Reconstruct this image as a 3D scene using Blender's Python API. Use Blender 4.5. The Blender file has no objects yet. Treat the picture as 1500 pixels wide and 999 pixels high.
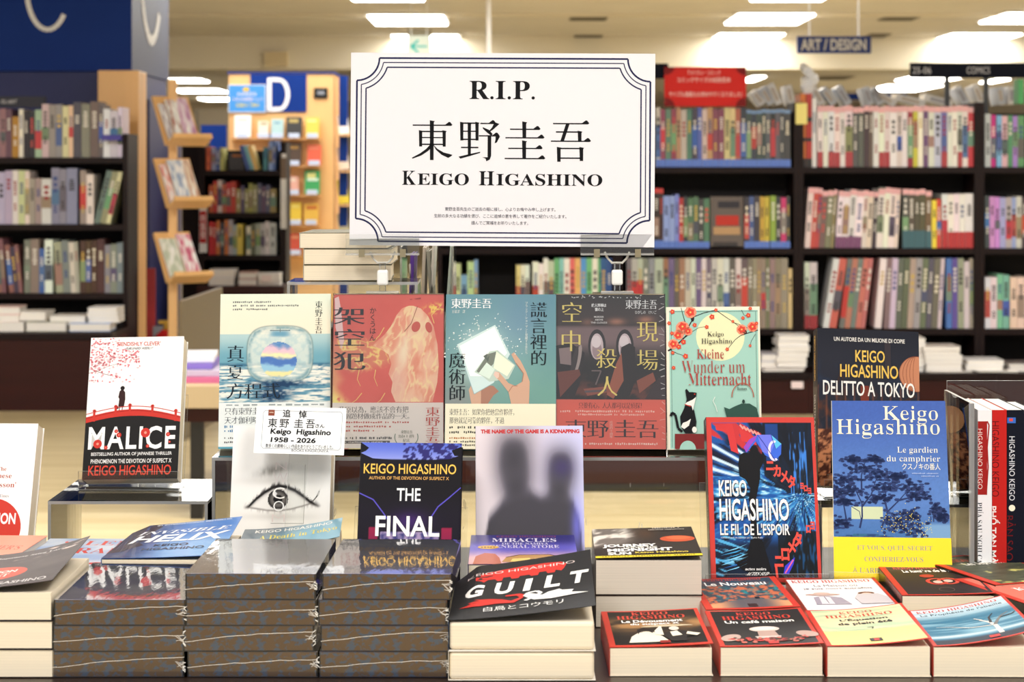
import bpy, math, random
import numpy as np
from mathutils import Matrix, Vector
from mathutils.geometry import tessellate_polygon

SC = bpy.context.scene
COL = SC.collection
random.seed(7)
RNG = np.random.default_rng(7)

# ------------------------------------------------------------------ camera, world, lights, exposure
F, HZ, EYE = 3000.0, 250.0, 1.23          # focal length in pixels, horizon row, eye height in metres
cam_d = bpy.data.cameras.new('camera')
cam = bpy.data.objects.new('camera', cam_d); COL.objects.link(cam)
cam.location = (0, 0, EYE); cam.rotation_euler = (math.pi/2, 0, 0)
cam_d.sensor_width = 36.0; cam_d.lens = 36.0*F/1500.0
cam_d.shift_y = -(499.5-HZ)/1500.0
cam_d.clip_start = 0.05; cam_d.clip_end = 200
cam_d.dof.use_dof = True; cam_d.dof.focus_distance = 2.62; cam_d.dof.aperture_fstop = 11.0
SC.camera = cam

world = bpy.data.worlds.new('world'); SC.world = world; world.use_nodes = True
world.node_tree.nodes['Background'].inputs[0].default_value = (0.99, 0.985, 1.0, 1)
world.node_tree.nodes['Background'].inputs[1].default_value = 0.50

def area(name, loc, size, power, rot=(0, 0, 0), col=(1.0, 0.978, 0.945)):
    d = bpy.data.lights.new(name, 'AREA'); d.shape = 'RECTANGLE'
    d.size, d.size_y = size; d.energy = power; d.color = col
    o = bpy.data.objects.new(name, d); COL.objects.link(o); o.location = loc; o.rotation_euler = rot
    return o
# ceiling fluorescents over the display table (outside the frame), then over the shelving aisles; the last one is an added fill
area('ceiling_or_fill_lamp', (-0.9, 0.7, 2.70), (0.6, 1.6), 50)
area('ceiling_or_fill_lamp', (0.9, 0.7, 2.70), (0.6, 1.6), 50)
area('ceiling_or_fill_lamp', (0.0, 3.2, 2.70), (1.6, 0.5), 16)
area('ceiling_or_fill_lamp', (-3.2, 6.4, 2.70), (2.6, 1.0), 165)
area('ceiling_or_fill_lamp', (0.6, 6.2, 2.70), (2.6, 1.0), 115)
area('ceiling_or_fill_lamp', (3.6, 7.0, 2.70), (2.6, 1.0), 140)
area('ceiling_or_fill_lamp', (-2.6, 13.3, 2.70), (2.0, 0.8), 40)
area('ceiling_or_fill_lamp', (2.0, 15.0, 2.70), (9.0, 2.0), 330)  # wide unseen fill, added so that floor bounce brightens the far ceiling
SC.view_settings.view_transform = 'Standard'; SC.view_settings.look = 'None'
SC.view_settings.exposure = 0.2; SC.view_settings.gamma = 1.0
SC.view_settings.use_curve_mapping = False
SC.cycles.max_bounces = 9; SC.cycles.transparent_max_bounces = 24; SC.cycles.glossy_bounces = 4
SC.cycles.use_denoising = True; SC.cycles.sample_clamp_indirect = 6.0

# ------------------------------------------------------------------ helpers
def P(px, py, D):
    """where the line of sight through a photo pixel meets the depth D"""
    return Vector(((px-750.0)/F*D, D, EYE-(py-HZ)/F*D))
def s2l(c):
    c = np.asarray(c, float)/255.0
    return np.where(c <= 0.04045, c/12.92, ((c+0.055)/1.055)**2.4)
def lin(c): return tuple(float(x) for x in s2l(c))

MATS = {}
def mat(name, col, rough=0.6, noise=0.0, scale=20.0, stretch=(1, 1, 1), metal=0.0, spec=0.5, col2=None, bump=0.0, coat=0.0):
    if name in MATS: return MATS[name]
    m = bpy.data.materials.new(name); m.use_nodes = True; nt = m.node_tree; N = nt.nodes; L = nt.links
    b = N['Principled BSDF']; b.inputs['Roughness'].default_value = rough
    b.inputs['Metallic'].default_value = metal; b.inputs['Specular IOR Level'].default_value = spec
    b.inputs['Coat Weight'].default_value = coat; b.inputs['Coat Roughness'].default_value = 0.08
    c = lin(col)
    if noise > 0 or col2 is not None:
        tc = N.new('ShaderNodeTexCoord'); mp = N.new('ShaderNodeMapping'); mp.inputs['Scale'].default_value = stretch
        nz = N.new('ShaderNodeTexNoise'); nz.inputs['Scale'].default_value = scale; nz.inputs['Detail'].default_value = 4
        rp = N.new('ShaderNodeValToRGB')
        c2 = lin(col2) if col2 is not None else tuple(x*(1-noise) for x in c)
        rp.color_ramp.elements[0].position = 0.35; rp.color_ramp.elements[1].position = 0.65
        rp.color_ramp.elements[0].color = (*c2, 1); rp.color_ramp.elements[1].color = (*c, 1)
        L.new(tc.outputs['Object'], mp.inputs[0]); L.new(mp.outputs[0], nz.inputs['Vector'])
        L.new(nz.outputs['Fac'], rp.inputs[0]); L.new(rp.outputs[0], b.inputs['Base Color'])
        if bump > 0:
            bm = N.new('ShaderNodeBump'); bm.inputs['Strength'].default_value = bump; bm.inputs['Distance'].default_value = 0.001
            L.new(nz.outputs['Fac'], bm.inputs['Height']); L.new(bm.outputs[0], b.inputs['Normal'])
    else:
        b.inputs['Base Color'].default_value = (*c, 1)
    MATS[name] = m; return m
def attr_mat(name, rough=0.45, coat=0.0, spec=0.5):
    m = bpy.data.materials.new(name); m.use_nodes = True; N = m.node_tree.nodes
    b = N['Principled BSDF']; a = N.new('ShaderNodeVertexColor'); a.layer_name = 'Col'
    m.node_tree.links.new(a.outputs[0], b.inputs['Base Color'])
    b.inputs['Roughness'].default_value = rough; b.inputs['Specular IOR Level'].default_value = spec
    b.inputs['Coat Weight'].default_value = coat; b.inputs['Coat Roughness'].default_value = 0.06
    MATS[name] = m; return m
PRINT = attr_mat('printed_card', 0.5, 0.0, 0.16)
GLOSS = attr_mat('printed_gloss', 0.3, 0.25, 0.25)
SPINE = attr_mat('printed_spines', 0.5, 0.1)
def emit(name, col, s):
    m = bpy.data.materials.new(name); m.use_nodes = True; N = m.node_tree.nodes; N.clear()
    e = N.new('ShaderNodeEmission'); e.inputs[0].default_value = (*lin(col), 1); e.inputs[1].default_value = s
    o = N.new('ShaderNodeOutputMaterial'); m.node_tree.links.new(e.outputs[0], o.inputs[0]); MATS[name] = m; return m
def clear(name, tint, gl=1.0, rough=0.03, ior=1.45, frost=0.0, bump=0.0, bscale=30, scratch=False):
    """thin clear plastic: transparent, with a fresnel reflection"""
    m = bpy.data.materials.new(name); m.use_nodes = True; N = m.node_tree.nodes; L = m.node_tree.links; N.clear()
    o = N.new('ShaderNodeOutputMaterial'); mx = N.new('ShaderNodeMixShader')
    t = N.new('ShaderNodeBsdfTransparent'); t.inputs[0].default_value = (*tint, 1)
    g = N.new('ShaderNodeBsdfGlossy'); g.inputs['Roughness'].default_value = rough
    fr = N.new('ShaderNodeFresnel'); fr.inputs[0].default_value = ior
    mu = N.new('ShaderNodeMath'); mu.operation = 'MULTIPLY'; mu.inputs[1].default_value = gl; mu.use_clamp = True
    L.new(fr.outputs[0], mu.inputs[0]); L.new(mu.outputs[0], mx.inputs[0]); L.new(t.outputs[0], mx.inputs[1]); L.new(g.outputs[0], mx.inputs[2])
    last = mx
    if frost > 0:
        d = N.new('ShaderNodeBsdfDiffuse'); d.inputs[0].default_value = (0.9, 0.9, 0.88, 1)
        m2 = N.new('ShaderNodeMixShader'); m2.inputs[0].default_value = frost
        L.new(mx.outputs[0], m2.inputs[1]); L.new(d.outputs[0], m2.inputs[2]); last = m2
    if scratch:
        tc = N.new('ShaderNodeTexCoord'); mp = N.new('ShaderNodeMapping'); mp.inputs['Scale'].default_value = (60, 60, 14); mp.inputs['Rotation'].default_value = (0.3, 0.5, 0.2)
        nz = N.new('ShaderNodeTexNoise'); nz.inputs['Scale'].default_value = 1.4; nz.inputs['Detail'].default_value = 2
        th = N.new('ShaderNodeMath'); th.operation = 'GREATER_THAN'; th.inputs[1].default_value = 0.725
        L.new(tc.outputs['Object'], mp.inputs[0]); L.new(mp.outputs[0], nz.inputs['Vector']); L.new(nz.outputs['Fac'], th.inputs[0])
        ml = N.new('ShaderNodeMath'); ml.operation = 'MULTIPLY'; ml.inputs[1].default_value = 0.35; L.new(th.outputs[0], ml.inputs[0])
        d = N.new('ShaderNodeBsdfDiffuse'); d.inputs[0].default_value = (0.8, 0.78, 0.72, 1)
        m2 = N.new('ShaderNodeMixShader'); L.new(ml.outputs[0], m2.inputs[0]); L.new(last.outputs[0], m2.inputs[1]); L.new(d.outputs[0], m2.inputs[2]); last = m2
    if bump > 0:
        nz = N.new('ShaderNodeTexNoise'); nz.inputs['Scale'].default_value = bscale; nz.inputs['Detail'].default_value = 3
        tc = N.new('ShaderNodeTexCoord'); mp = N.new('ShaderNodeMapping'); mp.inputs['Scale'].default_value = (2.2, 1, 0.7); mp.inputs['Rotation'].default_value = (0, 0.6, 0.5)
        L.new(tc.outputs['Object'], mp.inputs[0]); L.new(mp.outputs[0], nz.inputs['Vector'])
        bm = N.new('ShaderNodeBump'); bm.inputs['Strength'].default_value = bump; bm.inputs['Distance'].default_value = 0.002
        L.new(nz.outputs['Fac'], bm.inputs['Height']); L.new(bm.outputs[0], g.inputs['Normal'])
    L.new(last.outputs[0], o.inputs[0]); MATS[name] = m; return m
ACRYL = clear('clear_acrylic', (0.965, 0.97, 0.96), 1.0)
ACRYLS = clear('scratched_acrylic', (0.96, 0.965, 0.95), 1.0, scratch=True)
EDGE = clear('acrylic_cut_edge', (0.95, 0.96, 0.94), 1.2, 0.1, frost=0.3)  # white frost puts the bright edge highlight into the colour
FILM = clear('shrink_film', (0.995, 0.995, 0.995), 2.4, 0.035, 1.5, bump=0.06, bscale=55)

class MB:
    """collects polygons with a colour each; build() links them as one mesh object"""
    def __init__(s): s.v = []; s.f = []; s.c = []; s.m = []
    def add(s, vs, fs, col=(200, 200, 200), mi=0, M=None):
        n = len(s.v)
        s.v += [tuple(M @ Vector(p)) if M is not None else tuple(p) for p in vs]
        for f in fs: s.f.append(tuple(i+n for i in f)); s.c.append(col); s.m.append(mi)
        return s
    def box(s, x0, x1, y0, y1, z0, z1, col=(200, 200, 200), mi=0, M=None, mis=None):
        vs = [(x0, y0, z0), (x1, y0, z0), (x1, y1, z0), (x0, y1, z0), (x0, y0, z1), (x1, y0, z1), (x1, y1, z1), (x0, y1, z1)]
        fs = [(0, 3, 2, 1), (4, 5, 6, 7), (0, 1, 5, 4), (1, 2, 6, 5), (2, 3, 7, 6), (3, 0, 4, 7)]   # bottom top front right back left
        s.add(vs, fs, col, mi, M)
        if mis: s.m[-6:] = mis
        return s
    def prism(s, pts, y0, y1, col=(200, 200, 200), mi=0, M=None):
        """outline in the XZ plane extruded along Y"""
        n = len(pts); vs = [(x, y0, z) for x, z in pts]+[(x, y1, z) for x, z in pts]
        fs = [tuple(range(n)), tuple(range(2*n-1, n-1, -1))]+[(i, i+n, (i+1) % n+n, (i+1) % n) for i in range(n)]
        return s.add(vs, fs, col, mi, M)
    def cyl(s, p0, p1, r0, r1=None, n=10, col=(200, 200, 200), mi=0):
        r1 = r0 if r1 is None else r1
        p0, p1 = Vector(p0), Vector(p1); d = (p1-p0).normalized(); a = d.orthogonal().normalized(); b = d.cross(a)
        vs = [p0+(a*math.cos(t)+b*math.sin(t))*r0 for t in [2*math.pi*i/n for i in range(n)]]
        vs += [p1+(a*math.cos(t)+b*math.sin(t))*r1 for t in [2*math.pi*i/n for i in range(n)]]
        fs = [tuple(range(n-1, -1, -1)), tuple(range(n, 2*n))]+[(i, (i+1) % n, (i+1) % n+n, i+n) for i in range(n)]
        return s.add(vs, fs, col, mi)
    def tube(s, pts, r, n=6, col=(200, 200, 200), mi=0):
        for a, b in zip(pts, pts[1:]): s.cyl(a, b, r, n=n, col=col, mi=mi)
        return s
    def build(s, name, mats, parent=None):
        me = bpy.data.meshes.new(name); me.from_pydata(s.v, [], s.f)
        mats = mats if isinstance(mats, (list, tuple)) else [mats]
        for m in mats: me.materials.append(m)
        me.polygons.foreach_set('material_index', s.m)
        a = me.color_attributes.new('Col', 'FLOAT_COLOR', 'CORNER')
        cs = {}
        buf = []
        for f, c in zip(s.f, s.c):
            if c not in cs: cs[c] = (*lin(c), 1.0)
            buf += cs[c]*len(f)
        a.data.foreach_set('color', buf); me.update()
        o = bpy.data.objects.new(name, me); COL.objects.link(o)
        if parent is not None: o.parent = parent
        return o
def tag(o, label, cat, group=None):
    o['label'] = label; o['category'] = cat
    if group: o['group'] = group
    return o
def thing(name, label, cat, M=None, group=None):
    o = bpy.data.objects.new(name, None); COL.objects.link(o); o.empty_display_size = 0.05
    if M is not None: o.matrix_basis = M if isinstance(M, Matrix) else Matrix.Translation(M)
    return tag(o, label, cat, group)
def struct(o): o['kind'] = 'structure'; return o
def bevel(o, w, seg=2):
    m = o.modifiers.new('b', 'BEVEL'); m.width = w; m.segments = seg; m.limit_method = 'ANGLE'; return o
def pose(loc, yaw=0, lean=0, roll=0):
    r = math.radians
    return Matrix.Translation(loc) @ Matrix.Rotation(r(yaw), 4, 'Z') @ Matrix.Rotation(-r(lean), 4, 'X') @ Matrix.Rotation(r(roll), 4, 'Y')

# ------------------------------------------------------------------ lettering
BOLD = {}
for i in range(26):
    BOLD[chr(65+i)] = chr(0x1D400+i); BOLD[chr(97+i)] = chr(0x1D41A+i)
for i in range(10): BOLD[chr(48+i)] = chr(0x1D7CE+i)
GC = {}
def glyphs(s, style='sans', bold=0.0, sp=1.0):
    """flat mesh of a line of text: (verts Nx2, tris); serif uses the bold serif alphabet, mincho thins the horizontal strokes"""
    key = (s, style, bold, sp)
    if key in GC: return GC[key]
    body = ''.join(BOLD.get(ch, ch) for ch in s) if style in ('serif', 'slab') else s
    def run(off):
        c = bpy.data.curves.new('t', 'FONT'); c.body = body; c.resolution_u = 3; c.offset = off; c.space_character = sp; c.fill_mode = 'FRONT'
        o = bpy.data.objects.new('t', c); m = o.to_mesh()
        v = np.array([p.co[:2] for p in m.vertices]).reshape(-1, 2); f = [tuple(p.vertices) for p in m.polygons]
        o.to_mesh_clear(); bpy.data.objects.remove(o); bpy.data.curves.remove(c)
        return v, f
    v, f = run(bold)
    if style in ('mincho', 'slab'):
        # outline normals from the boundary edges: thin the horizontal strokes, thicken the vertical ones
        cnt = {}
        for t_ in f:
            for a, b in zip(t_, t_[1:]+t_[:1]): cnt[(a, b)] = 1
        nrm = np.zeros_like(v); k = np.zeros(len(v))
        for a, b in cnt:
            if (b, a) in cnt: continue
            d = v[b]-v[a]; l = math.hypot(*d)
            if l < 1e-7: continue
            n_ = np.array([d[1], -d[0]])/l
            for q in (a, b):
                nrm[q] += np.sign(n_)*(np.abs(n_) > (0.35 if style == 'mincho' else 0.8)); k[q] += 1
        nrm = np.clip(nrm, -1, 1)
        v = v+nrm*np.array([0.007, -0.019] if style == 'mincho' else [-0.02, 0.0])
    GC[key] = (v, f); return GC[key]

def vnoise(x, y, seed=0):
    g = np.random.default_rng(seed).random((64, 64))
    xi, yi = np.floor(x).astype(int), np.floor(y).astype(int); fx, fy = x-xi, y-yi
    fx = fx*fx*(3-2*fx); fy = fy*fy*(3-2*fy)
    G = lambda a, b: g[a % 64, b % 64]
    return (G(xi, yi)*(1-fx)+G(xi+1, yi)*fx)*(1-fy)+(G(xi, yi+1)*(1-fx)+G(xi+1, yi+1)*fx)*fy
def fbm(x, y, seed=0, o=3):
    r = 0; a = 0.5; t = 0
    for k in range(o): r = r+a*vnoise(x*2**k, y*2**k, seed+k); t += a; a *= 0.5
    return r/t
def sst(a, b, x): t = np.clip((x-a)/(b-a), 0, 1); return t*t*(3-2*t)
def mixc(c0, c1, t): t = np.asarray(t)[..., None]; return np.asarray(c0, float)*(1-t)+np.asarray(c1, float)*t

class Art:
    """flat print: painted grid + shapes + lettering, laid as micro-thin ink on a sheet of w x h metres.
    canvas = (x0, y0, x1, y1) drawing units, y downwards."""
    def __init__(s, w, h, canvas, lift=None, off=0.0):
        s.w, s.h, s.cv, s.lift, s.z = w, h, canvas, lift, off
        s.V = []; s.Fc = []; s.C = []; s.n = 0; s.step = 0.00004 if lift is None else 0.00008
    def push(s, P2, faces, cols, up=True):
        """P2: Nx2 canvas coords"""
        if up: s.z += s.step
        x0, y0, x1, y1 = s.cv
        u = np.clip((P2[:, 0]-x0)/(x1-x0), 0, 1); v = np.clip((P2[:, 1]-y0)/(y1-y0), 0, 1)
        L = s.lift(u, v) if s.lift else np.zeros(len(u))
        if s.lift is not None and len(P2) > 2 and len(faces) < 3000:      # bent sheets: split long triangles so that ink follows the bend
            uv = [(float(a), float(b)) for a, b in zip(u, v)]; fs = [tuple(f) for f in faces]; cc = [tuple(c) for c in (np.tile(np.asarray(cols, float), (len(u), 1)) if np.asarray(cols).ndim == 1 else cols)]
            for _ in range(4):
                out = []; mid = {}; hit = False
                def m_(a, b):
                    k_ = (min(a, b), max(a, b))
                    if k_ not in mid:
                        mid[k_] = len(uv); uv.append(((uv[a][0]+uv[b][0])/2, (uv[a][1]+uv[b][1])/2)); cc.append(tuple((p+q)/2 for p, q in zip(cc[a], cc[b])))
                    return mid[k_]
                for f in fs:
                    tri = [f] if len(f) == 3 else [(f[0], f[i], f[i+1]) for i in range(1, len(f)-1)]
                    for a, b, c_ in tri:
                        L3 = [(abs(uv[p][0]-uv[q][0])*s.w, p, q, r_) for p, q, r_ in ((a, b, c_), (b, c_, a), (c_, a, b))]
                        L_, p, q, r_ = max(L3)
                        if L_ > 0.005: m = m_(p, q); out += [(p, m, r_), (m, q, r_)]; hit = True
                        else: out.append((a, b, c_))
                fs = out
                if not hit: break
            u = np.array([p[0] for p in uv]); v = np.array([p[1] for p in uv]); faces = fs; cols = np.array(cc); L = s.lift(u, v)
        s.V.append(np.stack([(u-0.5)*s.w, -(L+s.z), (1-v)*s.h], 1))
        for f in faces: s.Fc.append(tuple(i+s.n for i in f))
        c = np.asarray(cols, float)
        if c.ndim == 1: c = np.tile(c, (len(u), 1))
        s.C.append(s2l(np.clip(c, 0, 255))); s.n += len(u)
    def paint(s, fn, nx=60, ny=84, box=None, up=True):
        x0, y0, x1, y1 = box or s.cv
        X, Y = np.meshgrid(np.linspace(x0, x1, nx+1), np.linspace(y0, y1, ny+1)); X, Y = X.ravel(), Y.ravel()
        fs = [(a, a+1, a+nx+2, a+nx+1) for j in range(ny) for a in range(j*(nx+1), j*(nx+1)+nx)]
        fs = [f[::-1] for f in fs]
        c = fn(X, Y); c = np.asarray(c, float)
        s.push(np.stack([X, Y], 1), fs, c, up); return s
    def fill(s, col, box=None, up=True, n=8):
        return s.paint(lambda X, Y: np.tile(np.array(col, float), (len(X), 1)), n, n, box, up)
    def poly(s, pts, col, up=True):
        t = tessellate_polygon([[Vector((p[0], p[1], 0)) for p in pts]])
        P2 = np.array(pts, float); fs = []
        for a, b, c in t:
            A, B, Cc = P2[a], P2[b], P2[c]
            cr = (B[0]-A[0])*(Cc[1]-A[1])-(B[1]-A[1])*(Cc[0]-A[0])
            fs.append((a, b, c) if cr < 0 else (a, c, b))
        s.push(P2, fs, col, up); return s
    def rect(s, x0, y0, x1, y1, col, up=True): return s.poly([(x0, y0), (x1, y0), (x1, y1), (x0, y1)], col, up)
    def ell(s, cx, cy, rx, ry, col, rot=0, up=True, n=20, a0=0, a1=360):
        r = math.radians(rot); p = []
        for i in range(n):
            t = math.radians(a0+(a1-a0)*i/(n if a1-a0 == 360 else n-1)); x, y = rx*math.cos(t), ry*math.sin(t)
            p.append((cx+x*math.cos(r)-y*math.sin(r), cy+x*math.sin(r)+y*math.cos(r)))
        return s.poly(p, col, up)
    def line(s, pts, wd, col, up=True, w1=None):
        if up: s.z += s.step
        w1 = wd if w1 is None else w1; N = len(pts)-1
        P2 = []; fs = []
        for k, (a, b) in enumerate(zip(pts, pts[1:])):
            a, b = np.array(a, float), np.array(b, float); d = b-a; l = math.hypot(*d) or 1; nrm = np.array([-d[1], d[0]])/l
            wa, wb = wd+(w1-wd)*k/N, wd+(w1-wd)*(k+1)/N; n = len(P2)
            P2 += [a+nrm*wa/2, b+nrm*wb/2, b-nrm*wb/2, a-nrm*wa/2]; fs.append((n, n+1, n+2, n+3))
        s.push(np.array(P2), fs, col, False); return s
    def ring(s, cx, cy, rx, ry, wd, col, n=28, a0=0, a1=360):
        return s.line([(cx+rx*math.cos(math.radians(a0+(a1-a0)*i/n)), cy+ry*math.sin(math.radians(a0+(a1-a0)*i/n))) for i in range(n+1)], wd, col)
    def text(s, t, x0, y0, x1, y1, col, style='sans', bold=0.0, up=True, slant=0.0, sp=1.0):
        """fit the line's bounding box to the given box"""
        v, f = glyphs(t, style, bold, sp)
        if len(v) == 0: return s
        mn, mx = v.min(0), v.max(0); d = np.maximum(mx-mn, 1e-6)
        q = (v-mn)/d
        P2 = np.stack([x0+q[:, 0]*(x1-x0)+slant*q[:, 1]*(y1-y0), y1-q[:, 1]*(y1-y0)], 1)
        s.push(P2, f, col, up); return s
    def cell(s, ch, cx, cy, sw, sh, col, style='mincho', bold=0.0, up=False):
        """one full-width character centred in its em box"""
        v, f = glyphs(ch, style, bold)
        P2 = np.stack([cx+(v[:, 0]-0.5)*sw, cy-(v[:, 1]-0.38)*sh], 1)
        s.push(P2, f, col, up); return s
    def column(s, t, x0, y0, x1, y1, col, style='mincho', bold=0.0):
        s.z += s.step; n = len(t); h = (y1-y0)/n
        for i, ch in enumerate(t): s.cell(ch, (x0+x1)/2, y0+h*(i+0.5), (x1-x0)*1.06, h*1.04, col, style, bold)
        return s
    def row(s, t, x0, y0, x1, y1, col, style='mincho', bold=0.0):
        s.z += s.step; n = len(t); w = (x1-x0)/n
        for i, ch in enumerate(t): s.cell(ch, x0+w*(i+0.5), (y0+y1)/2, w*1.04, (y1-y0)*1.06, col, style, bold)
        return s
    def marks(s, x0, y0, x1, y1, n, col, seed=0):
        """fine print too small to read: a run of tiny strokes"""
        r = random.Random(seed); s.z += s.step; w = (x1-x0)/n
        for i in range(n):
            if r.random() < 0.12: continue
            a = x0+i*w
            s.rect(a+w*0.1, y0+(y1-y0)*r.uniform(0, 0.3), a+w*r.uniform(0.55, 0.9), y1-(y1-y0)*r.uniform(0, 0.25), col, up=False)
        return s
    def build(s, name, parent, m=None):
        V = np.concatenate(s.V); C = np.concatenate(s.C)
        me = bpy.data.meshes.new(name); me.from_pydata(V.tolist(), [], s.Fc); me.materials.append(m or PRINT)
        a = me.color_attributes.new('Col', 'FLOAT_COLOR', 'POINT')
        a.data.foreach_set('color', np.concatenate([C, np.ones((len(C), 1))], 1).ravel()); me.update()
        o = bpy.data.objects.new(name, me); COL.objects.link(o); o.parent = parent; return o

# ------------------------------------------------------------------ shared materials
PAGES = mat('page_edges_cream', (243, 229, 203), 0.8, 0.10, 1.0, (3, 900, 3))
PAGESW = mat('page_edges_white', (240, 238, 232), 0.8, 0.08, 1.0, (3, 900, 3))
PAGESG = mat('page_edges_grey', (222, 212, 196), 0.8, 0.10, 1.0, (3, 900, 3))
SPRAY = mat('sprayed_page_edges', (146, 166, 196), 0.6, 0.1, 120.0, (1, 1.3, 1), col2=(182, 150, 118), spec=0.2)
for _e, _p in zip([n for n in SPRAY.node_tree.nodes if n.type == 'VALTORGB'][0].color_ramp.elements, (0.5, 0.58)): _e.position = _p
BEECH = mat('beech', (244, 194, 130), 0.45, 0.10, 6.0, (1, 1, 0.12))
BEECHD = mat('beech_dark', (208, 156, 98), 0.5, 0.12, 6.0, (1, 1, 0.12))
WENGE = mat('dark_brown_wood', (27, 10, 9), 0.5, 0.25, 5.0, (0.3, 1, 3), spec=0.2)
WENGER = mat('red_brown_wood', (52, 16, 12), 0.4, 0.25, 5.0, (0.2, 1, 3), spec=0.25)
NAVY = mat('navy_panel', (16, 52, 132), 0.55, 0.05, 4.0, spec=0.15)
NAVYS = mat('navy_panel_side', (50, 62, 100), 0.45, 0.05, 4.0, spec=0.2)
WHITE = mat('white_board', (240, 240, 238), 0.6)
BLACKM = mat('black_plastic', (18, 18, 20), 0.4)
SHADOWB = mat('shelf_back', (16, 9, 9), 0.8)
# sprayed edges: blotches show only in a centre band of the long edge

# ------------------------------------------------------------------ the setting
mb = MB(); mb.box(-14, 14, -3, 46, -0.1, 0)
fl = mat('pale_wood_floor', (194, 178, 140), 0.5, 0.0, 1.2, (0.35, 9, 1), col2=(176, 158, 118))
floor = struct(mb.build('floor', fl))
CEIL = mat('ceiling_board', (228, 222, 212), 0.8, 0.05, 2.0)
CEILB = mat('ceiling_beam_paint', (236, 228, 208), 0.8, 0.03, 2.0)
CZ = 2.78
struct(MB().box(-14, 14, 0.0, 46, CZ, CZ+0.1).build('ceiling', CEIL))
struct(MB().box(-14, 14, 23.6, 24.2, 2.40, CZ-0.001).build('trim_1', CEILB))
struct(MB().box(-14, 14, 46, 46.2, -0.1, CZ+0.1).build('wall_back', mat('far_wall', (186, 172, 146), 0.8, 0.04, 1.0)))
struct(MB().box(-14, 14, 20.2, 20.26, CZ-0.03, CZ-0.001).build('trim_2', CEILB))
TUBE = emit('fluorescent_diffuser', (255, 250, 240), 15.0)
FIX = mat('lamp_housing', (236, 234, 228), 0.5)
def ceil_light(x0, x1, y0, y1, label):
    """px corners on the ceiling plane: near edge y0 (higher in frame), far edge y1"""
    z = CZ-0.03; D0 = F*(z-EYE)/(HZ-y0); D1 = F*(z-EYE)/(HZ-y1); Dm = (D0+D1)/2
    X0, X1 = (x0-750)/F*Dm, (x1-750)/F*Dm
    t = thing('ceiling_light', label, 'ceiling light', (0.5*(X0+X1), Dm, CZ), 'fluorescent panels in the shop ceiling')
    w, d = (X1-X0)/2, (D1-D0)/2
    MB().box(-w-0.03, w+0.03, -d-0.03, d+0.03, -0.025, -0.001).build('housing', FIX, t)
    MB().box(-w, w, -d, d, -0.04, -0.0255).build('diffuser', TUBE, t)
for a in [(545, 652, 23, 36, 'bright ceiling light above the left half of the memorial sign'),
          (1072, 1180, 21, 35, 'bright ceiling light nearest, left of the ART / DESIGN sign'),
          (1455, 1560, 20, 33, 'bright ceiling light in the top right corner'),
          (515, 620, -6, 0.5, 'ceiling light cut by the top edge, left of centre'),
          (1105, 1210, -8, 0.5, 'ceiling light cut by the top edge, right of centre'),
          (578, 672, 52, 61, 'ceiling light behind the green exit sign'),
          (1048, 1140, 50, 59, 'second ceiling light, before the beam left of the ART / DESIGN sign'),
          (1381, 1480, 50, 59, 'ceiling light before the beam above the COMICS sign'),
          (252, 300, 116, 120, 'small far ceiling light beside the navy column, highest of three'),
          (257, 326, 131, 135, 'long far ceiling light left of the blue poster, middle of three'),
          (296, 350, 144, 147, 'far ceiling light left of the blue poster, lowest of three'),
          (1094, 1112, 112, 119, 'tiny far ceiling light right of the red poster'),
          (1326, 1404, 111, 118, 'far ceiling light just left under the COMICS sign'),
          (1282, 1361, 125, 133, 'far ceiling light right above the far navy board'),
          (1448, 1466, 116, 121, 'tiny far ceiling light under the right end of the COMICS sign')]:
    ceil_light(*a)
def hang(name, label, cat, x0, x1, y0, y1, D, m, art=None, th=0.03, rods=(), group=None):
    a, b = P(x0, y0, D), P(x1, y1, D); w, h = b.x-a.x, a.z-b.z
    t = thing(name, label, cat, ((a.x+b.x)/2, D, b.z), group)
    bd = MB().box(-w/2, w/2, 0.0, th, 0, h).build('board', m, t)
    if art:
        A = Art(w, h, (x0, y0, x1, y1), off=0.0006); A.step = 0.0006; art(A); A.build('lettering', bd)
    for rx in rods:
        X = (rx-750)/F*D-(a.x+b.x)/2
        MB().cyl((X, th/2, h), (X, th/2, CZ-b.z), 0.006, n=6).build('hanging_rod', WHITE, t)
    return t
WH = (250, 250, 250)
hang('section_sign', 'navy blue ART / DESIGN sign hanging over the comics shelves', 'sign', 1168, 1276, 53, 78, 14, mat('blue_sign', (28, 58, 140), 0.4),
     lambda A: A.text('ART / DESIGN', 1173, 57, 1269, 74, WH, bold=0.03), rods=(1186, 1258))
def art_comics(A):
    A.text('25-06', 1337, 98, 1364, 108, (190, 190, 196)); A.text('COMICS', 1416, 98, 1450, 108, (190, 190, 196))
t = hang('section_sign', 'long black COMICS sign on two posts above the right shelves', 'sign', 1334, 1520, 92, 114, 10.8, mat('black_sign', (10, 14, 28), 0.6, spec=0.1), art_comics)
for x in (1388, 1445):
    X = (x-750)/F*10.8-t.location.x
    MB().box(X-0.012, X+0.012, 0.004, 0.026, -0.22, 0).build('post', BLACKM, t)
hang('shelf_sign', 'small black shelf sign beside the right edge of the memorial sign', 'sign', 900, 979, 93, 115, 10.72, MATS['black_sign'])
MB().box(-0.01, 0.01, 0.004, 0.024, -0.17, 0).build('post', BLACKM, bpy.data.objects['shelf_sign'])
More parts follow.
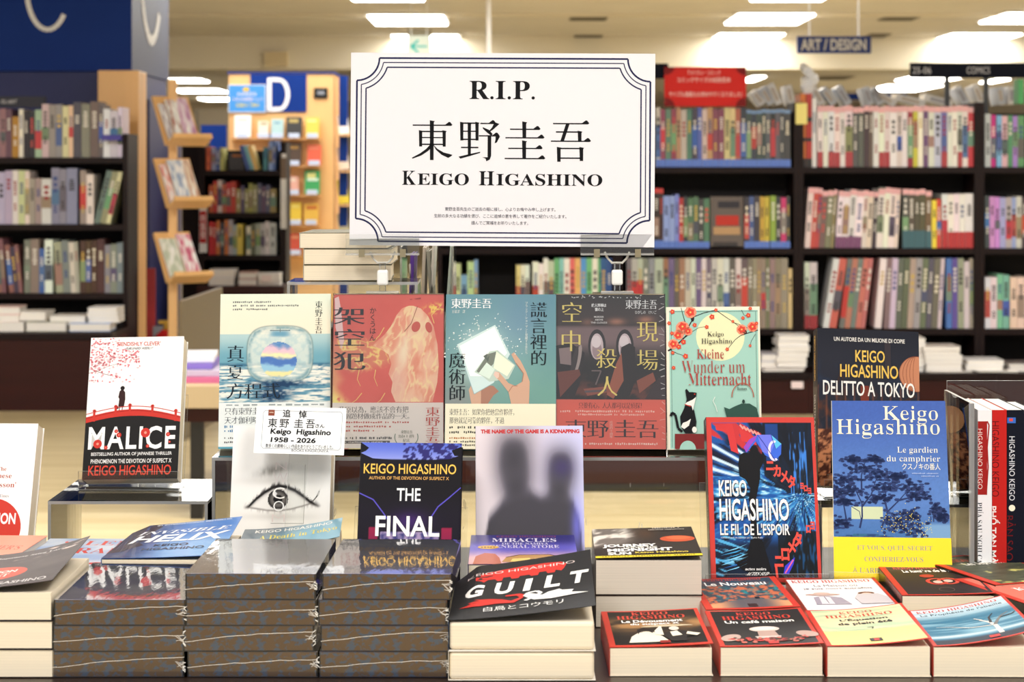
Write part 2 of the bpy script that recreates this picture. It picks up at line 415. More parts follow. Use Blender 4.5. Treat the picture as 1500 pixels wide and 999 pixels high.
def art_red(A):
    A.fill((200, 40, 36))
    for cx, cy in ((973, 98), (1093, 98), (973, 155), (1093, 155)): A.ell(cx, cy, 15, 12, (120, 24, 26))
    A.ell(1033, 126, 60, 30, (206, 40, 34), n=30)
    A.text('アメリカン・コミック', 1007, 103, 1055, 110, (250, 225, 220)); A.text('コミックサイズの試読見本', 992, 113, 1070, 121, (250, 225, 220)); A.text('サイズも価格もお求めやすくなりました！', 980, 134, 1087, 142, (250, 225, 220))
hang('shelf_poster', 'red poster with white Japanese lettering standing on the comics shelf', 'poster', 973, 1093, 98, 156, 10.7, mat('red_poster', (190, 40, 36)), art_red, th=0.01)
def art_exit(A):
    A.fill((236, 250, 244)); A.line([(626, 68), (604, 68)], 2.6, (60, 205, 200)); A.line([(613, 59), (602, 68), (613, 77)], 3.2, (60, 205, 200))
hang('exit_sign', 'lit white exit sign with a turquoise arrow above the memorial sign', 'exit sign', 597, 630, 52, 80, 19, emit('exit_lamp', (225, 248, 240), 0.7), art_exit, th=0.06, rods=(602, 625))
mb = MB(); p = P(614, 46, 19); mb.box(p.x-0.11, p.x+0.11, 19.08, 19.16, P(0, 52, 19).z, P(0, 42, 19).z)
tag(mb.build('sign_bracket', mat('bracket_grey', (150, 138, 112))), 'brownish bracket right above the green exit sign', 'bracket')
mb = MB(); p = P(716, 90, 17); mb.cyl((p.x, 17, p.z), (p.x, 17, CZ), 0.02)
tag(mb.build('ceiling_pole', WHITE), 'thin white pole from the ceiling behind the memorial sign', 'pole')
for (x0, x1, y0, y1, lab) in ((834, 890, 24, 30, 'grey ceiling air vent nearer one, right of centre'), (840, 882, 52, 57, 'small grey ceiling air vent before the beam'), (1293, 1345, 23, 30, 'grey ceiling air vent right of the ART / DESIGN sign'), (1270, 1300, 50, 55, 'small dark vent above the ART / DESIGN sign end'), (1195, 1245, 112, 117, 'far grey ceiling vent beyond the beam')):
    z = CZ-0.01; D0 = F*(z-EYE)/(HZ-y0); D1 = F*(z-EYE)/(HZ-y1); Dm = (D0+D1)/2; X0, X1 = (x0-750)/F*Dm, (x1-750)/F*Dm; w = (X1-X0)/2; d = (D1-D0)/2
    t = thing('ceiling_vent', lab, 'air vent', ((X0+X1)/2, Dm, CZ), 'air vents in the ceiling')
    MB().box(-w, w, -d, d, -0.012, -0.001).build('frame', mat('vent_grey', (150, 142, 126)), t)
    for k in range(4):
        yk = -d+(k+0.5)*d/2; MB().box(-w*0.92, w*0.92, yk-d*0.12, yk+d*0.12, -0.018, -0.0125).build('slat', mat('vent_slat', (104, 98, 86)), t)
mb = MB(); a, b = P(388, 76, 23.5), P(421, 97, 23.5); mb.box(a.x, b.x, 23.5, 23.6, b.z, a.z)
tag(mb.build('beam_panel', mat('beam_box', (222, 204, 164))), 'small cream box mounted on the ceiling beam at left', 'box')

# ------------------------------------------------------------------ shelving cases
def case(label, x0, x1, D, rows, ztop, depth=0.30, zbot=0.0, base=None, group=None, side=0.025, sides='LR'):
    """rows: heights of shelf tops"""
    t = thing('bookcase', label, 'bookcase', ((x0+x1)/2, D, 0), group); w = (x1-x0)/2
    if 'L' in sides: MB().box(-w, -w+side, 0, depth, zbot, ztop).build('side_panel', WENGE, t)
    if 'R' in sides: MB().box(w-side, w, 0, depth, zbot, ztop).build('side_panel', WENGE, t)
    MB().box(-w+side, w-side, depth-0.012, depth, zbot, ztop-0.05).build('back_panel', SHADOWB, t)
    for z in rows:
        MB().box(-w+side, w-side, 0.003, depth-0.012, z-0.03, z).build('shelf', WENGE, t)
    if base:
        MB().box(-w, w, -base[0], -0.001, 0.0, base[1]-0.03).build('base_cabinet', WENGER, t)
        MB().box(-w, w, -base[0]-0.015, -0.001, base[1]-0.03, base[1]).build('base_top', WENGE, t)
    return t
PAL = {}
def spine_book(x, D, z, w, h, d, col, bands=(), roll=0.0, yaw=0.0, tilt=0.0, name='book', top=(225, 216, 200)):
    """a book shelved spine out; bands = (from, to, colour, inset) in fractions of the height"""
    mb = MB(); e = 0.0015
    mb.box(-w/2, -w/2+e, 0, d, 0, h, col); mb.box(w/2-e, w/2, 0, d, 0, h, col)
    mb.box(-w/2+e, w/2-e, 0.004, d-0.003, 0.002, h-0.003, top)
    mb.prism([(-w/2+e, 0), (w/2-e, 0), (w/2-e, h), (-w/2+e, h)], -0.002, 0.004, col)
    for k, (a, b, c, ins) in enumerate(bands):
        q = 0.0004*(k+1); i = ins*w/2
        mb.add([(-w/2+i, -0.0022-q, a*h), (w/2-i, -0.0022-q, a*h), (w/2-i, -0.0022-q, b*h), (-w/2+i, -0.0022-q, b*h)], [(0, 1, 2, 3)], c)
    o = mb.build(name, SPINE); o.matrix_basis = pose((x, D, z), yaw, tilt, roll); return o
def cname(c):
    r, g, b = c; mx, mn = max(c), min(c); l = (mx+mn)/2
    if mx-mn < 26: return 'black' if l < 50 else 'dark grey' if l < 105 else 'grey' if l < 165 else 'pale grey' if l < 215 else 'white'
    import colorsys
    hh, s_, v_ = colorsys.rgb_to_hsv(r/255, g/255, b/255); hh *= 360
    base = 'red' if hh < 14 or hh > 345 else 'orange' if hh < 38 else 'yellow' if hh < 66 else 'green' if hh < 165 else 'teal' if hh < 195 else 'blue' if hh < 250 else 'purple' if hh < 292 else 'pink'
    if base == 'orange' and (v_ < 0.62): base = 'brown'
    if base in ('orange', 'yellow') and s_ < 0.3: base = 'cream'
    if base == 'red' and s_ < 0.45 and v_ > 0.6: base = 'pink'
    pre = 'dark ' if v_ < 0.45 else 'pale ' if s_ < 0.3 and v_ > 0.75 and base != 'cream' else ''
    return pre+base
ORD = ['first', 'second', 'third', 'fourth', 'fifth', 'sixth', 'seventh', 'eighth', 'ninth', 'tenth', 'eleventh', 'twelfth', 'thirteenth', 'fourteenth', 'fifteenth', 'sixteenth', 'seventeenth', 'eighteenth', 'nineteenth', 'twentieth', 'twenty-first', 'twenty-second', 'twenty-third', 'twenty-fourth', 'twenty-fifth', 'twenty-sixth', 'twenty-seventh', 'twenty-eighth', 'twenty-ninth', 'thirtieth']
def label_row(objs, where, cat, group):
    """each label: its colour, and its place among the spines of that colour in that row"""
    cnt = {}; tot = {}
    for o, c in objs: tot[cname(c)] = tot.get(cname(c), 0)+1
    for o, c in objs:
        n = cname(c); cnt[n] = cnt.get(n, 0)+1
        if tot[n] == 1: tag(o, f'the only {n} spine {where}', cat, group)
        else: tag(o, f'{ORD[cnt[n]-1]} {n} spine from the left {where}', cat, group)
def jit(c, r, a=14): return tuple(int(min(255, max(0, v+r.uniform(-a, a)))) for v in c)
def title_bands(r, col, foot=None, head=None):
    lum = sum(col)/3; ink = (40, 36, 40) if lum > 140 else (226, 220, 208); b = []
    if r.random() < 0.5: ink = r.choice([(150, 40, 40), (50, 70, 130), (60, 60, 60), (200, 170, 90)]) if lum > 110 else r.choice([(235, 225, 200), (220, 180, 80), (210, 80, 70)])
    if r.random() < 0.35: b.append((r.uniform(0.15, 0.4), r.uniform(0.5, 0.75), jit(r.choice([(90, 90, 100), (150, 130, 110), (190, 60, 60), (70, 100, 160), (120, 150, 110)]), r), 0.0))
    a = r.uniform(0.5, 0.66); e = r.uniform(0.78, 0.9); n = r.randint(3, 6)
    for k in range(n): b.append((a+(e-a)*k/n, a+(e-a)*(k+0.62)/n, ink, r.uniform(0.45, 0.65)))
    if r.random() < 0.6:
        a = r.uniform(0.2, 0.3)
        for k in range(3): b.append((a+0.05*k, a+0.05*k+0.03, ink, 0.6))
    if head: b.append((1-head[0], 1.0, head[1], 0.0))
    if foot: b.append((0.0, foot[0], foot[1], 0.0))
    return b
def row_books(D, z, segs, where, seed, cat='book', group=None, name='book', front=0.02, depth=0.2, hmax=103):
    """segs: (x0, x1, palette, width px lo, hi, height px lo, hi, foot, head, roll deg)"""
    r = random.Random(seed); out = []; k = D/F
    for (x0, x1, pal, wl, wh, hl, hh, foot, head, roll) in segs:
        x = x0
        while x < x1-wl*0.6:
            w = min(r.uniform(wl, wh), x1-x)
            if x1-(x+w) < wl*0.6: w = x1-x
            h = min(r.uniform(hl, hh), hmax); c = jit(r.choice(pal), r, 10); rl = roll if roll < 50 else 0
            X = (x+w/2-750)*k
            o = spine_book(X, D+front+r.uniform(0, 0.004), z+0.0015+(abs(math.sin(math.radians(rl)))*w*k/2), w*k-0.001, h*k, depth, c, title_bands(r, c, foot if foot is not REDF or r.random() < 0.6 else None, head), roll=rl, name=name)
            out.append((o, c)); x += w
    label_row(out, where, cat, group); return out
DR = 10.7
def zr(py, D=DR): return EYE-(py-HZ)/F*D
X = lambda px, D=DR: (px-750)/F*D
rowsR = [zr(245), zr(364), zr(482)]
for x0, x1, lab in ((640, 905, 'dark brown bookcase behind the memorial sign'), (905, 1170, 'dark brown bookcase of American comics right of the memorial sign'), (1170, 1435, 'dark brown bookcase of white manga below the ART / DESIGN sign'), (1435, 1700, 'dark brown bookcase cut by the right edge')):
    case(lab, X(x0), X(x1)-0.001, DR, rowsR, zr(150), base=(0.36, zr(553, DR-0.37)+0.02), group='row of dark brown bookcases at right')
MIX = [(90, 110, 170), (200, 190, 180), (180, 90, 80), (60, 60, 76), (120, 130, 160), (210, 200, 150), (140, 70, 90), (90, 130, 110), (190, 140, 110)]
DKM = [(48, 50, 56), (70, 74, 78), (58, 62, 52), (90, 92, 96)]
BLUEF = (0.13, (92, 124, 205)); PINKH = (0.09, (232, 176, 178)); REDF = (0.25, (170, 60, 66))
WHT = [(236, 228, 224), (240, 234, 230), (228, 220, 216)]
WMX = [(236, 228, 224), (240, 232, 226), (190, 200, 224), (70, 64, 66), (232, 222, 216), (200, 190, 60), (150, 40, 56), (226, 216, 210), (110, 84, 120)]
G1 = 'American comics on the shelves right of the sign'; G2 = 'white manga volumes below the ART / DESIGN sign'; G3 = 'books in the bookcase at the right edge'
row_books(DR, rowsR[0], [(961, 1094, MIX, 6.5, 9, 84, 88, BLUEF, None, 0), (1094, 1159, DKM, 6, 8, 82, 85, BLUEF, (0.06, (120, 150, 190)), 0)], 'on the top comics shelf right of the sign', 1, 'comic', G1, 'comic_book')
row_books(DR, rowsR[1], [(958, 972, [(60, 40, 40), (90, 50, 44)], 6, 8, 82, 88, BLUEF, (0.08, (200, 60, 56)), 0), (972, 995, [(120, 150, 215), (140, 165, 220)], 7, 9, 76, 79, BLUEF, None, 0),
     (995, 1040, [(60, 60, 66), (190, 60, 56), (90, 120, 90), (180, 180, 190)], 6.5, 9, 72, 76, BLUEF, None, 0), (1091, 1128, [(56, 56, 62), (70, 90, 150), (200, 170, 70)], 6.5, 9, 74, 77, BLUEF, None, 0),
     (1129, 1158, [(200, 60, 110), (60, 60, 70), (150, 180, 70)], 7, 9, 74, 77, BLUEF, None, 0)], 'on the middle comics shelf right of the sign', 2, 'comic', G1, 'comic_book')
row_books(DR, rowsR[2], [(666, 700, [(130, 160, 210), (190, 210, 150), (220, 200, 120)], 8, 12, 78, 110, None, None, 0), (756, 776, [(235, 225, 140), (240, 238, 220)], 6, 8, 92, 96, None, None, 0), (780, 812, [(200, 210, 180), (110, 130, 120), (240, 240, 225)], 7, 9, 95, 128, None, None, 0),
     (812, 880, [(230, 110, 100), (240, 190, 110), (120, 190, 130), (100, 160, 210), (240, 235, 220), (150, 200, 200)], 6.5, 9, 104, 112, None, None, 0), (880, 897, [(210, 90, 50), (50, 90, 150)], 7, 9, 112, 124, None, None, 0)], 'on the low shelf under the memorial sign', 3, 'book', 'books on the low shelf under the sign')
row_books(DR, rowsR[2], [(918, 972, [(150, 150, 156), (120, 120, 126), (190, 186, 180)], 7, 9, 108, 116, None, None, 0), (972, 1096, [(206, 196, 182), (170, 120, 90), (120, 100, 130), (222, 212, 206), (110, 130, 170), (96, 90, 84), (200, 170, 90)], 6.5, 9, 108, 112, None, None, 0),
     (1096, 1128, [(120, 112, 96), (146, 136, 116)], 6, 8, 108, 110, None, None, 0), (1128, 1155, [(226, 222, 214), (140, 130, 116)], 7, 9, 108, 112, None, None, 0), (1155.5, 1161.5, [(222, 186, 140)], 7, 8, 88, 88, None, None, 0)], 'on the third shelf right of the sign', 4, 'comic', G1, 'comic_book')
row_books(DR, rowsR[0], [(1198, 1250, WHT, 7, 9, 87, 90, REDF, PINKH, 0), (1250, 1280, [(70, 62, 58), (96, 90, 80)], 7, 9, 87, 90, None, PINKH, 0), (1280, 1315, WHT+[(80, 104, 170)], 7, 9, 87, 90, REDF, PINKH, 0),
     (1315, 1380, WMX, 7, 9, 87, 90, None, PINKH, 0), (1380, 1428, [(200, 60, 60), (236, 228, 224), (120, 110, 170), (228, 226, 210)], 7, 9, 87, 90, REDF, PINKH, 0)], 'on the top white manga shelf', 5, 'comic', G2, 'comic_book')
row_books(DR, rowsR[1], [(1179, 1200, [(190, 80, 76), (228, 220, 214)], 7, 9, 86, 89, None, PINKH, 4), (1200, 1222, [(200, 180, 100), (130, 120, 90), (120, 100, 80)], 7, 9, 82, 86, None, PINKH, 4), (1224, 1262, WHT, 7.5, 9.5, 82, 86, (0.2, (120, 70, 110)), PINKH, 4),
     (1262, 1284, [(84, 76, 60), (222, 212, 204), (60, 62, 66)], 7, 9, 82, 86, None, PINKH, 3), (1284, 1316, WHT, 8, 10, 86, 89, None, PINKH, 3), (1323, 1366, [(96, 86, 66), (74, 80, 70), (110, 96, 60)], 7, 9, 82, 87, (0.3, (60, 100, 110)), PINKH, 0),
     (1366, 1380, [(232, 216, 70), (200, 70, 66)], 7, 8, 70, 78, None, None, 0), (1381, 1427, [(236, 232, 226)], 8, 9, 78, 80, (0.3, (180, 44, 48)), None, 0)], 'on the middle white manga shelf', 6, 'comic', G2, 'comic_book')
row_books(DR, rowsR[2], [(1179, 1198, [(200, 190, 190), (170, 60, 66), (216, 210, 204)], 7, 9, 96, 104, (0.2, (150, 40, 48)), None, 0), (1206, 1226, [(226, 222, 214), (200, 90, 80)], 8, 10, 104, 110, None, None, 9), (1230, 1268, [(120, 122, 116), (196, 120, 110), (90, 92, 90)], 7, 9, 106, 110, None, None, 7),
     (1282, 1292, [(232, 230, 224)], 8, 10, 96, 104, None, None, 5), (1295, 1380, [(130, 116, 120), (90, 92, 90), (170, 150, 150), (200, 196, 206), (104, 110, 90), (60, 56, 56)], 7.5, 9.5, 106, 110, None, None, 3), (1387, 1427, [(96, 80, 150), (210, 206, 196), (70, 110, 190), (146, 150, 140)], 8, 10, 98, 112, None, None, 0)], 'on the third shelf of the manga bookcase', 7, 'book', 'mixed volumes on the third shelf')
row_books(DR, rowsR[0], [(1444, 1453, [(196, 206, 206)], 6, 8, 76, 78, None, None, 0), (1453, 1460, [(190, 40, 120)], 7, 8, 76, 78, None, None, 0), (1461, 1502, [(90, 150, 100), (226, 180, 190), (160, 140, 200), (130, 180, 210), (236, 214, 200)], 7, 9, 74, 77, None, None, 0)], 'on the top shelf at the right edge', 8, 'comic', G3, 'comic_book')
row_books(DR, rowsR[1], [(1444, 1451, [(70, 70, 80)], 7, 9, 76, 78, None, None, 0), (1451, 1490, [(196, 150, 210), (160, 160, 210), (180, 170, 160), (170, 210, 120)], 7, 9, 74, 76, None, None, 0), (1490, 1506, [(60, 58, 60), (210, 206, 200)], 7, 9, 74, 76, None, None, 0)], 'on the middle shelf at the right edge', 9, 'comic', G3, 'comic_book')
row_books(DR, rowsR[2], [(1444, 1462, [(226, 214, 222)], 7, 9, 74, 76, None, None, 0), (1462, 1480, [(120, 180, 160), (200, 80, 100)], 7, 9, 78, 80, None, None, 0), (1481, 1508, [(200, 176, 160), (226, 200, 190)], 9, 12, 74, 76, None, None, 0)], 'on the third shelf at the right edge', 10, 'comic', G3, 'comic_book')
def facebook(label, x0, x1, y0, y1, D, cols, cat='book', lean=8, yaw=0, roll=0, name='book', group=None, th=0.02, seed=1):
    a, b = P(x0, y0, D), P(x1, y1, D); w, h = b.x-a.x, a.z-b.z; r = random.Random(seed); c = cols[0]
    t = thing(name, label, cat, pose(((a.x+b.x)/2, D, b.z), yaw, lean, roll), group)
    MB().box(-w/2+0.001, w/2-0.002, 0.001, th-0.001, 0.001, h-0.001).build('page_block', PAGES, t)
    fc = MB().box(-w/2, w/2, 0, 0.001, 0, h, c).build('front_cover', SPINE, t)
    MB().box(-w/2, w/2, th-0.001, th, 0, h, c).build('back_cover', SPINE, t)
    A = Art(w, h, (0, 0, 10, 14), off=0.0005); A.step = 0.0004
    for k, c2 in enumerate(cols[1:]):
        yy = 1.2+k*3.6+r.uniform(0, 1); A.rect(r.uniform(0.8, 2.5), yy, r.uniform(7, 9.2), yy+r.uniform(1.4, 3.2), c2)
    if len(cols) > 1: A.build('cover_print', fc, PRINT)
    return t
facebook('face-out comic with a dark superhero cover on the middle comics shelf', 1041, 1090, 288, 361, DR+0.03, [(96, 84, 76), (60, 58, 64), (190, 60, 50), (186, 150, 110), (70, 66, 66)], 'comic', lean=3, name='comic_book')
# tall spines and wrapped bundle at the case joint
for c, x, lab in (((200, 110, 40), 1177, 'tall orange and black spine standing above the case joint'), ((176, 46, 36), 1186, 'tall red and black spine standing above the case joint')):
    o = spine_book(X(x), DR+0.02, rowsR[0], 0.030, zr(137)-rowsR[0], 0.2, c, [(0, 0.12, (30, 26, 26), 0), (0.35, 0.4, (30, 26, 26), 0), (0.62, 0.68, (30, 26, 26), 0)]); tag(o, lab, 'book')
o = spine_book(X(1193.5), DR+0.02, rowsR[0], 0.022, 0.36, 0.2, (226, 224, 224), [(0.5, 0.8, (170, 172, 180), 0.3)]); tag(o, 'film wrapped white spine right of the tall red one', 'book')
mb = MB(); rr = random.Random(4)
for k in range(7):
    a = P(1186+rr.uniform(-6, 7), 134-k*5, DR+0.05); mb.cyl(a, a+Vector((rr.uniform(-0.02, 0.02), 0.05, 0.03)), 0.025, 0.018, 7)
tag(mb.build('plastic_bundle', mat('crumpled_film', (222, 224, 230), 0.2)), 'crumpled clear plastic bundle on top of the tall red spine', 'bundle')
o = MB().box(-0.03, 0.03, 0, 0.004, 0, 0.11, (236, 222, 130)).build('paper_slip', SPINE); o.location = P(1174, 182, DR-0.005); tag(o, 'pale yellow paper slip hanging beside the tall orange spine', 'slip')
# books lying on top of the far shelves
rr = random.Random(12)
struct_far = case('far bookcase glimpsed over the comics shelves', X(1080, 12.4), X(1540, 12.4), 12.4, [zr(157, 12.4)-0.3], zr(157, 12.4))
farx = [(1118, 150, 22, -38), (1130, 140, 26, -30), (1142, 132, 30, -25), (1160, 130, 26, -12), (1205, 137, 26, -30), (1222, 143, 26, -35), (1244, 141, 28, -32), (1276, 138, 24, -20), (1290, 137, 24, -25), (1312, 147, 34, -60), (1355, 147, 40, -75), (1395, 146, 38, -75), (1416, 131, 26, -28), (1440, 137, 28, -24), (1468, 136, 24, -10), (1482, 136, 24, 0)]
for k, (x, y, s_, ro) in enumerate(farx):
    o = spine_book(X(x, 12.5), 12.5, zr(160, 12.5)+0.03, 0.045, s_*12.5/F*1.1, 0.2, rr.choice([(244, 244, 246), (236, 236, 240), (214, 220, 232)]), [(0.2, 0.8, rr.choice([(180, 180, 190), (210, 200, 190)]), 0.5)], roll=ro)
    tag(o, f'{ORD[k]} pale leaning volume from the left atop the far shelf', 'book', 'pale volumes leaning atop the far shelf')
hang('far_sign', 'far navy board under the lights behind the manga shelves', 'sign', 1228, 1328, 137, 146, 13.2, NAVY, th=0.02)
MB().box(-0.02, 0.02, 0.0205, 0.05, -P(1278, 146, 13.2).z, 0.03).build('post', BLACKM, bpy.data.objects['far_sign'])
o = spine_book(X(1497), DR+0.02, zr(152), 0.03, 0.13, 0.1, (70, 160, 90)); tag(o, 'small green upright card on the case at the right edge', 'card')
# piles on the low counter in front of the cases
def flat_pile(x0, x1, y0, y1, D, n, cols, where, seed, name='book', cat='book'):
    r = random.Random(seed); a, b = P(x0, y1, D), P(x1, y0, D); hh = (b.z-a.z)/n
    for i in range(n):
        w = (b.x-a.x)*r.uniform(0.93, 1.0); d = 0.2; c = r.choice(cols); mb = MB()
        mb.box(-w/2, w/2, 0, d, 0, hh*0.08, c); mb.box(-w/2+0.003, w/2-0.003, 0.002, d-0.002, hh*0.08, hh*0.9, (236, 232, 226)); mb.box(-w/2, w/2, 0, d, hh*0.9, hh*0.985, c)
        o = mb.build(name, SPINE); o.matrix_basis = pose(((a.x+b.x)/2+r.uniform(-0.008, 0.008), D+r.uniform(0, 0.01), a.z+i*hh+0.001), r.uniform(-3, 3))
        pos = 'topmost' if i == n-1 else 'lowest' if i == 0 else ORD[i]+' from the bottom'
        tag(o, f'{pos} book of the pile {where}' if n > 1 else f'single flat book {where}', cat, 'flat piles on the low counters')
W3 = [(240, 238, 236), (230, 226, 222), (214, 206, 200), (236, 236, 240)]
DB = DR-0.30; ZB = zr(553, DR-0.37)+0.02; yB = HZ+(EYE-ZB)/DB*F
flat_pile(1138, 1185, 492, 538, DB, 6, W3, 'left of the black Italian novel', 1)
flat_pile(1116, 1140, 519, 540, DB+0.02, 2, [(190, 190, 200)], 'beside the mint green German novel', 2)
flat_pile(1116, 1180, 540, yB-0.5, DB-0.04, 2, [(200, 190, 186)], 'nearest the edge left of the Italian novel', 3)
flat_pile(1354, 1410, 508, 547, DB, 6, W3, 'tallest, right of the black Italian novel', 4)
flat_pile(1360, 1425, 547, yB-0.5, DB-0.03, 2, [(200, 194, 190)], 'under the tall pile right of the Italian novel', 5)
flat_pile(1415, 1470, 528, 543, DB, 2, W3, 'wide and white, above the clear book box', 6)
flat_pile(1432, 1492, 546, yB-0.5, DB-0.05, 2, W3, 'lower white, above the clear book box', 7)
flat_pile(1340, 1356, 496, yB-0.5, DB+0.03, 7, W3, 'touching the Italian novel at right', 8)
flat_pile(1476, 1530, 533, yB-0.5, DB, 3, [(120, 110, 110), (200, 190, 190)], 'grey, cut by the right edge', 9)
o = MB().box(-0.03, 0.03, 0, 0.003, 0, 0.035, (232, 214, 214)).build('price_tag', SPINE); o.location = P(1168, 569, DR-0.385); tag(o, 'small pale price tag on the counter edge left of the Italian novel', 'price tag')

# ------------------------------------------------------------------ left bookcase
DL = 10.9
XL = lambda px: (px-750)/F*DL
rowsL = [zr(231, DL), zr(329, DL), zr(430, DL)]
lc = case('dark brown art bookcase at the left edge', XL(-130), XL(187), DL, rowsL, zr(196, DL), base=(0.42, zr(488, DL-0.42)))
MB().box(lc.location.x*0+XL(158)-lc.location.x-0.001, XL(201)-lc.location.x-0.03, -0.0, 0.01, zr(428, DL), zr(200, DL)).build('end_trim', WENGE, lc) if False else None
ART = [(170, 160, 140), (90, 88, 84), (222, 216, 206), (70, 70, 74), (200, 190, 160), (120, 116, 110), (150, 140, 150)]
GL = 'art books in the left bookcase'
row_books(DL, rowsL[0], [(-8, 16, [(110, 70, 80), (150, 120, 120)], 7, 9, 68, 72, None, None, 0), (16, 26, [(176, 124, 40)], 8, 10, 60, 64, None, None, 0), (26, 33, [(236, 230, 210)], 6, 7, 70, 72, None, None, 0), (33, 50, [(30, 34, 40)], 8, 9, 68, 71, None, None, 0),
    (50, 60, [(170, 200, 170)], 7, 9, 66, 70, None, None, 0), (60, 90, [(200, 190, 186), (150, 146, 140)], 9, 12, 74, 80, None, None, 0), (90, 106, [(224, 206, 170)], 8, 14, 74, 77, None, None, 0), (106, 150, [(110, 104, 92), (140, 136, 128), (84, 82, 78)], 10, 13, 78, 83, None, None, 0), (150, 178, [(240, 236, 240), (214, 206, 226)], 9, 12, 68, 74, None, None, 0)], 'on the top shelf of the left bookcase', 21, 'book', GL)
row_books(DL, rowsL[1], [(-5, 42, [(180, 176, 200), (230, 224, 214), (130, 126, 124), (210, 200, 160)], 8, 11, 76, 80, None, None, 0), (42, 74, [(100, 98, 92), (222, 220, 206), (160, 156, 146)], 8, 11, 66, 78, None, None, 0), (74, 112, [(110, 110, 120), (90, 88, 80), (140, 130, 160)], 9, 12, 80, 84, None, None, 0), (116, 136, [(232, 228, 216), (150, 150, 140)], 9, 11, 70, 80, None, None, 0), (136, 160, [(110, 124, 110), (150, 144, 120), (226, 214, 180)], 8, 9, 76, 80, None, None, 14)], 'on the second shelf of the left bookcase', 22, 'book', GL)
row_books(DL, rowsL[2], [(-8, 8, [(160, 110, 96), (120, 90, 84)], 8, 10, 78, 80, None, None, -4), (12, 32, [(150, 100, 90), (90, 70, 66), (60, 54, 66)], 7, 9, 66, 74, None, None, -6), (34, 56, [(206, 200, 186), (130, 124, 116)], 8, 10, 78, 80, None, None, 0), (56, 64, [(60, 100, 160)], 7, 8, 64, 66, None, None, 0), (64, 76, [(236, 232, 224)], 9, 11, 78, 80, None, None, 0),
    (81, 116, [(214, 206, 190), (130, 130, 124), (170, 164, 150)], 8, 11, 72, 80, None, None, -3), (116, 152, [(70, 44, 30), (200, 170, 90), (50, 60, 110), (190, 150, 60)], 7, 9, 76, 80, None, None, 0), (152, 180, [(130, 130, 134), (70, 70, 74)], 8, 11, 70, 76, None, None, 0)], 'on the third shelf of the left bookcase', 23, 'book', GL)
ZL = zr(488, DL-0.42); DLb = DL-0.36
yl = HZ+(EYE-ZL)/DLb*F
flat_pile(-12, 28, 450, 472, DLb+0.03, 2, [(230, 200, 196)], 'at the far left of the left counter', 31)
flat_pile(10, 70, 457, 470, DLb+0.04, 1, W3, 'overlapping the far left counter pile', 32)
flat_pile(-10, 34, 472, yl-0.5, DLb, 1, W3, 'lying at the left counter corner', 33)
flat_pile(35, 96, 472, yl-0.5, DLb, 1, [(200, 200, 186)], 'greenish, on the left counter middle', 34)
flat_pile(70, 124, 463, 476, DLb+0.05, 1, W3, 'wide, at the middle of the left counter', 35)
flat_pile(97, 160, 474, yl-0.5, DLb-0.02, 1, [(170, 190, 230)], 'pale blue, at the right of the left counter', 36)
flat_pile(126, 172, 451, 473, DLb+0.05, 3, W3, 'three high, on the left counter right end', 37)
o = spine_book(XL(166), DL-0.052, zr(206, DL), 0.1, 0.03, 0.05, (60, 50, 150)); tag(o, 'small violet blob of film hanging on the white spines', 'wrap')
hang('case_sign', 'dark header sign reading 02-ART on top of the left bookcase', 'sign', -60, 66, 141, 157, DL+0.02, mat('case_sign_black', (30, 32, 50)), lambda A: A.text('02-ART', 2, 146, 25, 152, (200, 200, 205)))

# ------------------------------------------------------------------ navy column with C, beech posts
DC = 11.6
def Xd(px, D): return (px-750)/F*D
t = thing('column_unit', 'navy column panel with a big white C above the art bookcase', 'column', (Xd(193, DC), DC, 0))
dx = Xd(193, DC); wl = dx-Xd(-260, DC); dep = 12.85-DC
zC = zr(104, DC)
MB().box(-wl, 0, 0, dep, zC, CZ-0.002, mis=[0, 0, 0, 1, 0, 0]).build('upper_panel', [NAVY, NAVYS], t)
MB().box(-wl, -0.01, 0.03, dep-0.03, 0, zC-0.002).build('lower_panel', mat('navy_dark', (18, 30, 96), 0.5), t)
A = Art(1.4, 0.9, (-120, -150, 240, 80), off=0.001); A.step = 0.001
A.ring(70, -18, 31, 62, 7, (245, 245, 245), a0=40, a1=320, n=30)
sc_ = DC/F
A.w, A.h = 360*sc_, 230*sc_
o = A.build('letter', t); o.location = (Xd(60, DC)-dx, -0.001, zr(80, DC))
# side letter, facing the aisle
A = Art(1.25, 0.9, (0, 0, 100, 100), off=0.001); A.step = 0.001
A.ring(50, 35, 28, 55, 7, (245, 245, 245), a0=40, a1=320, n=30)
o = A.build('letter', t); o.matrix_basis = Matrix.Translation((0.001, 0.62, zr(106, 12.2)+0.10)) @ Matrix.Rotation(math.pi/2, 4, 'Z')
def beech_post(label, x0, x1, D, dep, ytop, name='beech_panel'):
    a, b = Xd(x0, D), Xd(x1, D); z = zr(ytop, D)
    o = bevel(MB().box(-(b-a)/2, (b-a)/2, 0, dep, 0, z).build(name, BEECH), 0.006); o.location = ((a+b)/2, D, 0); return tag(o, label, 'panel')
beech_post('tall beech end panel between the art books and the tilted racks', 143, 203, 11.32, 0.25, 103)
beech_post('narrow beech upright carrying the tilted racks', 246, 258, 11.06, 0.05, 116)
o = MB().box(Xd(215, 11.62), Xd(250, 12.85), 11.70, 12.84, 0, zr(150, 12.2)).build('navy_side_board', mat('navy_dark', (20, 24, 66))); tag(o, 'dark navy board behind the tilted beech racks', 'panel')
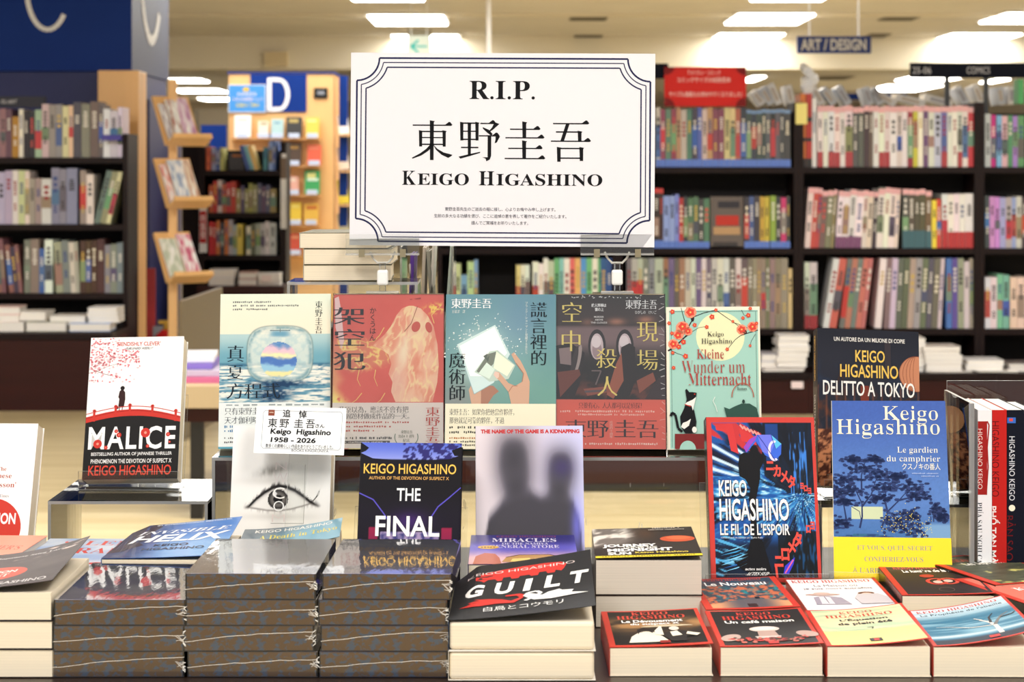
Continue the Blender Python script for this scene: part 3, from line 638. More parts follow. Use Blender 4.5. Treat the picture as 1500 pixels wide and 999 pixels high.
def rack(label, x, y, D, books, k):
    """tilted display ledge fixed to the aisle side, facing right"""
    t = thing('display_rack', label, 'rack', pose(P(x, y, D), 38, 30, 0), 'tilted beech display racks')
    MB().box(0, 0.215, 0.0, 0.016, 0, 0.30).build('back_board', BEECH, t)
    MB().box(0, 0.235, -0.085, -0.001, -0.014, 0).build('ledge', BEECH, t)
    MB().box(0, 0.235, -0.093, -0.085, -0.014, 0.012).build('lip', BEECH, t)
    M = t.matrix_basis
    for i, (xx, w, h, c, c2) in enumerate(books):
        b = thing('magazine', f'{ORD[i]} pastel booklet from the left on the {k} tilted rack', 'booklet', M @ Matrix.Translation((xx, -0.03-0.012*(i % 2), 0.002)) @ Matrix.Rotation(math.radians(-3), 4, 'X'), 'booklets on the tilted racks')
        MB().box(0, w, 0, 0.01, 0, h, (236, 232, 226)).build('page_block', SPINE, b)
        f = MB().box(0, w, -0.001, -0.0002, 0, h, c).build('front_cover', SPINE, b)
        A = Art(w, h, (0, 0, 1, 1), off=0.0016)
        A.paint(lambda X_, Y_: mixc(mixc(c, c2, sst(0.35, 0.6, fbm(X_*4, Y_*5, i+3))), (250, 250, 250), sst(0.55, 0.7, fbm(X_*5, Y_*4, i+11))), 14, 18)
        o = A.build('cover_print', f); o.location = (w/2, 0, 0)
rack('uppermost tilted beech rack with pastel booklets', 243, 211, 10.9, [(0.01, 0.035, 0.24, (236, 236, 240), (180, 170, 180)), (0.05, 0.05, 0.26, (180, 130, 120), (230, 230, 230)), (0.105, 0.085, 0.28, (236, 220, 236), (200, 150, 190))], 'top')
rack('middle tilted beech rack with pastel booklets', 245, 303, 10.9, [(0.01, 0.04, 0.25, (220, 120, 110), (240, 230, 226)), (0.055, 0.08, 0.27, (230, 236, 240), (160, 180, 210)), (0.14, 0.06, 0.28, (236, 220, 200), (200, 160, 140))], 'middle')
rack('lowest tilted beech rack with two pastel booklets', 245, 413, 10.9, [(0.01, 0.095, 0.25, (236, 236, 226), (190, 200, 180)), (0.11, 0.085, 0.27, (240, 220, 226), (210, 110, 140))], 'lowest')
# fire extinguisher, red strip
t = thing('fire_extinguisher', 'red fire extinguisher standing beside the beech strip', 'fire extinguisher', P(243, 520, 11.2))
MB().cyl((0, 0, 0), (0, 0, 0.11), 0.058, n=16).cyl((0, 0, 0.11), (0, 0, 0.14), 0.058, 0.02, n=16).build('cylinder_body', mat('extinguisher_red', (190, 30, 34), 0.25), t)
MB().cyl((0, 0, 0.14), (0, 0, 0.17), 0.015).box(-0.04, 0.03, -0.01, 0.01, 0.17, 0.19).build('valve', mat('brass', (190, 150, 60), 0.3, metal=0.5), t)
MB().box(-0.05, 0.05, -0.05, 0.05, -P(243, 520, 11.2).z, -0.001).build('stand', BLACKM, t)
MB().tube([(0.02, 0, 0.165), (0.06, -0.02, 0.12), (0.062, -0.02, 0.04)], 0.008).build('hose', BLACKM, t)
o = MB().box(-0.025, 0.025, 0, 0.01, -0.29, 0.42, (170, 36, 40)).build('red_strip', SPINE); o.location = P(221, 505, 11.25); tag(o, 'vertical dark red strip beside the tall beech panel', 'strip')
o = MB().box(-0.03, 0.03, 0, 0.02, -0.31, 0.07, (130, 132, 140)).build('small_box', SPINE); o.location = P(232, 497, 11.2); tag(o, 'small grey box left of the fire extinguisher', 'box')

# ------------------------------------------------------------------ beech unit with D, far
DD = 15.0
def zD(py): return EYE-(py-HZ)/F*DD
def XD(px): return (px-750)/F*DD
t = thing('display_unit', 'beech end unit with a white D and rows of face-out books', 'display unit', (XD(412), DD, 0))
x0, x1 = XD(335)-XD(412), XD(488)-XD(412)
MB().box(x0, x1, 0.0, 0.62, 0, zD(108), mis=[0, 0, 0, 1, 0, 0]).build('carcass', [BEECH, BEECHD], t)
MB().box(x0-0.01, x1+0.01, -0.01, 0.63, zD(108), zD(105.5)).build('cap', NAVY, t)
hb = MB().box(XD(367)-XD(412), XD(449)-XD(412), -0.012, -0.001, zD(164), zD(109)).build('header_panel', NAVY, t)
A = Art(XD(449)-XD(367), zD(109)-zD(164), (367, 109, 449, 164), off=0.014); A.step = 0.0005
A.rect(392, 114, 398, 163, WH); A.line([(397, 116.5), (407, 117)]+[(409+13*math.cos(math.radians(a)), 138.5+21.5*math.sin(math.radians(a))) for a in range(-80, 81, 16)]+[(407, 160), (397, 160.5)], 6, WH, up=False)
o = A.build('letter', hb); o.location = (XD(408)-XD(412), 0, zD(164))
pb = MB().box(XD(335)-XD(412), XD(390)-XD(412), -0.02, -0.014, zD(165), zD(124)).build('poster', WHITE, t)
A = Art(XD(390)-XD(335), zD(124)-zD(165), (335, 124, 390, 165), off=0.0205); A.step = 0.0004
A.fill((240, 240, 236)); A.fill((76, 150, 220), (336, 125, 389, 164)); A.ell(361, 131, 5, 3, (230, 190, 60)); A.text('好評発売中', 348, 135, 376, 141, (250, 240, 240)); A.text('今年の話題書フェア', 340, 143, 386, 148, (250, 230, 230)); A.text('全国書店にて開催中', 346, 151, 380, 157, (240, 220, 90))
o = A.build('poster_print', pb); o.location = (XD(362.5)-XD(412), 0, zD(165))
pl = MB().box(XD(460)-XD(412), XD(480)-XD(412), -0.012, -0.001, zD(144), zD(129)).build('number_plate', BLACKM, t)
A = Art(0.06, 0.04, (0, 0, 10, 6), off=0.0125); A.text('08', 1, 1, 9, 5, (200, 206, 220)); o = A.build('lettering', pl); o.location = (XD(470)-XD(412), 0, zD(140))
for y in (203, 243, 286, 330, 374): MB().box(XD(340)-XD(412), XD(470)-XD(412), -0.09, -0.001, zD(y)-0.012, zD(y)).build('ledge', BEECHD, t)
fb = [(343, 367, 168, 201, [(240, 238, 226), (220, 214, 196)]), (378, 393, 177, 201, [(226, 220, 200), (180, 160, 120)]), (397, 415, 174, 201, [(170, 200, 200), (120, 160, 180)]), (419, 442, 171, 201, [(52, 50, 48), (180, 160, 100)]), (448, 467, 172, 201, [(214, 196, 80), (230, 224, 150)]),
      (394, 412, 196, 241, [(120, 150, 220), (190, 200, 230), (70, 90, 170)]), (419, 441, 209, 241, [(80, 60, 44), (180, 140, 80)]), (450, 470, 212, 241, [(222, 96, 66), (230, 140, 110)]), (422, 437, 258, 284, [(226, 170, 150), (240, 220, 200)]), (446, 468, 249, 284, [(60, 160, 90), (230, 230, 150), (220, 240, 220)]), (424, 441, 296, 328, [(230, 196, 60), (240, 220, 120)]), (445, 466, 298, 328, [(226, 180, 70), (200, 110, 60)]), (424, 440, 342, 372, [(206, 84, 60), (230, 160, 120)])]
fl_ = ['white', 'cream', 'pale teal', 'black', 'yellow', 'blue', 'dark brown', 'orange red', 'pale salmon', 'green', 'golden yellow', 'amber', 'brick red']
rw = ['top row']*5+['second row']*3+['third row']*2+['fourth row']*2+['fifth row']
for i, (a, b, c, d, cs) in enumerate(fb):
    facebook(f'{fl_[i]} face-out book on the {rw[i]} of the beech D unit', a, b, c, d, DD-0.075, cs, lean=8, seed=i, group='face-out books on the beech D unit')
    q = (a+b)/2; o = MB().box(-0.04, 0.04, 0, 0.003, 0, 0.035, (210, 222, 246)).build('shelf_label', SPINE); o.location = P(q, d+1, DD-0.098); tag(o, f'pale price card under the {fl_[i]} face-out book', 'price card', 'price cards on the beech D unit')
# racks on the right side of the D unit
t = thing('display_rack', 'navy framed rack of leaning books right of the beech D unit', 'rack', (XD(501), DD+0.1, 0))
MB().box(-0.03, 0.03, 0.0, 0.05, 0, zD(110)).build('upright', NAVY, t)
for y in (197, 250, 300, 345): MB().box(-0.02, 0.11, -0.05, 0.10, zD(y)-0.012, zD(y)).build('ledge', BEECH, t)
for i, (y0, y1, c) in enumerate(((168, 196, (236, 236, 232)), (215, 248, (222, 208, 190)), (262, 298, (216, 200, 60)), (312, 343, (180, 180, 150)))):
    facebook(f'{ORD[i]} leaning book down the rack beside the memorial sign', 497, 512, y0, y1, DD+0.09, [c, (180, 170, 150)], lean=10, roll=-8, seed=i, group='leaning books beside the memorial sign')
# blinds and dark band far left
t = thing('window_blind', 'far slatted blind between the tilted rack and the D unit', 'blind', P(312, 187, 19))
for _x in (-0.15, 0.15): MB().box(_x-0.01, _x+0.01, 0.021, 0.04, -P(312, 187, 19).z, 0.17).build('post', BLACKM, t)
for k in range(8): MB().box(-0.17, 0.17, 0, 0.02, 0.01+k*0.021, 0.024+k*0.021).build('slat', mat('blind_slat', (150, 142, 126)), t)
o = MB().box(-0.1, 0.1, 0, 0.02, -1.50, 0.08).build('navy_box', NAVY); o.location = P(313, 198, 16); tag(o, 'navy box behind the top of the small dark bookcase', 'box')

# ------------------------------------------------------------------ small dark bookcase, mid left
DS = 12.6
zs = lambda py: EYE-(py-HZ)/F*DS
XS = lambda px: (px-750)/F*DS
case('small dark bookcase between the racks and the beech D unit', XS(291), XS(419), DS, [zs(250), zs(312), zs(374)], zs(208), depth=0.25, side=0.035)
GS = 'books in the small dark bookcase'
row_books(DS, zs(250), [(301, 308, [(200, 100, 50)], 6, 7, 34, 36, None, None, 0), (309, 326, [(90, 110, 160), (150, 170, 190), (190, 186, 120)], 5.5, 7, 32, 35, None, None, 0), (385, 391, [(60, 130, 150)], 5, 6, 32, 34, None, None, 0), (393, 403, [(150, 180, 220), (90, 110, 180)], 5, 6, 34, 44, None, None, 0)], 'on the top shelf of the small dark bookcase', 41, 'book', GS)
facebook('black face-out book with a small orange picture in the small bookcase', 335, 357, 224, 249, DS+0.05, [(48, 46, 52), (170, 100, 50)], lean=4)
for i, (x, c) in enumerate(((360, (60, 90, 160)), (366, (120, 180, 190)), (372, (230, 190, 110)))):
    o = spine_book(XS(x+3), DS+0.03, zs(250)+0.005, 0.024, 0.155, 0.18, c, roll=-17); tag(o, f'{cname(c)} spine leaning left on the small bookcase top shelf', 'book', GS)
row_books(DS, zs(312), [(305, 345, [(190, 60, 50), (214, 206, 200), (200, 100, 60), (70, 66, 70)], 5.5, 7, 40, 48, None, None, 0), (345, 404, [(180, 70, 90), (120, 60, 70), (226, 214, 180), (150, 150, 90), (90, 84, 110), (200, 160, 60)], 5.5, 7.5, 34, 44, None, None, 0)], 'on the middle shelf of the small dark bookcase', 42, 'book', GS)
row_books(DS, zs(374), [(305, 316, [(190, 40, 44)], 6, 10, 46, 50, None, None, 0), (316, 355, [(60, 60, 66), (170, 180, 190), (60, 90, 140), (200, 110, 60), (220, 210, 90)], 5.5, 7, 44, 52, None, None, 0), (360, 404, [(226, 226, 214), (170, 176, 160), (90, 110, 80), (200, 200, 206), (70, 90, 140)], 5.5, 7.5, 42, 50, None, None, 0)], 'on the lower shelf of the small dark bookcase', 43, 'book', GS)
t = hang('side_banner', 'white and red vertical banner left of the small dark bookcase', 'banner', 292, 303, 300, 370, 12.589, WHITE, lambda A: (A.fill((190, 40, 44), (292.5, 309, 302.5, 356)), A.column('特集棚', 294, 314, 301, 350, WH, 'sans')), th=0.01)
hang('side_banner', 'narrow white card on the right post of the small dark bookcase', 'banner', 411, 419, 262, 335, 12.589, WHITE, th=0.01)
hang('side_banner', 'short brownish card above the narrow white card', 'banner', 411, 419, 225, 262, 12.589, mat('brown_card', (120, 100, 84)), lambda A: A.rect(413, 225, 419, 231, WH), th=0.01)
o = MB().box(XS(263), XS(289), 0, 0.03, 0, zs(213)).build('dark_panel', WENGE); o.location = (0, DS+0.1, 0); tag(o, 'dark panel between the beech upright and the small dark bookcase', 'panel')
# counter with flat books in front of it
o = MB().box(XS(300), XS(425), 0, 0.30, 0, zs(415), mi=0).build('low_counter', WENGER); o.location = (0, DS-0.32, 0); tag(o, 'dark red brown low counter before the small bookcase', 'counter')
yq = HZ+(EYE-zs(415))/(DS-0.3)*F
flat_pile(305, 345, 395, yq-0.5, DS-0.26, 2, W3, 'on the low counter left, before the small bookcase', 51)
flat_pile(347, 375, 399, yq-0.5, DS-0.26, 2, [(190, 150, 140), (220, 210, 200)], 'on the low counter middle, before the small bookcase', 52)
flat_pile(377, 411, 401, yq-0.5, DS-0.26, 1, W3, 'on the low counter right, before the small bookcase', 53)
o = MB().box(-0.03, 0.03, 0, 0.003, 0, 0.035, (232, 214, 214)).build('price_tag', SPINE); o.location = P(390, 412, DS-0.33); tag(o, 'small pink price tag on the low counter edge', 'price tag')
# beige box counter
mb = MB(); D1, D2 = 9.3, 10.2
a0, a1 = Xd(267, D1), Xd(326, D2)
mb.add([(a0, D1, 0), (a1, D2, 0), (a1, D2, zr(421, D2)), (a0, D1, zr(441, D1)), (a0-0.02, D1+0.03, 0), (a1-0.02, D2+0.03, 0), (a1-0.02, D2+0.03, zr(421, D2)), (a0-0.02, D1+0.03, zr(441, D1))], [(0, 1, 2, 3), (7, 6, 5, 4), (0, 3, 7, 4), (1, 5, 6, 2), (3, 2, 6, 7), (0, 4, 5, 1)])
tag(mb.build('counter_side', mat('taupe_board', (128, 112, 84), 0.5)), 'taupe counter side between the beech strip and the Taiwanese paperbacks', 'counter')
# ------------------------------------------------------------------ mid table behind the display at left
DM = 7.2
zt = zr(566, DM)
t = thing('side_table', 'pale topped table with pastel magazines behind the red bridge paperback', 'table', (Xd(200, DM), DM, 0))
w0, w1 = Xd(150, DM)-Xd(200, DM), Xd(440, DM)-Xd(200, DM)
MB().box(w0, w1, 0, 0.9, zr(598, DM), zt).build('table_top', mat('pale_table', (176, 156, 122)), t)
MB().box(w0+0.02, w1-0.02, 0.02, 0.88, zr(619, DM), zr(598, DM)-0.0005).build('apron', WENGER, t)
for (x, y) in ((Xd(286, DM)-Xd(200, DM), 0.03), (w1-0.06, 0.03), (w1-0.06, 0.8), (Xd(286, DM)-Xd(200, DM), 0.8)):
    MB().box(x-0.022, x+0.022, y, y+0.045, 0, zr(619, DM)-0.0005).build('leg', BLACKM, t)
for i, (x0, x1, y, D, c, n) in enumerate(((262, 340, 556, 7.35, (190, 96, 136), 'pink'), (256, 342, 541, 7.6, (180, 172, 190), 'pale grey'), (262, 330, 531, 7.7, (120, 100, 180), 'violet'), (285, 336, 522, 7.8, (214, 214, 220), 'white'))):
    a, b = Xd(x0, D), Xd(x1, D); z0 = zt+0.001+i*0.022
    o = MB().box(-(b-a)/2, (b-a)/2, 0, 0.28, 0, 0.020, c).build('magazine', SPINE); o.matrix_basis = pose(((a+b)/2, 7.3+i*0.03, z0), -4+3*i); tag(o, f'{n} magazine stacked on the pale side table', 'magazine', 'magazines on the pale side table')
# dark island cabinet between
DI = 7.85
t = thing('island_cabinet', 'dark brown island cabinet seen through the clear riser', 'cabinet', (Xd(800, DI), DI, 0))
w0, w1 = Xd(480, DI)-Xd(800, DI), Xd(1108, DI)-Xd(800, DI)
MB().box(w0, w1, 0, 0.8, 0.0, 0.60).build('carcass', WENGER, t); MB().box(w0-0.01, w1+0.01, -0.015, 0.81, 0.6005, 0.63).build('cabinet_top', WENGE, t); MB().box(w0, w1, -0.01, -0.001, 0, 0.03).build('plinth', BLACKM, t)

# ------------------------------------------------------------------ the display table
T = 0.690
TW = mat('table_dark_wood', (44, 30, 22), 0.35, 0.25, 4.0, (0.3, 3, 1))
t = thing('display_table', 'dark brown display table carrying all the memorial books', 'table', (0, 2.15, 0))
bevel(MB().box(-1.05, 1.05, 0, 0.79, T-0.045, T).build('table_top', TW, t), 0.003)
MB().box(-1.02, 1.02, 0.03, 0.76, T-0.16, T-0.046).build('apron', TW, t)
for x in (-1.0, 0.94):
    for y in (0.04, 0.69): MB().box(x, x+0.06, y, y+0.06, 0, T-0.161).build('leg', TW, t)

def slab(mb, w, h, y0, y1, lift, nu, nv, c, u0=0.0, mi=0):
    """thin bent sheet between y0 (outer) and y1, follows lift(u, v)"""
    U = np.linspace(u0, 1, nu+1); V = np.linspace(0, 1, nv+1); uu, vv = np.meshgrid(U, V); uu, vv = uu.ravel(), vv.ravel()
    L = lift(uu, vv) if lift else np.zeros(len(uu))
    A = [((u-0.5)*w, y0-l, (1-v)*h) for u, v, l in zip(uu, vv, L)]; B = [((u-0.5)*w, y1-l, (1-v)*h) for u, v, l in zip(uu, vv, L)]
    n = len(A); q = nu+1; fs = []
    for j in range(nv):
        for i in range(nu):
            a = j*q+i; fs.append((a+q, a+q+1, a+1, a)); fs.append((a+n, a+1+n, a+q+1+n, a+q+n))
    for i in range(nu): fs.append((i, i+1, i+1+n, i+n)); k = nv*q+i; fs.append((k+1, k, k+n, k+1+n))
    for j in range(nv): a = j*q; fs.append((a+q, a, a+n, a+q+n)); a = j*q+nu; fs.append((a, a+q, a+q+n, a+n))
    mb.add(A+B, fs, c, mi)
def book(label, w, h, t, loc, yaw=0, lean=0, roll=0, art=None, canvas=(0, 0, 100, 150), pages=None, cov=(240, 240, 240), spine=None, back=None, lift=None,
         group=None, name='paperback_book', gloss=False, spine_art=None, film=False, gap=0.0, side=1, plain_print=True):
    """origin: middle of the lower edge of the front cover; x across, z up the cover, +y through the thickness.
    side = 1: spine at the left edge, -1: spine at the right edge"""
    M = loc if isinstance(loc, Matrix) else pose(loc, yaw, lean, roll)
    b = thing(name, label, 'book', M, group); e = 0.0005; pages = pages or PAGES
    spine = spine or cov; back = back or cov
    pb = MB()
    l, r_ = (-w/2+e, w/2-0.0015) if side > 0 else (-w/2+0.0015, w/2-e)
    pb.box(l, r_, e, t-e, 0.0008, h-0.0008)
    o = pb.build('page_block', pages, b)
    mb = MB(); slab(mb, w, h, 0, e*0.8, lift, 40 if lift else 1, 12 if lift else 1, cov); fc = mb.build('front_cover', PRINT, b)
    MB().box(-w/2, w/2, t-e*0.8, t, 0, h, back).build('back_cover', PRINT, b)
    if side > 0: sp = MB().box(-w/2-e, -w/2, 0, t, 0, h, spine).build('spine', GLOSS, b)
    else: sp = MB().box(w/2, w/2+e, 0, t, 0, h, spine).build('spine', GLOSS, b)
    if art:
        A = Art(w, h, canvas, lift, 0.0001); art(A); A.build('cover_print', fc, GLOSS if gloss else PRINT)
    if spine_art:
        A = Art(h, t, (0, 0, 200, 200*t/h)); spine_art(A)
        o = A.build('spine_print', sp, PRINT)      # text reads downwards
        # local x of the print -> -z of the book, print normal -y -> -x
        R = Matrix(((0, 1, 0, -w/2-e-0.0001), (0, 0, 1, 0), (-1, 0, 0, h/2), (0, 0, 0, 1)))
        R = Matrix(((0, 1, 0, -w/2-e-0.0001), (0, 0, -1, t), (-1, 0, 0, h/2), (0, 0, 0, 1)))
        o.matrix_basis = R
    if film:
        f = 0.0006; rr = random.Random(label); q = MB()
        q.box(-w/2-f, w/2+f, -f, t+f*0.5, -f, h+f)
        q.build('shrink_wrap', FILM, b)
        sm = MB(); pts = [(-w/2+(w)*i/12, 0, 0) for i in range(13)]
        zz = rr.uniform(0.25, 0.45); pts = [(-w/2-f+(w+2*f)*i/14, t*(0.62-zz*0.9*math.sin(math.pi*0.5*i/14)+rr.uniform(-0.02, 0.02)), -f-0.0004) for i in range(15)]
        sm.tube(pts, 0.0003, 4, (236, 228, 214))
        for k in range(5):
            a = (w/2-0.001, t*rr.uniform(0.2, 0.8), -f-0.0005); sm.tube([a, (w/2+0.002, a[1]+rr.uniform(-0.004, 0.004), -f-0.001)], 0.0005, 4, (240, 236, 228))
            sm.tube([(w/2-0.004-rr.uniform(0, 0.006), t*rr.uniform(0.35, 0.6), -f-0.0004), (w/2, t*rr.uniform(0.2, 0.7), -f-0.0004)], 0.0003, 4, (220, 212, 200))
        sm.build('film_seam', SPINE, b)
    return b
def easel(label, M, w, h, t, zg, plate=0.62, lip=0.012, wide=0.7):
    """clear book easel under a leaning book whose frame is M; zg = height of the surface it stands on"""
    yaw = math.atan2(M[1][0], M[0][0]); p = M.translation
    e = thing('book_easel', label, 'book easel', Matrix.Translation((p.x, p.y, zg)) @ Matrix.Rotation(yaw, 4, 'Z'), 'clear acrylic book easels')
    L = e.matrix_basis.inverted() @ M; q = w*wide/2
    MB().box(-q, q, t+0.0012, t+0.0035, 0.004, h*plate, M=L, mis=[1, 1, 0, 1, 0, 1]).build('back_plate', [ACRYL, EDGE], e)
    dz = p.z-zg; yb = t+0.02
    MB().box(-q, q, -0.006, yb, 0.0003, 0.0016, mis=[0, 0, 1, 1, 1, 1]).build('foot_plate', [ACRYL, EDGE], e)
    MB().box(-q, q, -0.009, -0.0065, 0.0005, max(dz, 0.003)+lip, mis=[1, 1, 0, 1, 0, 1]).build('front_lip', [ACRYL, EDGE], e)
    zt_ = (L @ Vector((0, t+0.004, h*plate*0.9))); MB().add([(-0.012, zt_.y+0.002, zt_.z), (0.012, zt_.y+0.002, zt_.z), (0.012, zt_.y+0.045, 0.001), (-0.012, zt_.y+0.045, 0.001), (-0.012, zt_.y+0.004, zt_.z), (0.012, zt_.y+0.004, zt_.z), (0.012, zt_.y+0.047, 0.001), (-0.012, zt_.y+0.047, 0.001)], [(0, 3, 2, 1), (4, 5, 6, 7), (0, 1, 5, 4), (2, 3, 7, 6), (1, 2, 6, 5), (3, 0, 4, 7)]).build('rear_strut', ACRYL, e)
    return e
def riser(label, x0, x1, y0, y1, z0, z1, front=True, th=0.004, front_mat=None, sides=True, fy=None):
    t = thing('acrylic_riser', label, 'display riser', ((x0+x1)/2, y0, z0), 'clear acrylic risers'); w = (x1-x0)/2; d = y1-y0; h = z1-z0
    MB().box(-w, w, 0, d, h-th, h, mis=[0, 0, 1, 1, 1, 1]).build('top_plate', [ACRYL, EDGE], t)
    if front: MB().box(-w+th, w-th, fy or 0, (fy or 0)+th, 0.0005, h-th-0.0003, mis=[1, 1, 0, 1, 0, 1]).build('front_plate', [front_mat or ACRYL, EDGE], t)
    if sides:
        for s_ in (-1, 1): MB().box(min(s_*w, s_*(w-th)), max(s_*w, s_*(w-th)), 0, d, 0.0005, h-th-0.0003, mis=[1, 1, 1, 0, 1, 0]).build('side_plate', [ACRYL, EDGE], t)
    for s_ in (-1, 1): MB().box(s_*(w-0.03)-0.004, s_*(w-0.03)+0.004, 0.02, 0.028, h, h+0.0008).build('corner_pad', EDGE, t) if False else None
    return t

# risers
riser('long scratched clear riser under the row of Taiwanese paperbacks', -0.392, 0.335, 2.675, 2.93, T, 0.8555, front_mat=ACRYLS)
riser('low clear riser under the red bridge paperback', -0.604, -0.396, 2.665, 2.855, T, 0.800, front=False)
riser('low clear riser under the black Italian novel', 0.405, 0.585, 2.70, 2.90, T, 0.790)
riser('tall clear riser under the pile of three cream books', -0.310, -0.130, 2.822, 2.925, 0.8558, 1.0768, front=True)
riser('slim clear stand under the left sign clip', -0.206, -0.148, 2.790, 2.8195, 0.8558, 1.0568, front=False)
riser('slim clear stand under the right sign clip', 0.115, 0.173, 2.790, 2.925, 0.8558, 1.0568, front=False)

# ---- A: pale sea cover
BLK = (28, 30, 36)
def artA(A):
    def bg(x, y):
        c = mixc((226, 234, 214), (240, 232, 208), sst(433, 485, y))
        sea = mixc((178, 206, 206), (112, 166, 182), sst(493, 528, y)); c = np.where((y > 492)[:, None], sea, c)
        rip = fbm(x/22, y/2.4, 3); w2 = mixc((236, 234, 222), (96, 148, 170), sst(0.42, 0.66, rip)); w2 = mixc(w2, (70, 118, 146), sst(0.62, 0.8, fbm(x/13, y/2.2, 9)))
        c = np.where((y > 536)[:, None], w2, c)
        dk = np.exp(-((y-537)/2.2)**2)*0.8; c = mixc(c, (60, 110, 140), np.where((x < 365) | (x > 450), dk, dk*0.3)) if False else c*(1-dk[:, None])+np.array((60, 112, 140))*dk[:, None]
        # bottle walls
        rx = np.abs(x-409)/49.0; ry = np.abs(y-522)/42.0; q = (rx**3.2+ry**3.2)**(1/3.2)
        inside = q < 1
        glass = mixc((232, 232, 218), (198, 214, 210), sst(0.3, 0.8, fbm(x/6, y/5, 5)))
        c = np.where(inside[:, None], c*0.25+glass*0.75, c)
        edge = np.exp(-((q-0.93)/0.06)**2)*(0.35+0.65*sst(0.35, 0.65, fbm(x/7, y/7, 21))); c = c*(1-edge[:, None]*0.8)+np.array((112, 150, 160))*edge[:, None]*0.8
        e2 = np.exp(-((q-1.0)/0.02)**2); c = c*(1-e2[:, None]*0.6)+np.array((104, 128, 128))*e2[:, None]*0.6
        rf = np.exp(-(((x-400)/22)**2+((y-582)/10)**2))+np.exp(-(((x-410)/34)**2+((y-566)/5)**2)); rf = np.clip(rf*1.5*fbm(x/5, y/3, 6)*1.6, 0, 1); c = c*(1-rf[:, None])+np.array((30, 62, 96))*rf[:, None]
        cap = np.exp(-(((x-409)/15)**4+((y-492)/4.5)**4)); c = c*(1-cap[:, None])+np.array((110, 160, 184))*cap[:, None]
        # sphere
        r = np.hypot(x-407, y-531); s = r < 27
        tt = (y-531)/27+0.4*(fbm(x/12, y/9, 8)-0.5)
        sp = mixc((76, 134, 190), (240, 196, 206), sst(-1, -0.55, tt)); sp = mixc(sp, (246, 232, 180), sst(-0.5, -0.3, tt)); sp = mixc(sp, (80, 120, 186), sst(-0.25, -0.05, tt)); sp = mixc(sp, (150, 196, 220), sst(0.15, 0.35, tt)); sp = mixc(sp, (244, 226, 160), sst(0.55, 0.75, tt)); sp = mixc(sp, (110, 160, 210), sst(0.8, 1.0, tt)*0.8)
        return np.where(s[:, None], sp, c)
    A.paint(bg, 164, 200)
    A.line([(394, 487), (424, 487)], 1.2, (80, 110, 120)); A.line([(409, 484), (409, 490)], 1, (110, 130, 136))
    for k, (a, n) in enumerate(((338, 20), (338, 34), (338, 18))): A.marks(338, 443+k*5.4, 338+n*2.9, 446+k*5.4, n, (110, 108, 104), k)
    A.column('東野圭吾', 461, 443, 472, 492, BLK)
    A.cell('真', 343, 521, 27, 27, (22, 34, 46), bold=0.004, up=True); A.cell('夏', 343, 548, 25, 25, (22, 34, 46)); A.row('方程式', 330, 564, 410, 588, (22, 34, 46))
    A.fill((229, 234, 232), (319, 593, 484, 657))
    A.marks(329, 595, 480, 598, 12, (150, 160, 160), 5)
    A.row('只有東野圭吾能顛覆東野圭吾！', 328, 600, 470, 611, (40, 50, 60)); A.row('天才伽利略湯川', 328, 613, 399, 624, (40, 50, 60))
    A.marks(328, 626, 352, 630, 9, (40, 110, 160), 7); A.marks(328, 632, 352, 636, 9, (40, 110, 160), 8); A.marks(328, 643, 345, 646, 6, (90, 90, 90), 9); A.marks(328, 649, 345, 652, 6, (90, 90, 90), 10)
    A.fill((90, 158, 178), (319, 657, 484, 660))
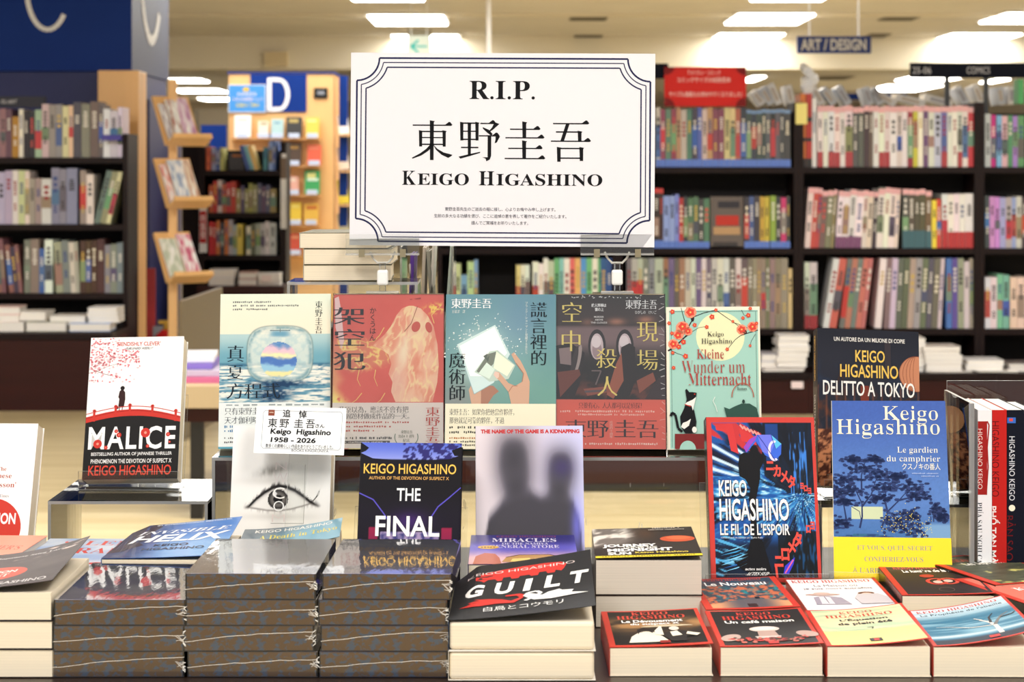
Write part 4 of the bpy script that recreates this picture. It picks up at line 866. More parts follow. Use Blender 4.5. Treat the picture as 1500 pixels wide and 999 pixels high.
# ---- B: red ghost cover
def artB(A):
    RDG = lambda x, y, sd, o=3: 1-np.abs(2*fbm(x, y, sd, o)-1)
    def bg(x, y):
        c = np.tile(np.array((222, 104, 92), float), (len(x), 1)); c = c+14*(fbm(x/30, y/30, 2)[:, None]-0.5)
        wx = x+9*(fbm(x/18, y/18, 31)-0.5)*2; wy = y+9*(fbm(x/18, y/18, 37)-0.5)*2
        top = 497-0.02*(x-485)-22*np.exp(-((x-556)/14)**2)*0; low = np.clip(sst(top-4, top+8, y)*sst(552-np.abs(x-520)*0.25, 538-np.abs(x-520)*0.25, y)*sst(585, 560, x), 0, 1)
        c = mixc(c, (226, 150, 116), low*0.75); rg = RDG(wx/13, wy/13, 4); c = mixc(c, (250, 226, 140), np.clip(low*sst(0.84, 0.97, rg)+low*sst(0.66, 0.8, fbm(wx/16, wy/14, 9)), 0, 1))
        cor = sst(34, 8, (x-485)+(590-y)*0.9); c = mixc(c, (252, 238, 140), cor*sst(0.6, 0.9, RDG(x/9, y/9, 5)+0.2))
        cor = sst(30, 6, (x-485)*1.3+np.abs(y-556)*0.7); c = mixc(c, (240, 190, 130), cor*0.7)
        tr = np.exp(-(((x-636)/14)**2+((y-(452-0.1*(x-636)))/6)**2)); c = mixc(c, (252, 226, 110), np.clip(tr*2*sst(0.75, 0.95, RDG(x/8, y/6, 8)), 0, 1)); return c
    A.paint(bg, 150, 160)
    x0, y0, x1, y1 = 545, 446, 644, 590
    def gh(x, y):
        wx = x+7*(fbm(x/14, y/22, 41)-0.5)*2; f = fbm(wx/11+y/60, y/28, 14, 4); rg = RDG(wx/9+y/50, y/24, 18)
        c = mixc((236, 158, 130), (248, 208, 176), sst(0.3, 0.65, f)); c = mixc(c, (252, 232, 180), sst(0.82, 0.96, rg)*0.9)
        lt = np.exp(-(((x-590-(y-500)*-0.12)/11)**2+((y-520)/30)**2)); c = mixc(c, (252, 240, 210), lt*0.9); c = mixc(c, (238, 196, 176), np.exp(-(((x-580)/13)**2+((y-562)/22)**2))*0.85)
        fc = np.exp(-(((x-616)/17)**2+((y-476)/20)**2)); c = mixc(c, (250, 226, 190), fc*0.7); return c
    # ghost body as vertical strips inside its outline
    import bisect
    N = 70; YS = np.linspace(448, 589, N); L_ = []; R_ = []
    left = [(448, 596), (452, 586), (462, 578), (478, 570), (490, 561), (500, 550), (507, 543), (512, 556), (520, 567), (534, 571), (548, 567), (560, 573), (574, 571), (590, 578)]
    right = [(448, 603), (452, 614), (462, 624), (478, 633), (505, 639), (535, 641), (560, 639), (590, 632)]
    lx = np.interp(YS, [p[0] for p in left], [p[1] for p in left]); rx = np.interp(YS, [p[0] for p in right], [p[1] for p in right])
    nx = 60; U = np.linspace(0, 1, nx+1); Xg = lx[:, None]+(rx-lx)[:, None]*U[None]; Yg = np.repeat(YS[:, None], nx+1, 1); Xg, Yg = Xg.ravel(), Yg.ravel()
    fs = [(a+nx+1, a+nx+2, a+1, a) for j in range(N-1) for a in range(j*(nx+1), j*(nx+1)+nx)]
    A.push(np.stack([Xg, Yg], 1), fs, gh(Xg, Yg))
    for p in ([(524, 541), (521, 556), (526, 566)], [(548, 542), (546, 554), (551, 566)], [(528, 576), (520, 586), (514, 590)], [(562, 576), (556, 586), (551, 590)], [(560, 480), (553, 492), (545, 500), (533, 502), (520, 498)], [(634, 474), (630, 462), (640, 452), (645, 447)]):
        A.line(p, 1.2, (250, 222, 130), w1=0.5)
    A.line([(609, 449), (600, 474), (590, 486)], 0.9, (150, 80, 60))
    A.ell(607, 479, 6.2, 8, (206, 96, 84), 25); A.ell(626, 480, 4.8, 8, (206, 96, 84), -15)
    A.poly([(486, 437), (492, 434), (496, 455), (501, 500), (497, 512), (488, 480)], (238, 208, 206))
    A.cell('架', 508, 463, 50, 28, BLK, bold=0.006, up=True); A.cell('空', 509, 495, 50, 28, BLK, bold=0.006); A.cell('犯', 509, 529, 50, 29, BLK, bold=0.006)
    A.column('かくうはん', 538, 450, 548, 500, (40, 26, 26), 'sans')
    A.fill((236, 228, 220), (485, 590, 648, 656))
    A.row('我原以為，應該不會有把', 494, 595, 597, 605, (50, 44, 44)); A.row('這個題材做成作品的一天。', 494, 605, 604, 614, (50, 44, 44))
    for k in range(3): A.marks(498, 617+k*6, [598, 572, 548][k], 620+k*6, [28, 20, 14][k], (190, 90, 80), k+3)
    A.marks(500, 639, 573, 643, 26, (60, 60, 60), 11); A.rect(496, 645, 570, 649, (90, 86, 84)); A.marks(497, 646, 569, 648, 30, (220, 214, 208), 4)
    A.ring(594, 640, 17, 14, 1.0, (90, 120, 100), a0=-20, a1=200); A.row('東野圭吾', 586, 630, 603, 635, (110, 120, 100)); A.row('出道40週年', 582, 636, 606, 641, (110, 120, 100)); A.row('紀念', 589, 642, 599, 647, (110, 120, 100))
    A.column('東野圭吾', 622, 596, 643, 653, (196, 72, 60))
    for k in range(8): A.rect(612-k*2, 436+k*0.4, 614-k*2, 438, (170, 70, 64), up=False)
# ---- C: teal magician cover
def artC(A):
    def bg(x, y):
        c = mixc((100, 142, 154), (112, 156, 148), sst(440, 590, y)+0.4*(fbm(x/40, y/40, 2)-0.5)); c = mixc(c, (150, 134, 136), np.exp(-(((x-668)/40)**2+((y-590)/40)**2))*0.6)
        gl = np.exp(-(((x-715)/60)**2+((y-510)/50)**2)); c = mixc(c, (164, 196, 196), gl*0.5)
        sp = (vnoise(x*1.1, y*1.1, 8) > 0.93) & (gl > 0.35) & (y < 500); c = np.where(sp[:, None], np.array((240, 244, 236.)), c)
        qd = np.exp(-(((x-704+(y-520)*0.1)/27)**4+((y-522)/34)**4)); c = mixc(c, (238, 246, 240), np.clip(qd*0.55, 0, 1)); return mixc(c, (110, 134, 170), np.exp(-(((x-760)/40)**2+((y-470)/40)**2))*0.35)
    A.paint(bg, 120, 140)
    SK = (206, 166, 142); SKD = (168, 124, 106)
    A.poly([(699, 592), (700, 576), (708, 565), (722, 566), (730, 574), (722, 580), (714, 592)], SKD)
    A.poly([(690, 592), (686, 572), (694, 556), (706, 552), (704, 570), (704, 592)], SK)
    def card(x, y): return mixc((232, 240, 236), (168, 206, 206), sst(0.2, 0.7, fbm(x/12, y/12, 6)+(y-510)/200))
    A.poly([(668, 506), (724, 477), (746, 520), (722, 562), (694, 578)], (206, 226, 224)); A.poly([(672, 508), (723, 480), (742, 518), (712, 552), (688, 552)], (248, 251, 248))
    A.line([(668, 506), (694, 578), (722, 562)], 0.9, (150, 180, 182))
    A.poly([(694, 546), (716, 516), (728, 514), (754, 536), (744, 556), (716, 560), (706, 552)], (190, 208, 196)); A.poly([(697, 545), (713, 520), (726, 516), (722, 534), (706, 550)], (120, 128, 118)); A.poly([(726, 516), (752, 536), (742, 552), (722, 540)], (236, 244, 214)); A.poly([(700, 548), (712, 532), (724, 542), (716, 556)], (216, 232, 220)); A.poly([(707, 523), (713, 519), (712, 526), (716, 522), (714, 531)], (96, 106, 100))
    A.poly([(748, 592), (744, 575), (732, 560), (722, 550), (724, 545), (730, 546), (744, 562), (754, 566), (764, 560), (766, 548), (754, 532), (748, 520), (752, 517), (762, 530), (770, 546), (775, 560), (774, 592)], SK)
    A.poly([(722, 550), (724, 545), (730, 547), (730, 553), (727, 556)], (226, 196, 180)); A.line([(764, 560), (766, 548), (755, 533)], 1.2, SKD); A.line([(744, 575), (750, 566), (757, 566)], 1.0, SKD)
    rr = random.Random(3)
    for k in range(70):
        a = rr.uniform(-2.9, -0.1); r_ = rr.uniform(38, 62); x, y = 706+r_*math.cos(a), 530+r_*math.sin(a)*1.1; A.ell(x, y, rr.uniform(0.4, 1.3), rr.uniform(0.4, 1), (240, 244, 240), up=False, n=6)
    A.row('東野圭吾', 659, 438, 719, 453, WH, bold=0.006); A.row('王蘊潔 譯', 660, 455, 680, 460, (230, 234, 230))
    A.column('謊言裡的', 776, 443, 800, 537, (24, 32, 38)); A.column('魔術師', 657, 517, 681, 588, (24, 32, 38)); A.column('ブラック・ショーマンと覚醒する女たち', 768, 443, 772, 520, (220, 228, 224), 'sans')
    A.fill((238, 232, 206), (652, 592, 813, 657))
    A.row('東野圭吾：如果你把他當作夥伴，', 658, 599, 757, 609, (60, 60, 56)); A.row('那他就是可靠的夥伴，不過', 658, 611, 738, 621, (60, 60, 56))
    A.marks(658, 624, 700, 628, 14, (60, 60, 56), 1); A.marks(658, 631, 700, 635, 14, (60, 60, 56), 2); A.marks(658, 640, 697, 643, 12, (190, 130, 90), 3); A.marks(658, 645, 700, 648, 13, (110, 106, 96), 4); A.marks(658, 650, 697, 653, 12, (110, 106, 96), 5)
# ---- D: aircraft cabin
def artD(A):
    def bg(x, y):
        c = mixc((46, 42, 42), (60, 50, 50), sst(436, 465, y)); lamp = np.exp(-(((x-905)/13)**2+((y-475)/5)**2))+np.exp(-(((x-948)/12)**2+((y-472)/5)**2))+0.6*np.exp(-(((x-862)/9)**2+((y-476)/5)**2)); c = mixc(c, (206, 140, 112), np.clip(lamp, 0, 1)*0.8); w_ = sst(481, 484, y)*sst(540, 505, y); c = mixc(c, (150, 124, 126), w_*0.8); c = mixc(c, (30, 28, 30), sst(500, 545, y)); c = mixc(c, (104, 56, 46), sst(545, 575, y)*sst(0.35, 0.65, fbm(x/16, y/9, 3)))
        return c
    A.paint(bg, 60, 80)
    for cx in (876, 917): A.ell(cx, 510, 13, 24, (40, 36, 40)); A.ell(cx, 511, 9.5, 19, (214, 196, 200)); A.ell(cx, 516, 7, 12, (170, 148, 152)); A.ell(cx-1, 504, 7, 9, (232, 220, 222))
    A.poly([(815, 510), (838, 506), (858, 520), (852, 560), (842, 586), (815, 586)], (36, 30, 34)); A.poly([(820, 514), (838, 512), (838, 538), (822, 536)], (150, 130, 130)); A.ell(848, 530, 4, 22, (176, 160, 156), 12); A.ell(843, 532, 4, 22, (60, 52, 54), 12)
    A.poly([(818, 548), (850, 544), (852, 552), (822, 584)], (120, 66, 56))
    A.poly([(912, 512), (924, 506), (932, 512), (932, 560), (922, 586), (890, 586), (896, 556), (908, 540)], (34, 28, 30)); A.poly([(904, 536), (912, 520), (915, 560), (900, 586), (890, 580)], (166, 96, 74)); A.poly([(934, 560), (958, 548), (962, 560), (938, 578)], (150, 84, 66)); A.poly([(946, 586), (966, 556), (975, 552), (975, 586)], (56, 40, 44))
    A.poly([(856, 572), (892, 568), (896, 576), (862, 582)], (150, 84, 70)); A.line([(868, 546), (882, 546), (874, 566)], 2, (120, 104, 104)); A.line([(858, 576), (890, 574)], 3, (96, 84, 90))
    for k in range(26):
        rr = random.Random(k); A.ell(815+rr.uniform(12, 130), 437+rr.uniform(0, 4), rr.uniform(0.6, 2), 0.7, (220, 220, 220), rr.uniform(-40, 40), up=False, n=6)
    Y_ = (248, 226, 130)
    A.z += A.step
    for ch, cx, cy, s_ in (('空', 839, 462, 33), ('中', 838, 503, 34), ('現', 950, 489, 33), ('場', 950, 530, 33), ('殺', 890, 528, 32), ('人', 891, 568, 32)): A.cell(ch, cx, cy, s_, s_, Y_)
    A.row('東野圭吾', 918, 443, 965, 457, WH, bold=0.004); A.row('ひがしの けいご', 932, 459, 964, 464, WH, 'sans'); A.row('殺人現場は', 868, 449, 890, 454, WH, 'sans', 0.02); A.row('雲の上', 873, 455, 886, 460, WH, 'sans', 0.02)
    for k, s_ in enumerate(('MURDER', 'ABOVE', 'THE CLOUDS')): A.text(s_, 879-len(s_)*1.2, 467+k*4.2, 879+len(s_)*1.2, 469.6+k*4.2, (230, 226, 224), bold=0.02)
    A.fill((226, 106, 88), (814, 587, 976, 657))
    A.row('只要有心，人人都可以是偵探！', 849, 591, 946, 600, (60, 30, 30)); A.marks(822, 602, 960, 605.5, 44, (244, 200, 186), 2); A.marks(848, 607, 948, 610, 34, (244, 200, 186), 3)
    A.row('東野', 829, 615, 893, 642, (44, 30, 34)); A.row('圭吾', 900, 615, 966, 642, (44, 30, 34)); A.column('出道四十週年', 894, 617, 899, 642, (236, 190, 176), 'sans')
    A.marks(858, 648, 965, 651.5, 34, (246, 214, 200), 6)
    def wrink(x, y): return np.tile(np.array((220., 214, 210)), (len(x), 1))
    for k in range(24):
        rr = random.Random(k+50); yy = 440+k*8.8; A.line([(971-rr.uniform(0, 4), yy), (975, yy+rr.uniform(-5, 7))], rr.uniform(0.4, 1.3), (216, 210, 208) if yy < 587 else (236, 170, 156), up=False)
zr_ = 0.854
tw = [('pale Taiwanese paperback with a glass bottle on the sea, leftmost of the row', artA, (-0.3168, 2.728, zr_+0.006), 4, 12.0, (319.5, 432.5, 484, 660), (226, 232, 214), False),
      ('red Taiwanese paperback with a flaming ghost on the long clear riser', artB, (-0.1655, 2.722, zr_+0.006), 1, 12.5, (485, 431, 648, 657), (200, 84, 76), True),
      ('teal Taiwanese paperback with hands holding a bright card', artC, (-0.0158, 2.722, zr_+0.006), -1, 12.5, (651.5, 432, 813, 657), (104, 146, 150), False),
      ('dark film wrapped paperback with an aircraft cabin and yellow characters', artD, (0.1305, 2.722, zr_+0.006), -2, 13.5, (814, 436, 976, 657), (60, 54, 58), True)]
for lab, fn, loc, yaw, lean, cv, cc, gl in tw:
    b = book(lab, 0.148, 0.2078, 0.022, loc, yaw, lean, 0, fn, cv, cov=cc, gloss=gl, side=-1, group='Taiwanese paperbacks standing on the long riser')
    if fn is artD or fn is artB: MB().box(-0.0747, 0.0747, -0.0035, 0.023, -0.0006, 0.2086).build('shrink_wrap', FILM, b)
# ---- Kleine Wunder um Mitternacht
def artK(A):
    A.fill((238, 234, 214)); A.fill((164, 208, 194), (978, 458, 1110, 662)); 
    for x in (981, 1107): A.line([(x, 460), (x, 660)], 0.6, (60, 90, 84))
    A.line([(978, 460), (1110, 460)], 0.6, (60, 90, 84))
    A.ell(1054, 497, 36, 36, (236, 236, 190), n=40)
    BR = (44, 28, 34); RD = (222, 74, 58); PK = (240, 150, 120)
    for p, w in (([(976, 518), (985, 513), (996, 503), (1004, 495), (1006, 484), (1014, 470), (1012, 462), (1004, 454)], 2.4), ([(1003, 494), (1003, 480), (998, 462), (996, 454)], 1.4), ([(1002, 498), (1012, 490), (1022, 484), (1034, 482)], 0.9), ([(1014, 468), (1030, 462), (1048, 458), (1062, 468), (1074, 476), (1086, 486), (1092, 492)], 1.2), ([(1110, 488), (1096, 492), (1084, 496), (1076, 502), (1066, 514)], 1.3), ([(1072, 476), (1084, 480), (1098, 486), (1109, 488)], 0.8), ([(1086, 458), (1090, 466), (1098, 468)], 0.7), ([(1106, 494), (1100, 504), (1098, 510)], 0.7), ([(978, 516), (990, 522), (1002, 526)], 0.8)):
        A.line(p, w, BR, w1=w*0.5)
    A.ell(1013, 470, 2.5, 5, BR); A.ell(1090, 490, 4, 3, BR, 40)
    for cx, cy, r in ((1010, 461, 8), (998, 484, 9), (992, 494, 7), (1006, 489, 6), (984, 508, 7), (992, 512, 5), (999, 505, 5), (983, 460, 4), (978, 477, 3.5), (982, 492, 3.5), (1016, 480, 4), (1034, 483, 4), (1042, 468, 5), (1048, 458, 3), (1086, 487, 7), (1102, 483, 7), (1096, 466, 4), (1088, 470, 3), (1099, 456, 3), (1064, 516, 3), (1098, 511, 2.6), (1002, 526, 5), (983, 521, 3), (984, 543, 3.5), (1108, 478, 3), (1073, 475, 3)):
        A.ell(cx, cy, r*1.15, r*1.1, PK, n=9, up=False) if r > 5 else None
    A.z += A.step
    for cx, cy, r in ((1010, 461, 7), (998, 482, 7), (991, 495, 6), (1006, 489, 5), (984, 508, 6), (992, 512, 4.4), (999, 505, 4.4), (983, 460, 4), (978, 477, 3.2), (982, 492, 3.2), (1016, 480, 3.6), (1034, 483, 3.4), (1042, 468, 4.4), (1048, 458, 3), (1086, 487, 6), (1102, 483, 6.4), (1096, 466, 4), (1088, 470, 3), (1099, 456, 3), (1064, 516, 3), (1098, 511, 2.4), (1002, 526, 4.4), (983, 521, 3), (984, 543, 3.2), (1108, 478, 3), (1073, 475, 2.4)):
        rr = random.Random(int(cx*cy)); n = 10; A.poly([(cx+r*(1 if i % 2 else 0.72)*math.cos(2*math.pi*i/n), cy+r*(1 if i % 2 else 0.72)*math.sin(2*math.pi*i/n)) for i in range(n)], RD, up=False)
        A.ell(cx, cy, r*0.22, r*0.22, (250, 200, 110), n=6)
    D_ = (60, 50, 50); A.text('Keigo', 1035, 490, 1059, 499, D_, 'slab', -0.005); A.text('Higashino', 1026, 500, 1071, 510, D_, 'slab', -0.005)
    R_ = (176, 66, 62); A.text('Kleine', 1019, 516, 1059, 530, R_, 'slab', -0.004); A.text('Wunder um', 996, 533, 1090, 551, R_, 'slab', -0.012, slant=0); A.text('Mitternacht', 1006, 551, 1099, 569, R_, 'slab', -0.004)
    # cat
    K_ = (22, 22, 26)
    A.line([(996, 637), (990, 632), (988, 622), (986, 612), (981, 609), (979, 614)], 3.6, K_)
    A.poly([(1001, 576), (1003, 574), (1007, 579), (1012, 579), (1018, 580), (1017, 586), (1011, 591), (1010, 597), (1014, 606), (1017, 622), (1016, 632), (1012, 639), (1000, 639), (994, 630), (993, 615), (999, 603), (1003, 590)], K_)
    A.poly([(1012, 590), (1017, 586), (1012, 606), (1010, 599), (1000, 597), (1003, 594)], (240, 240, 232)); A.poly([(1003, 622), (1009, 618), (1006, 628), (999, 633), (994, 630), (997, 624)], (240, 240, 232)); A.ell(1014, 634, 3.5, 4.5, (240, 240, 232)); A.line([(1000, 597), (1009, 600)], 1.2, (200, 60, 50)); A.ell(1015, 582, 1, 0.8, (220, 60, 40))
    A.poly([(985, 640), (1040, 640), (1040, 662), (985, 662)], (126, 44, 44)); A.ell(1004, 663, 12, 13, (164, 208, 194), a0=180, a1=360)
    A.line([(1048, 608), (1046, 600), (1042, 592), (1045, 586)], 0.9, (236, 240, 232))
    # teapot
    A.ring(1086, 586, 16, 20, 1.4, (180, 100, 80), a0=178, a1=362); A.poly([(1058, 601), (1066, 604), (1074, 600), (1084, 596), (1096, 596), (1106, 602), (1109, 614), (1109, 640), (1070, 640), (1062, 616)], (50, 84, 74)); A.ell(1087, 593, 2, 3, (40, 64, 58)); A.text('Roman', 1078, 572, 1092, 576, (80, 90, 80), 'serif')
b = book('mint green German novel with a black and white cat and red blossoms', 0.1245, 0.19, 0.03, (0.2688, 2.716, zr_+0.006), -6, 9.5, -0.8, artK, (974, 453, 1113, 663), cov=(238, 234, 214), side=1)

# ---- MALICE
def artM(A):
    A.fill((250, 247, 245)); W_, H_ = 100, 150
    RD = (202, 52, 42)
    rr = random.Random(5); A.z += A.step
    for k in range(330):
        x = abs(rr.gauss(0, 24)); y = rr.uniform(0, 48)
        if rr.random() < 0.4: x = rr.uniform(0, 52); y = 22+(x/52)*2+rr.gauss(4, 5)-(x/52)*8
        if x > 56 or y > 47 or (x > 30 and y < 12): continue
        A.ell(x+1, y+1, rr.uniform(0.7, 1.6), rr.uniform(0.6, 1.3), rr.choice([(240, 180, 186), (226, 130, 140), (246, 206, 208), (214, 110, 122)]), up=False, n=6)
    A.line([(0, 38), (8, 36), (16, 39), (24, 41)], 0.6, (150, 110, 110)); A.line([(8, 36), (20, 31), (32, 28)], 0.4, (150, 110, 110))
    A.text("'FIENDISHLY CLEVER'", 28, 5, 75, 9.5, (200, 96, 88), bold=0.02); A.text('PUBLISHERS WEEKLY', 37, 11, 66, 13.4, (80, 76, 76), bold=0.01, slant=0.8)
    # woman
    A.poly([(34, 58), (36, 56), (38, 56.5), (40, 59), (40.5, 66), (39.5, 74), (33.5, 74), (34.2, 66), (33, 64)], (50, 20, 22)); A.ell(37, 54.5, 2.3, 2.2, (24, 14, 16)); A.line([(35, 74), (34.6, 79)], 0.8, (60, 40, 40)); A.line([(38, 74), (37.6, 80)], 0.8, (60, 40, 40)); A.poly([(31, 75), (33, 73), (34, 76), (31.5, 77)], (24, 14, 16))
    A.poly([(0, 93)]+[(x, 91-12*math.sin(math.pi*(x+6)/112)**0.8) for x in range(0, 101, 4)]+[(100, 93), (100, 150), (0, 150)], (20, 18, 18))
    top = [(x, 86-9*math.sin(math.pi*(x+4)/108)) for x in range(0, 101, 5)]; bot = [(x, y+7-abs(x-50)*0.02) for x, y in top]
    A.poly(top+bot[::-1], RD); A.line([(x, y-3.2) for x, y in top], 0.7, RD); A.line([(x, y+1.5) for x, y in top], 0.5, (150, 30, 26))
    for x in (8.5, 31, 46, 70, 95): y = 86-9*math.sin(math.pi*(x+4)/108); A.rect(x-1.2, y-6, x+1.2, y+6.5, RD); A.rect(x-2, y-5, x+2, y-4, RD, up=False)
    A.text('MALICE', 4, 95, 96, 119, (246, 246, 244), bold=0.02, sp=1.12)
    for x, y, r in ((14, 113, 4.6), (36, 104, 2.6), (33, 100, 2), (64, 102, 5), (23, 117, 2), (88, 104, 2.2), (67, 116, 1.8), (90, 112, 1.2)):
        A.ell(x, y, r, r, RD, n=12); A.ell(x, y, r*0.3, r*0.3, (240, 150, 130), n=8)
    A.text('BESTSELLING AUTHOR OF JAPANESE THRILLER', 8, 122, 93, 126.5, (240, 238, 236), bold=0.012); A.text('PHENOMENON THE DEVOTION OF SUSPECT X', 8, 129, 93, 133.5, (240, 238, 236), bold=0.012)
    A.text('KEIGO HIGASHINO', 6, 135.5, 93, 146, (214, 66, 48), bold=0.012)
bm = book('white and black paperback with a red bridge and pink blossoms', 0.129, 0.198, 0.030, (-0.5145, 2.757, 0.8145), -2, 20, -1.2, artM, cov=(248, 246, 244), spine=(60, 24, 24))
easel('clear easel holding the red bridge paperback', bm.matrix_basis, 0.129, 0.198, 0.03, 0.8005, wide=1.05)

# ---- left white book with N
def artN(A):
    A.fill((252, 250, 248)); R_ = (176, 92, 78)
    A.text("'The", 62, 43, 72, 47, R_, 'serif'); A.text('Japanese', 48, 49.5, 78, 55.5, R_, 'serif'); A.text("Stieg Larsson'", 34, 58, 83, 64.5, R_, 'serif'); A.text('The Times', 60, 70, 77, 73, (160, 160, 160), 'serif')
    A.ell(62, 103, 30, 29, (206, 62, 50), n=40); A.text('SALVATION', 34, 88, 86, 99, WH, bold=0.03)
bn = book('white paperback with a red disc standing at the left edge', 0.129, 0.198, 0.030, (-0.683, 2.60, 0.714), -3, 18.8, 0, artN, cov=(250, 248, 246))
easel('clear easel behind the white paperback at the left edge', bn.matrix_basis, 0.129, 0.198, 0.03, T, wide=1.0, lip=0.012)

# ---- NEWCOMER eye cover
def artE(A):
    def bg(x, y):
        c = np.tile(np.array((244, 242, 238), float), (len(x), 1))
        yu = np.interp(x, [12, 18, 26, 34, 42, 48, 56, 64, 72, 80, 88], [80, 79, 71, 65, 60.5, 59, 60, 63, 68, 74, 78])
        yl = np.interp(x, [12, 18, 26, 36, 48, 60, 72, 80, 88], [80, 79.5, 80.5, 82, 82.5, 81, 78, 75.5, 78])
        ins = (y > yu)&(y < yl)&(x > 17)&(x < 81)
        brow = np.exp(-((x-40)/15)**2)*np.exp(-((y-44+0.22*(x-40))/4.5)**2); c = mixc(c, (140, 136, 130), np.clip(brow*(0.35+fbm(x/1.5, y/5, 3)), 0, 1)*0.8)
        sk = np.exp(-((x-46)/32)**2)*(np.exp(-((y-54)/4)**2)+np.exp(-((y-88)/3.5)**2)); c = mixc(c, (200, 196, 190), np.clip(sk, 0, 1)*0.55)
        c = np.where(ins[:, None], mixc((236, 234, 230), (196, 192, 188), sst(6, 0, y-yu)), c)
        r = np.hypot((x-47.5)/10.2, (y-71.5)/9.6*1.0); ir = ins & (r < 1); c = np.where(ir[:, None], mixc((112, 108, 104), (34, 32, 32), sst(0.6, 1.0, r)), c); c = np.where((ins&(r < 0.45))[:, None], np.array((14, 14, 16.)), c)
        hl = np.hypot((x-44)/2.2, (y-66.5)/2.2) < 1; c = np.where((hl&ins)[:, None], np.array((236, 236, 236.)), c)
        ex = sst(12, 22, x)*sst(92, 80, x); lid = np.exp(-((y-yu+0.3)/1.5)**2)*ex; c = mixc(c, (22, 20, 20), np.clip(lid*1.3, 0, 1))
        lash = sst(-6, -0.5, y-yu)*(y < yu+0.5)*ex*sst(0.45, 0.7, vnoise((x+(x-48)*(yu-y)*0.02)*1.1, y*0+2, 9)); c = mixc(c, (40, 36, 36), lash*0.85)
        ll = np.exp(-((y-yl)/0.8)**2)*ex; c = mixc(c, (110, 104, 100), ll*0.7); lw = sst(5, 0, y-yl)*(y > yl)*ex*sst(0.5, 0.72, vnoise(x*0.9, y*0+5, 4)); return mixc(c, (160, 154, 150), lw*0.5)
    A.paint(bg, 130, 170)
    for k in range(4): A.line([(79+k, 74.5), (84+k*1.5, 71.5-k*1.6), (87+k*0.7, 67-k*1.8)], 0.45, (70, 64, 60), up=False)
    G = (240, 238, 234)
    A.text('N', 44, 36, 55, 43, (236, 226, 224), bold=-0.02); A.text('W', 42, 46, 56, 56, (226, 216, 214), bold=-0.02); A.text('C', 42, 60, 54, 71, (250, 248, 244), bold=-0.005); A.text('O', 43, 73, 54, 83, (246, 246, 244), bold=-0.005); A.text('M', 42, 86, 55, 93, (228, 216, 212), bold=-0.02)
    A.line([(41, 94.5), (74, 94.5), (74, 38)], 0.35, (150, 146, 140))
be = book('white paperback with a large black and white eye under the handwritten card', 0.129, 0.198, 0.026, (-0.2975, 2.60, 0.708), -6, 12.3, -0.7, artE, cov=(244, 242, 238))
def artCard(A):
    A.fill((252, 252, 250)); A.ring(50, 22.5, 45, 19, 0.25, (80, 84, 90)) if False else None
    Cc = (90, 94, 100)
    pts = [(10, 4), (94, 4), (96, 6), (96, 39), (94, 41), (10, 41), (8, 39), (8, 6), (10, 4)]; A.line(pts, 0.35, Cc)
    A.rect(13.5, 3.2, 20.5, 9, (140, 70, 50)); A.marks(14.5, 5, 19.5, 6.6, 4, (220, 190, 170))
    K_ = (16, 16, 18)
    A.z += A.step; A.cell('追', 34, 6.5, 9, 8, K_, 'sans', 0.02); A.cell('悼', 52, 7, 9, 8, K_, 'sans', 0.02)
    for ch, x in (('東', 19), ('野', 32), ('圭', 48), ('吾', 61)): A.cell(ch, x, 16, 11, 9.6, K_, 'sans', 0.008)
    A.row('さん', 66, 16, 77, 20, K_, 'sans', 0.02)
    A.text('Keigo', 17, 21.5, 40, 28.5, K_, bold=0.03, slant=0.1); A.text('Higashino', 46, 21.5, 84, 28.5, K_, bold=0.03, slant=0.1); A.text('1958 - 2026', 18, 30, 68, 35, K_, bold=0.03, slant=0.1)
    A.row('数多くの素晴らしい作品をありがとうございました。', 13, 36.5, 90, 40.5, (40, 40, 46), 'sans', 0.0); A.text('BOOKS KINOKUNIYA', 42, 41.3, 83, 43.6, (110, 110, 116), bold=0.0)
card = thing('memorial_card', 'white handwritten memorial card clipped over the eye paperback', 'card', pose((-0.2700, 2.590, 0.8715), -8, 14, 0.4))
cf = MB().box(-0.0585, 0.0585, 0, 0.0006, 0, 0.0595, (252, 252, 250)).build('card_sheet', PRINT, card)
A = Art(0.117, 0.0595, (0, 0, 100, 46), off=0.0001); artCard(A); A.build('card_print', cf)
MB().box(-0.012, 0.012, 0.0008, 0.0026, -0.10, 0.03).build('card_holder_stem', ACRYL, card)

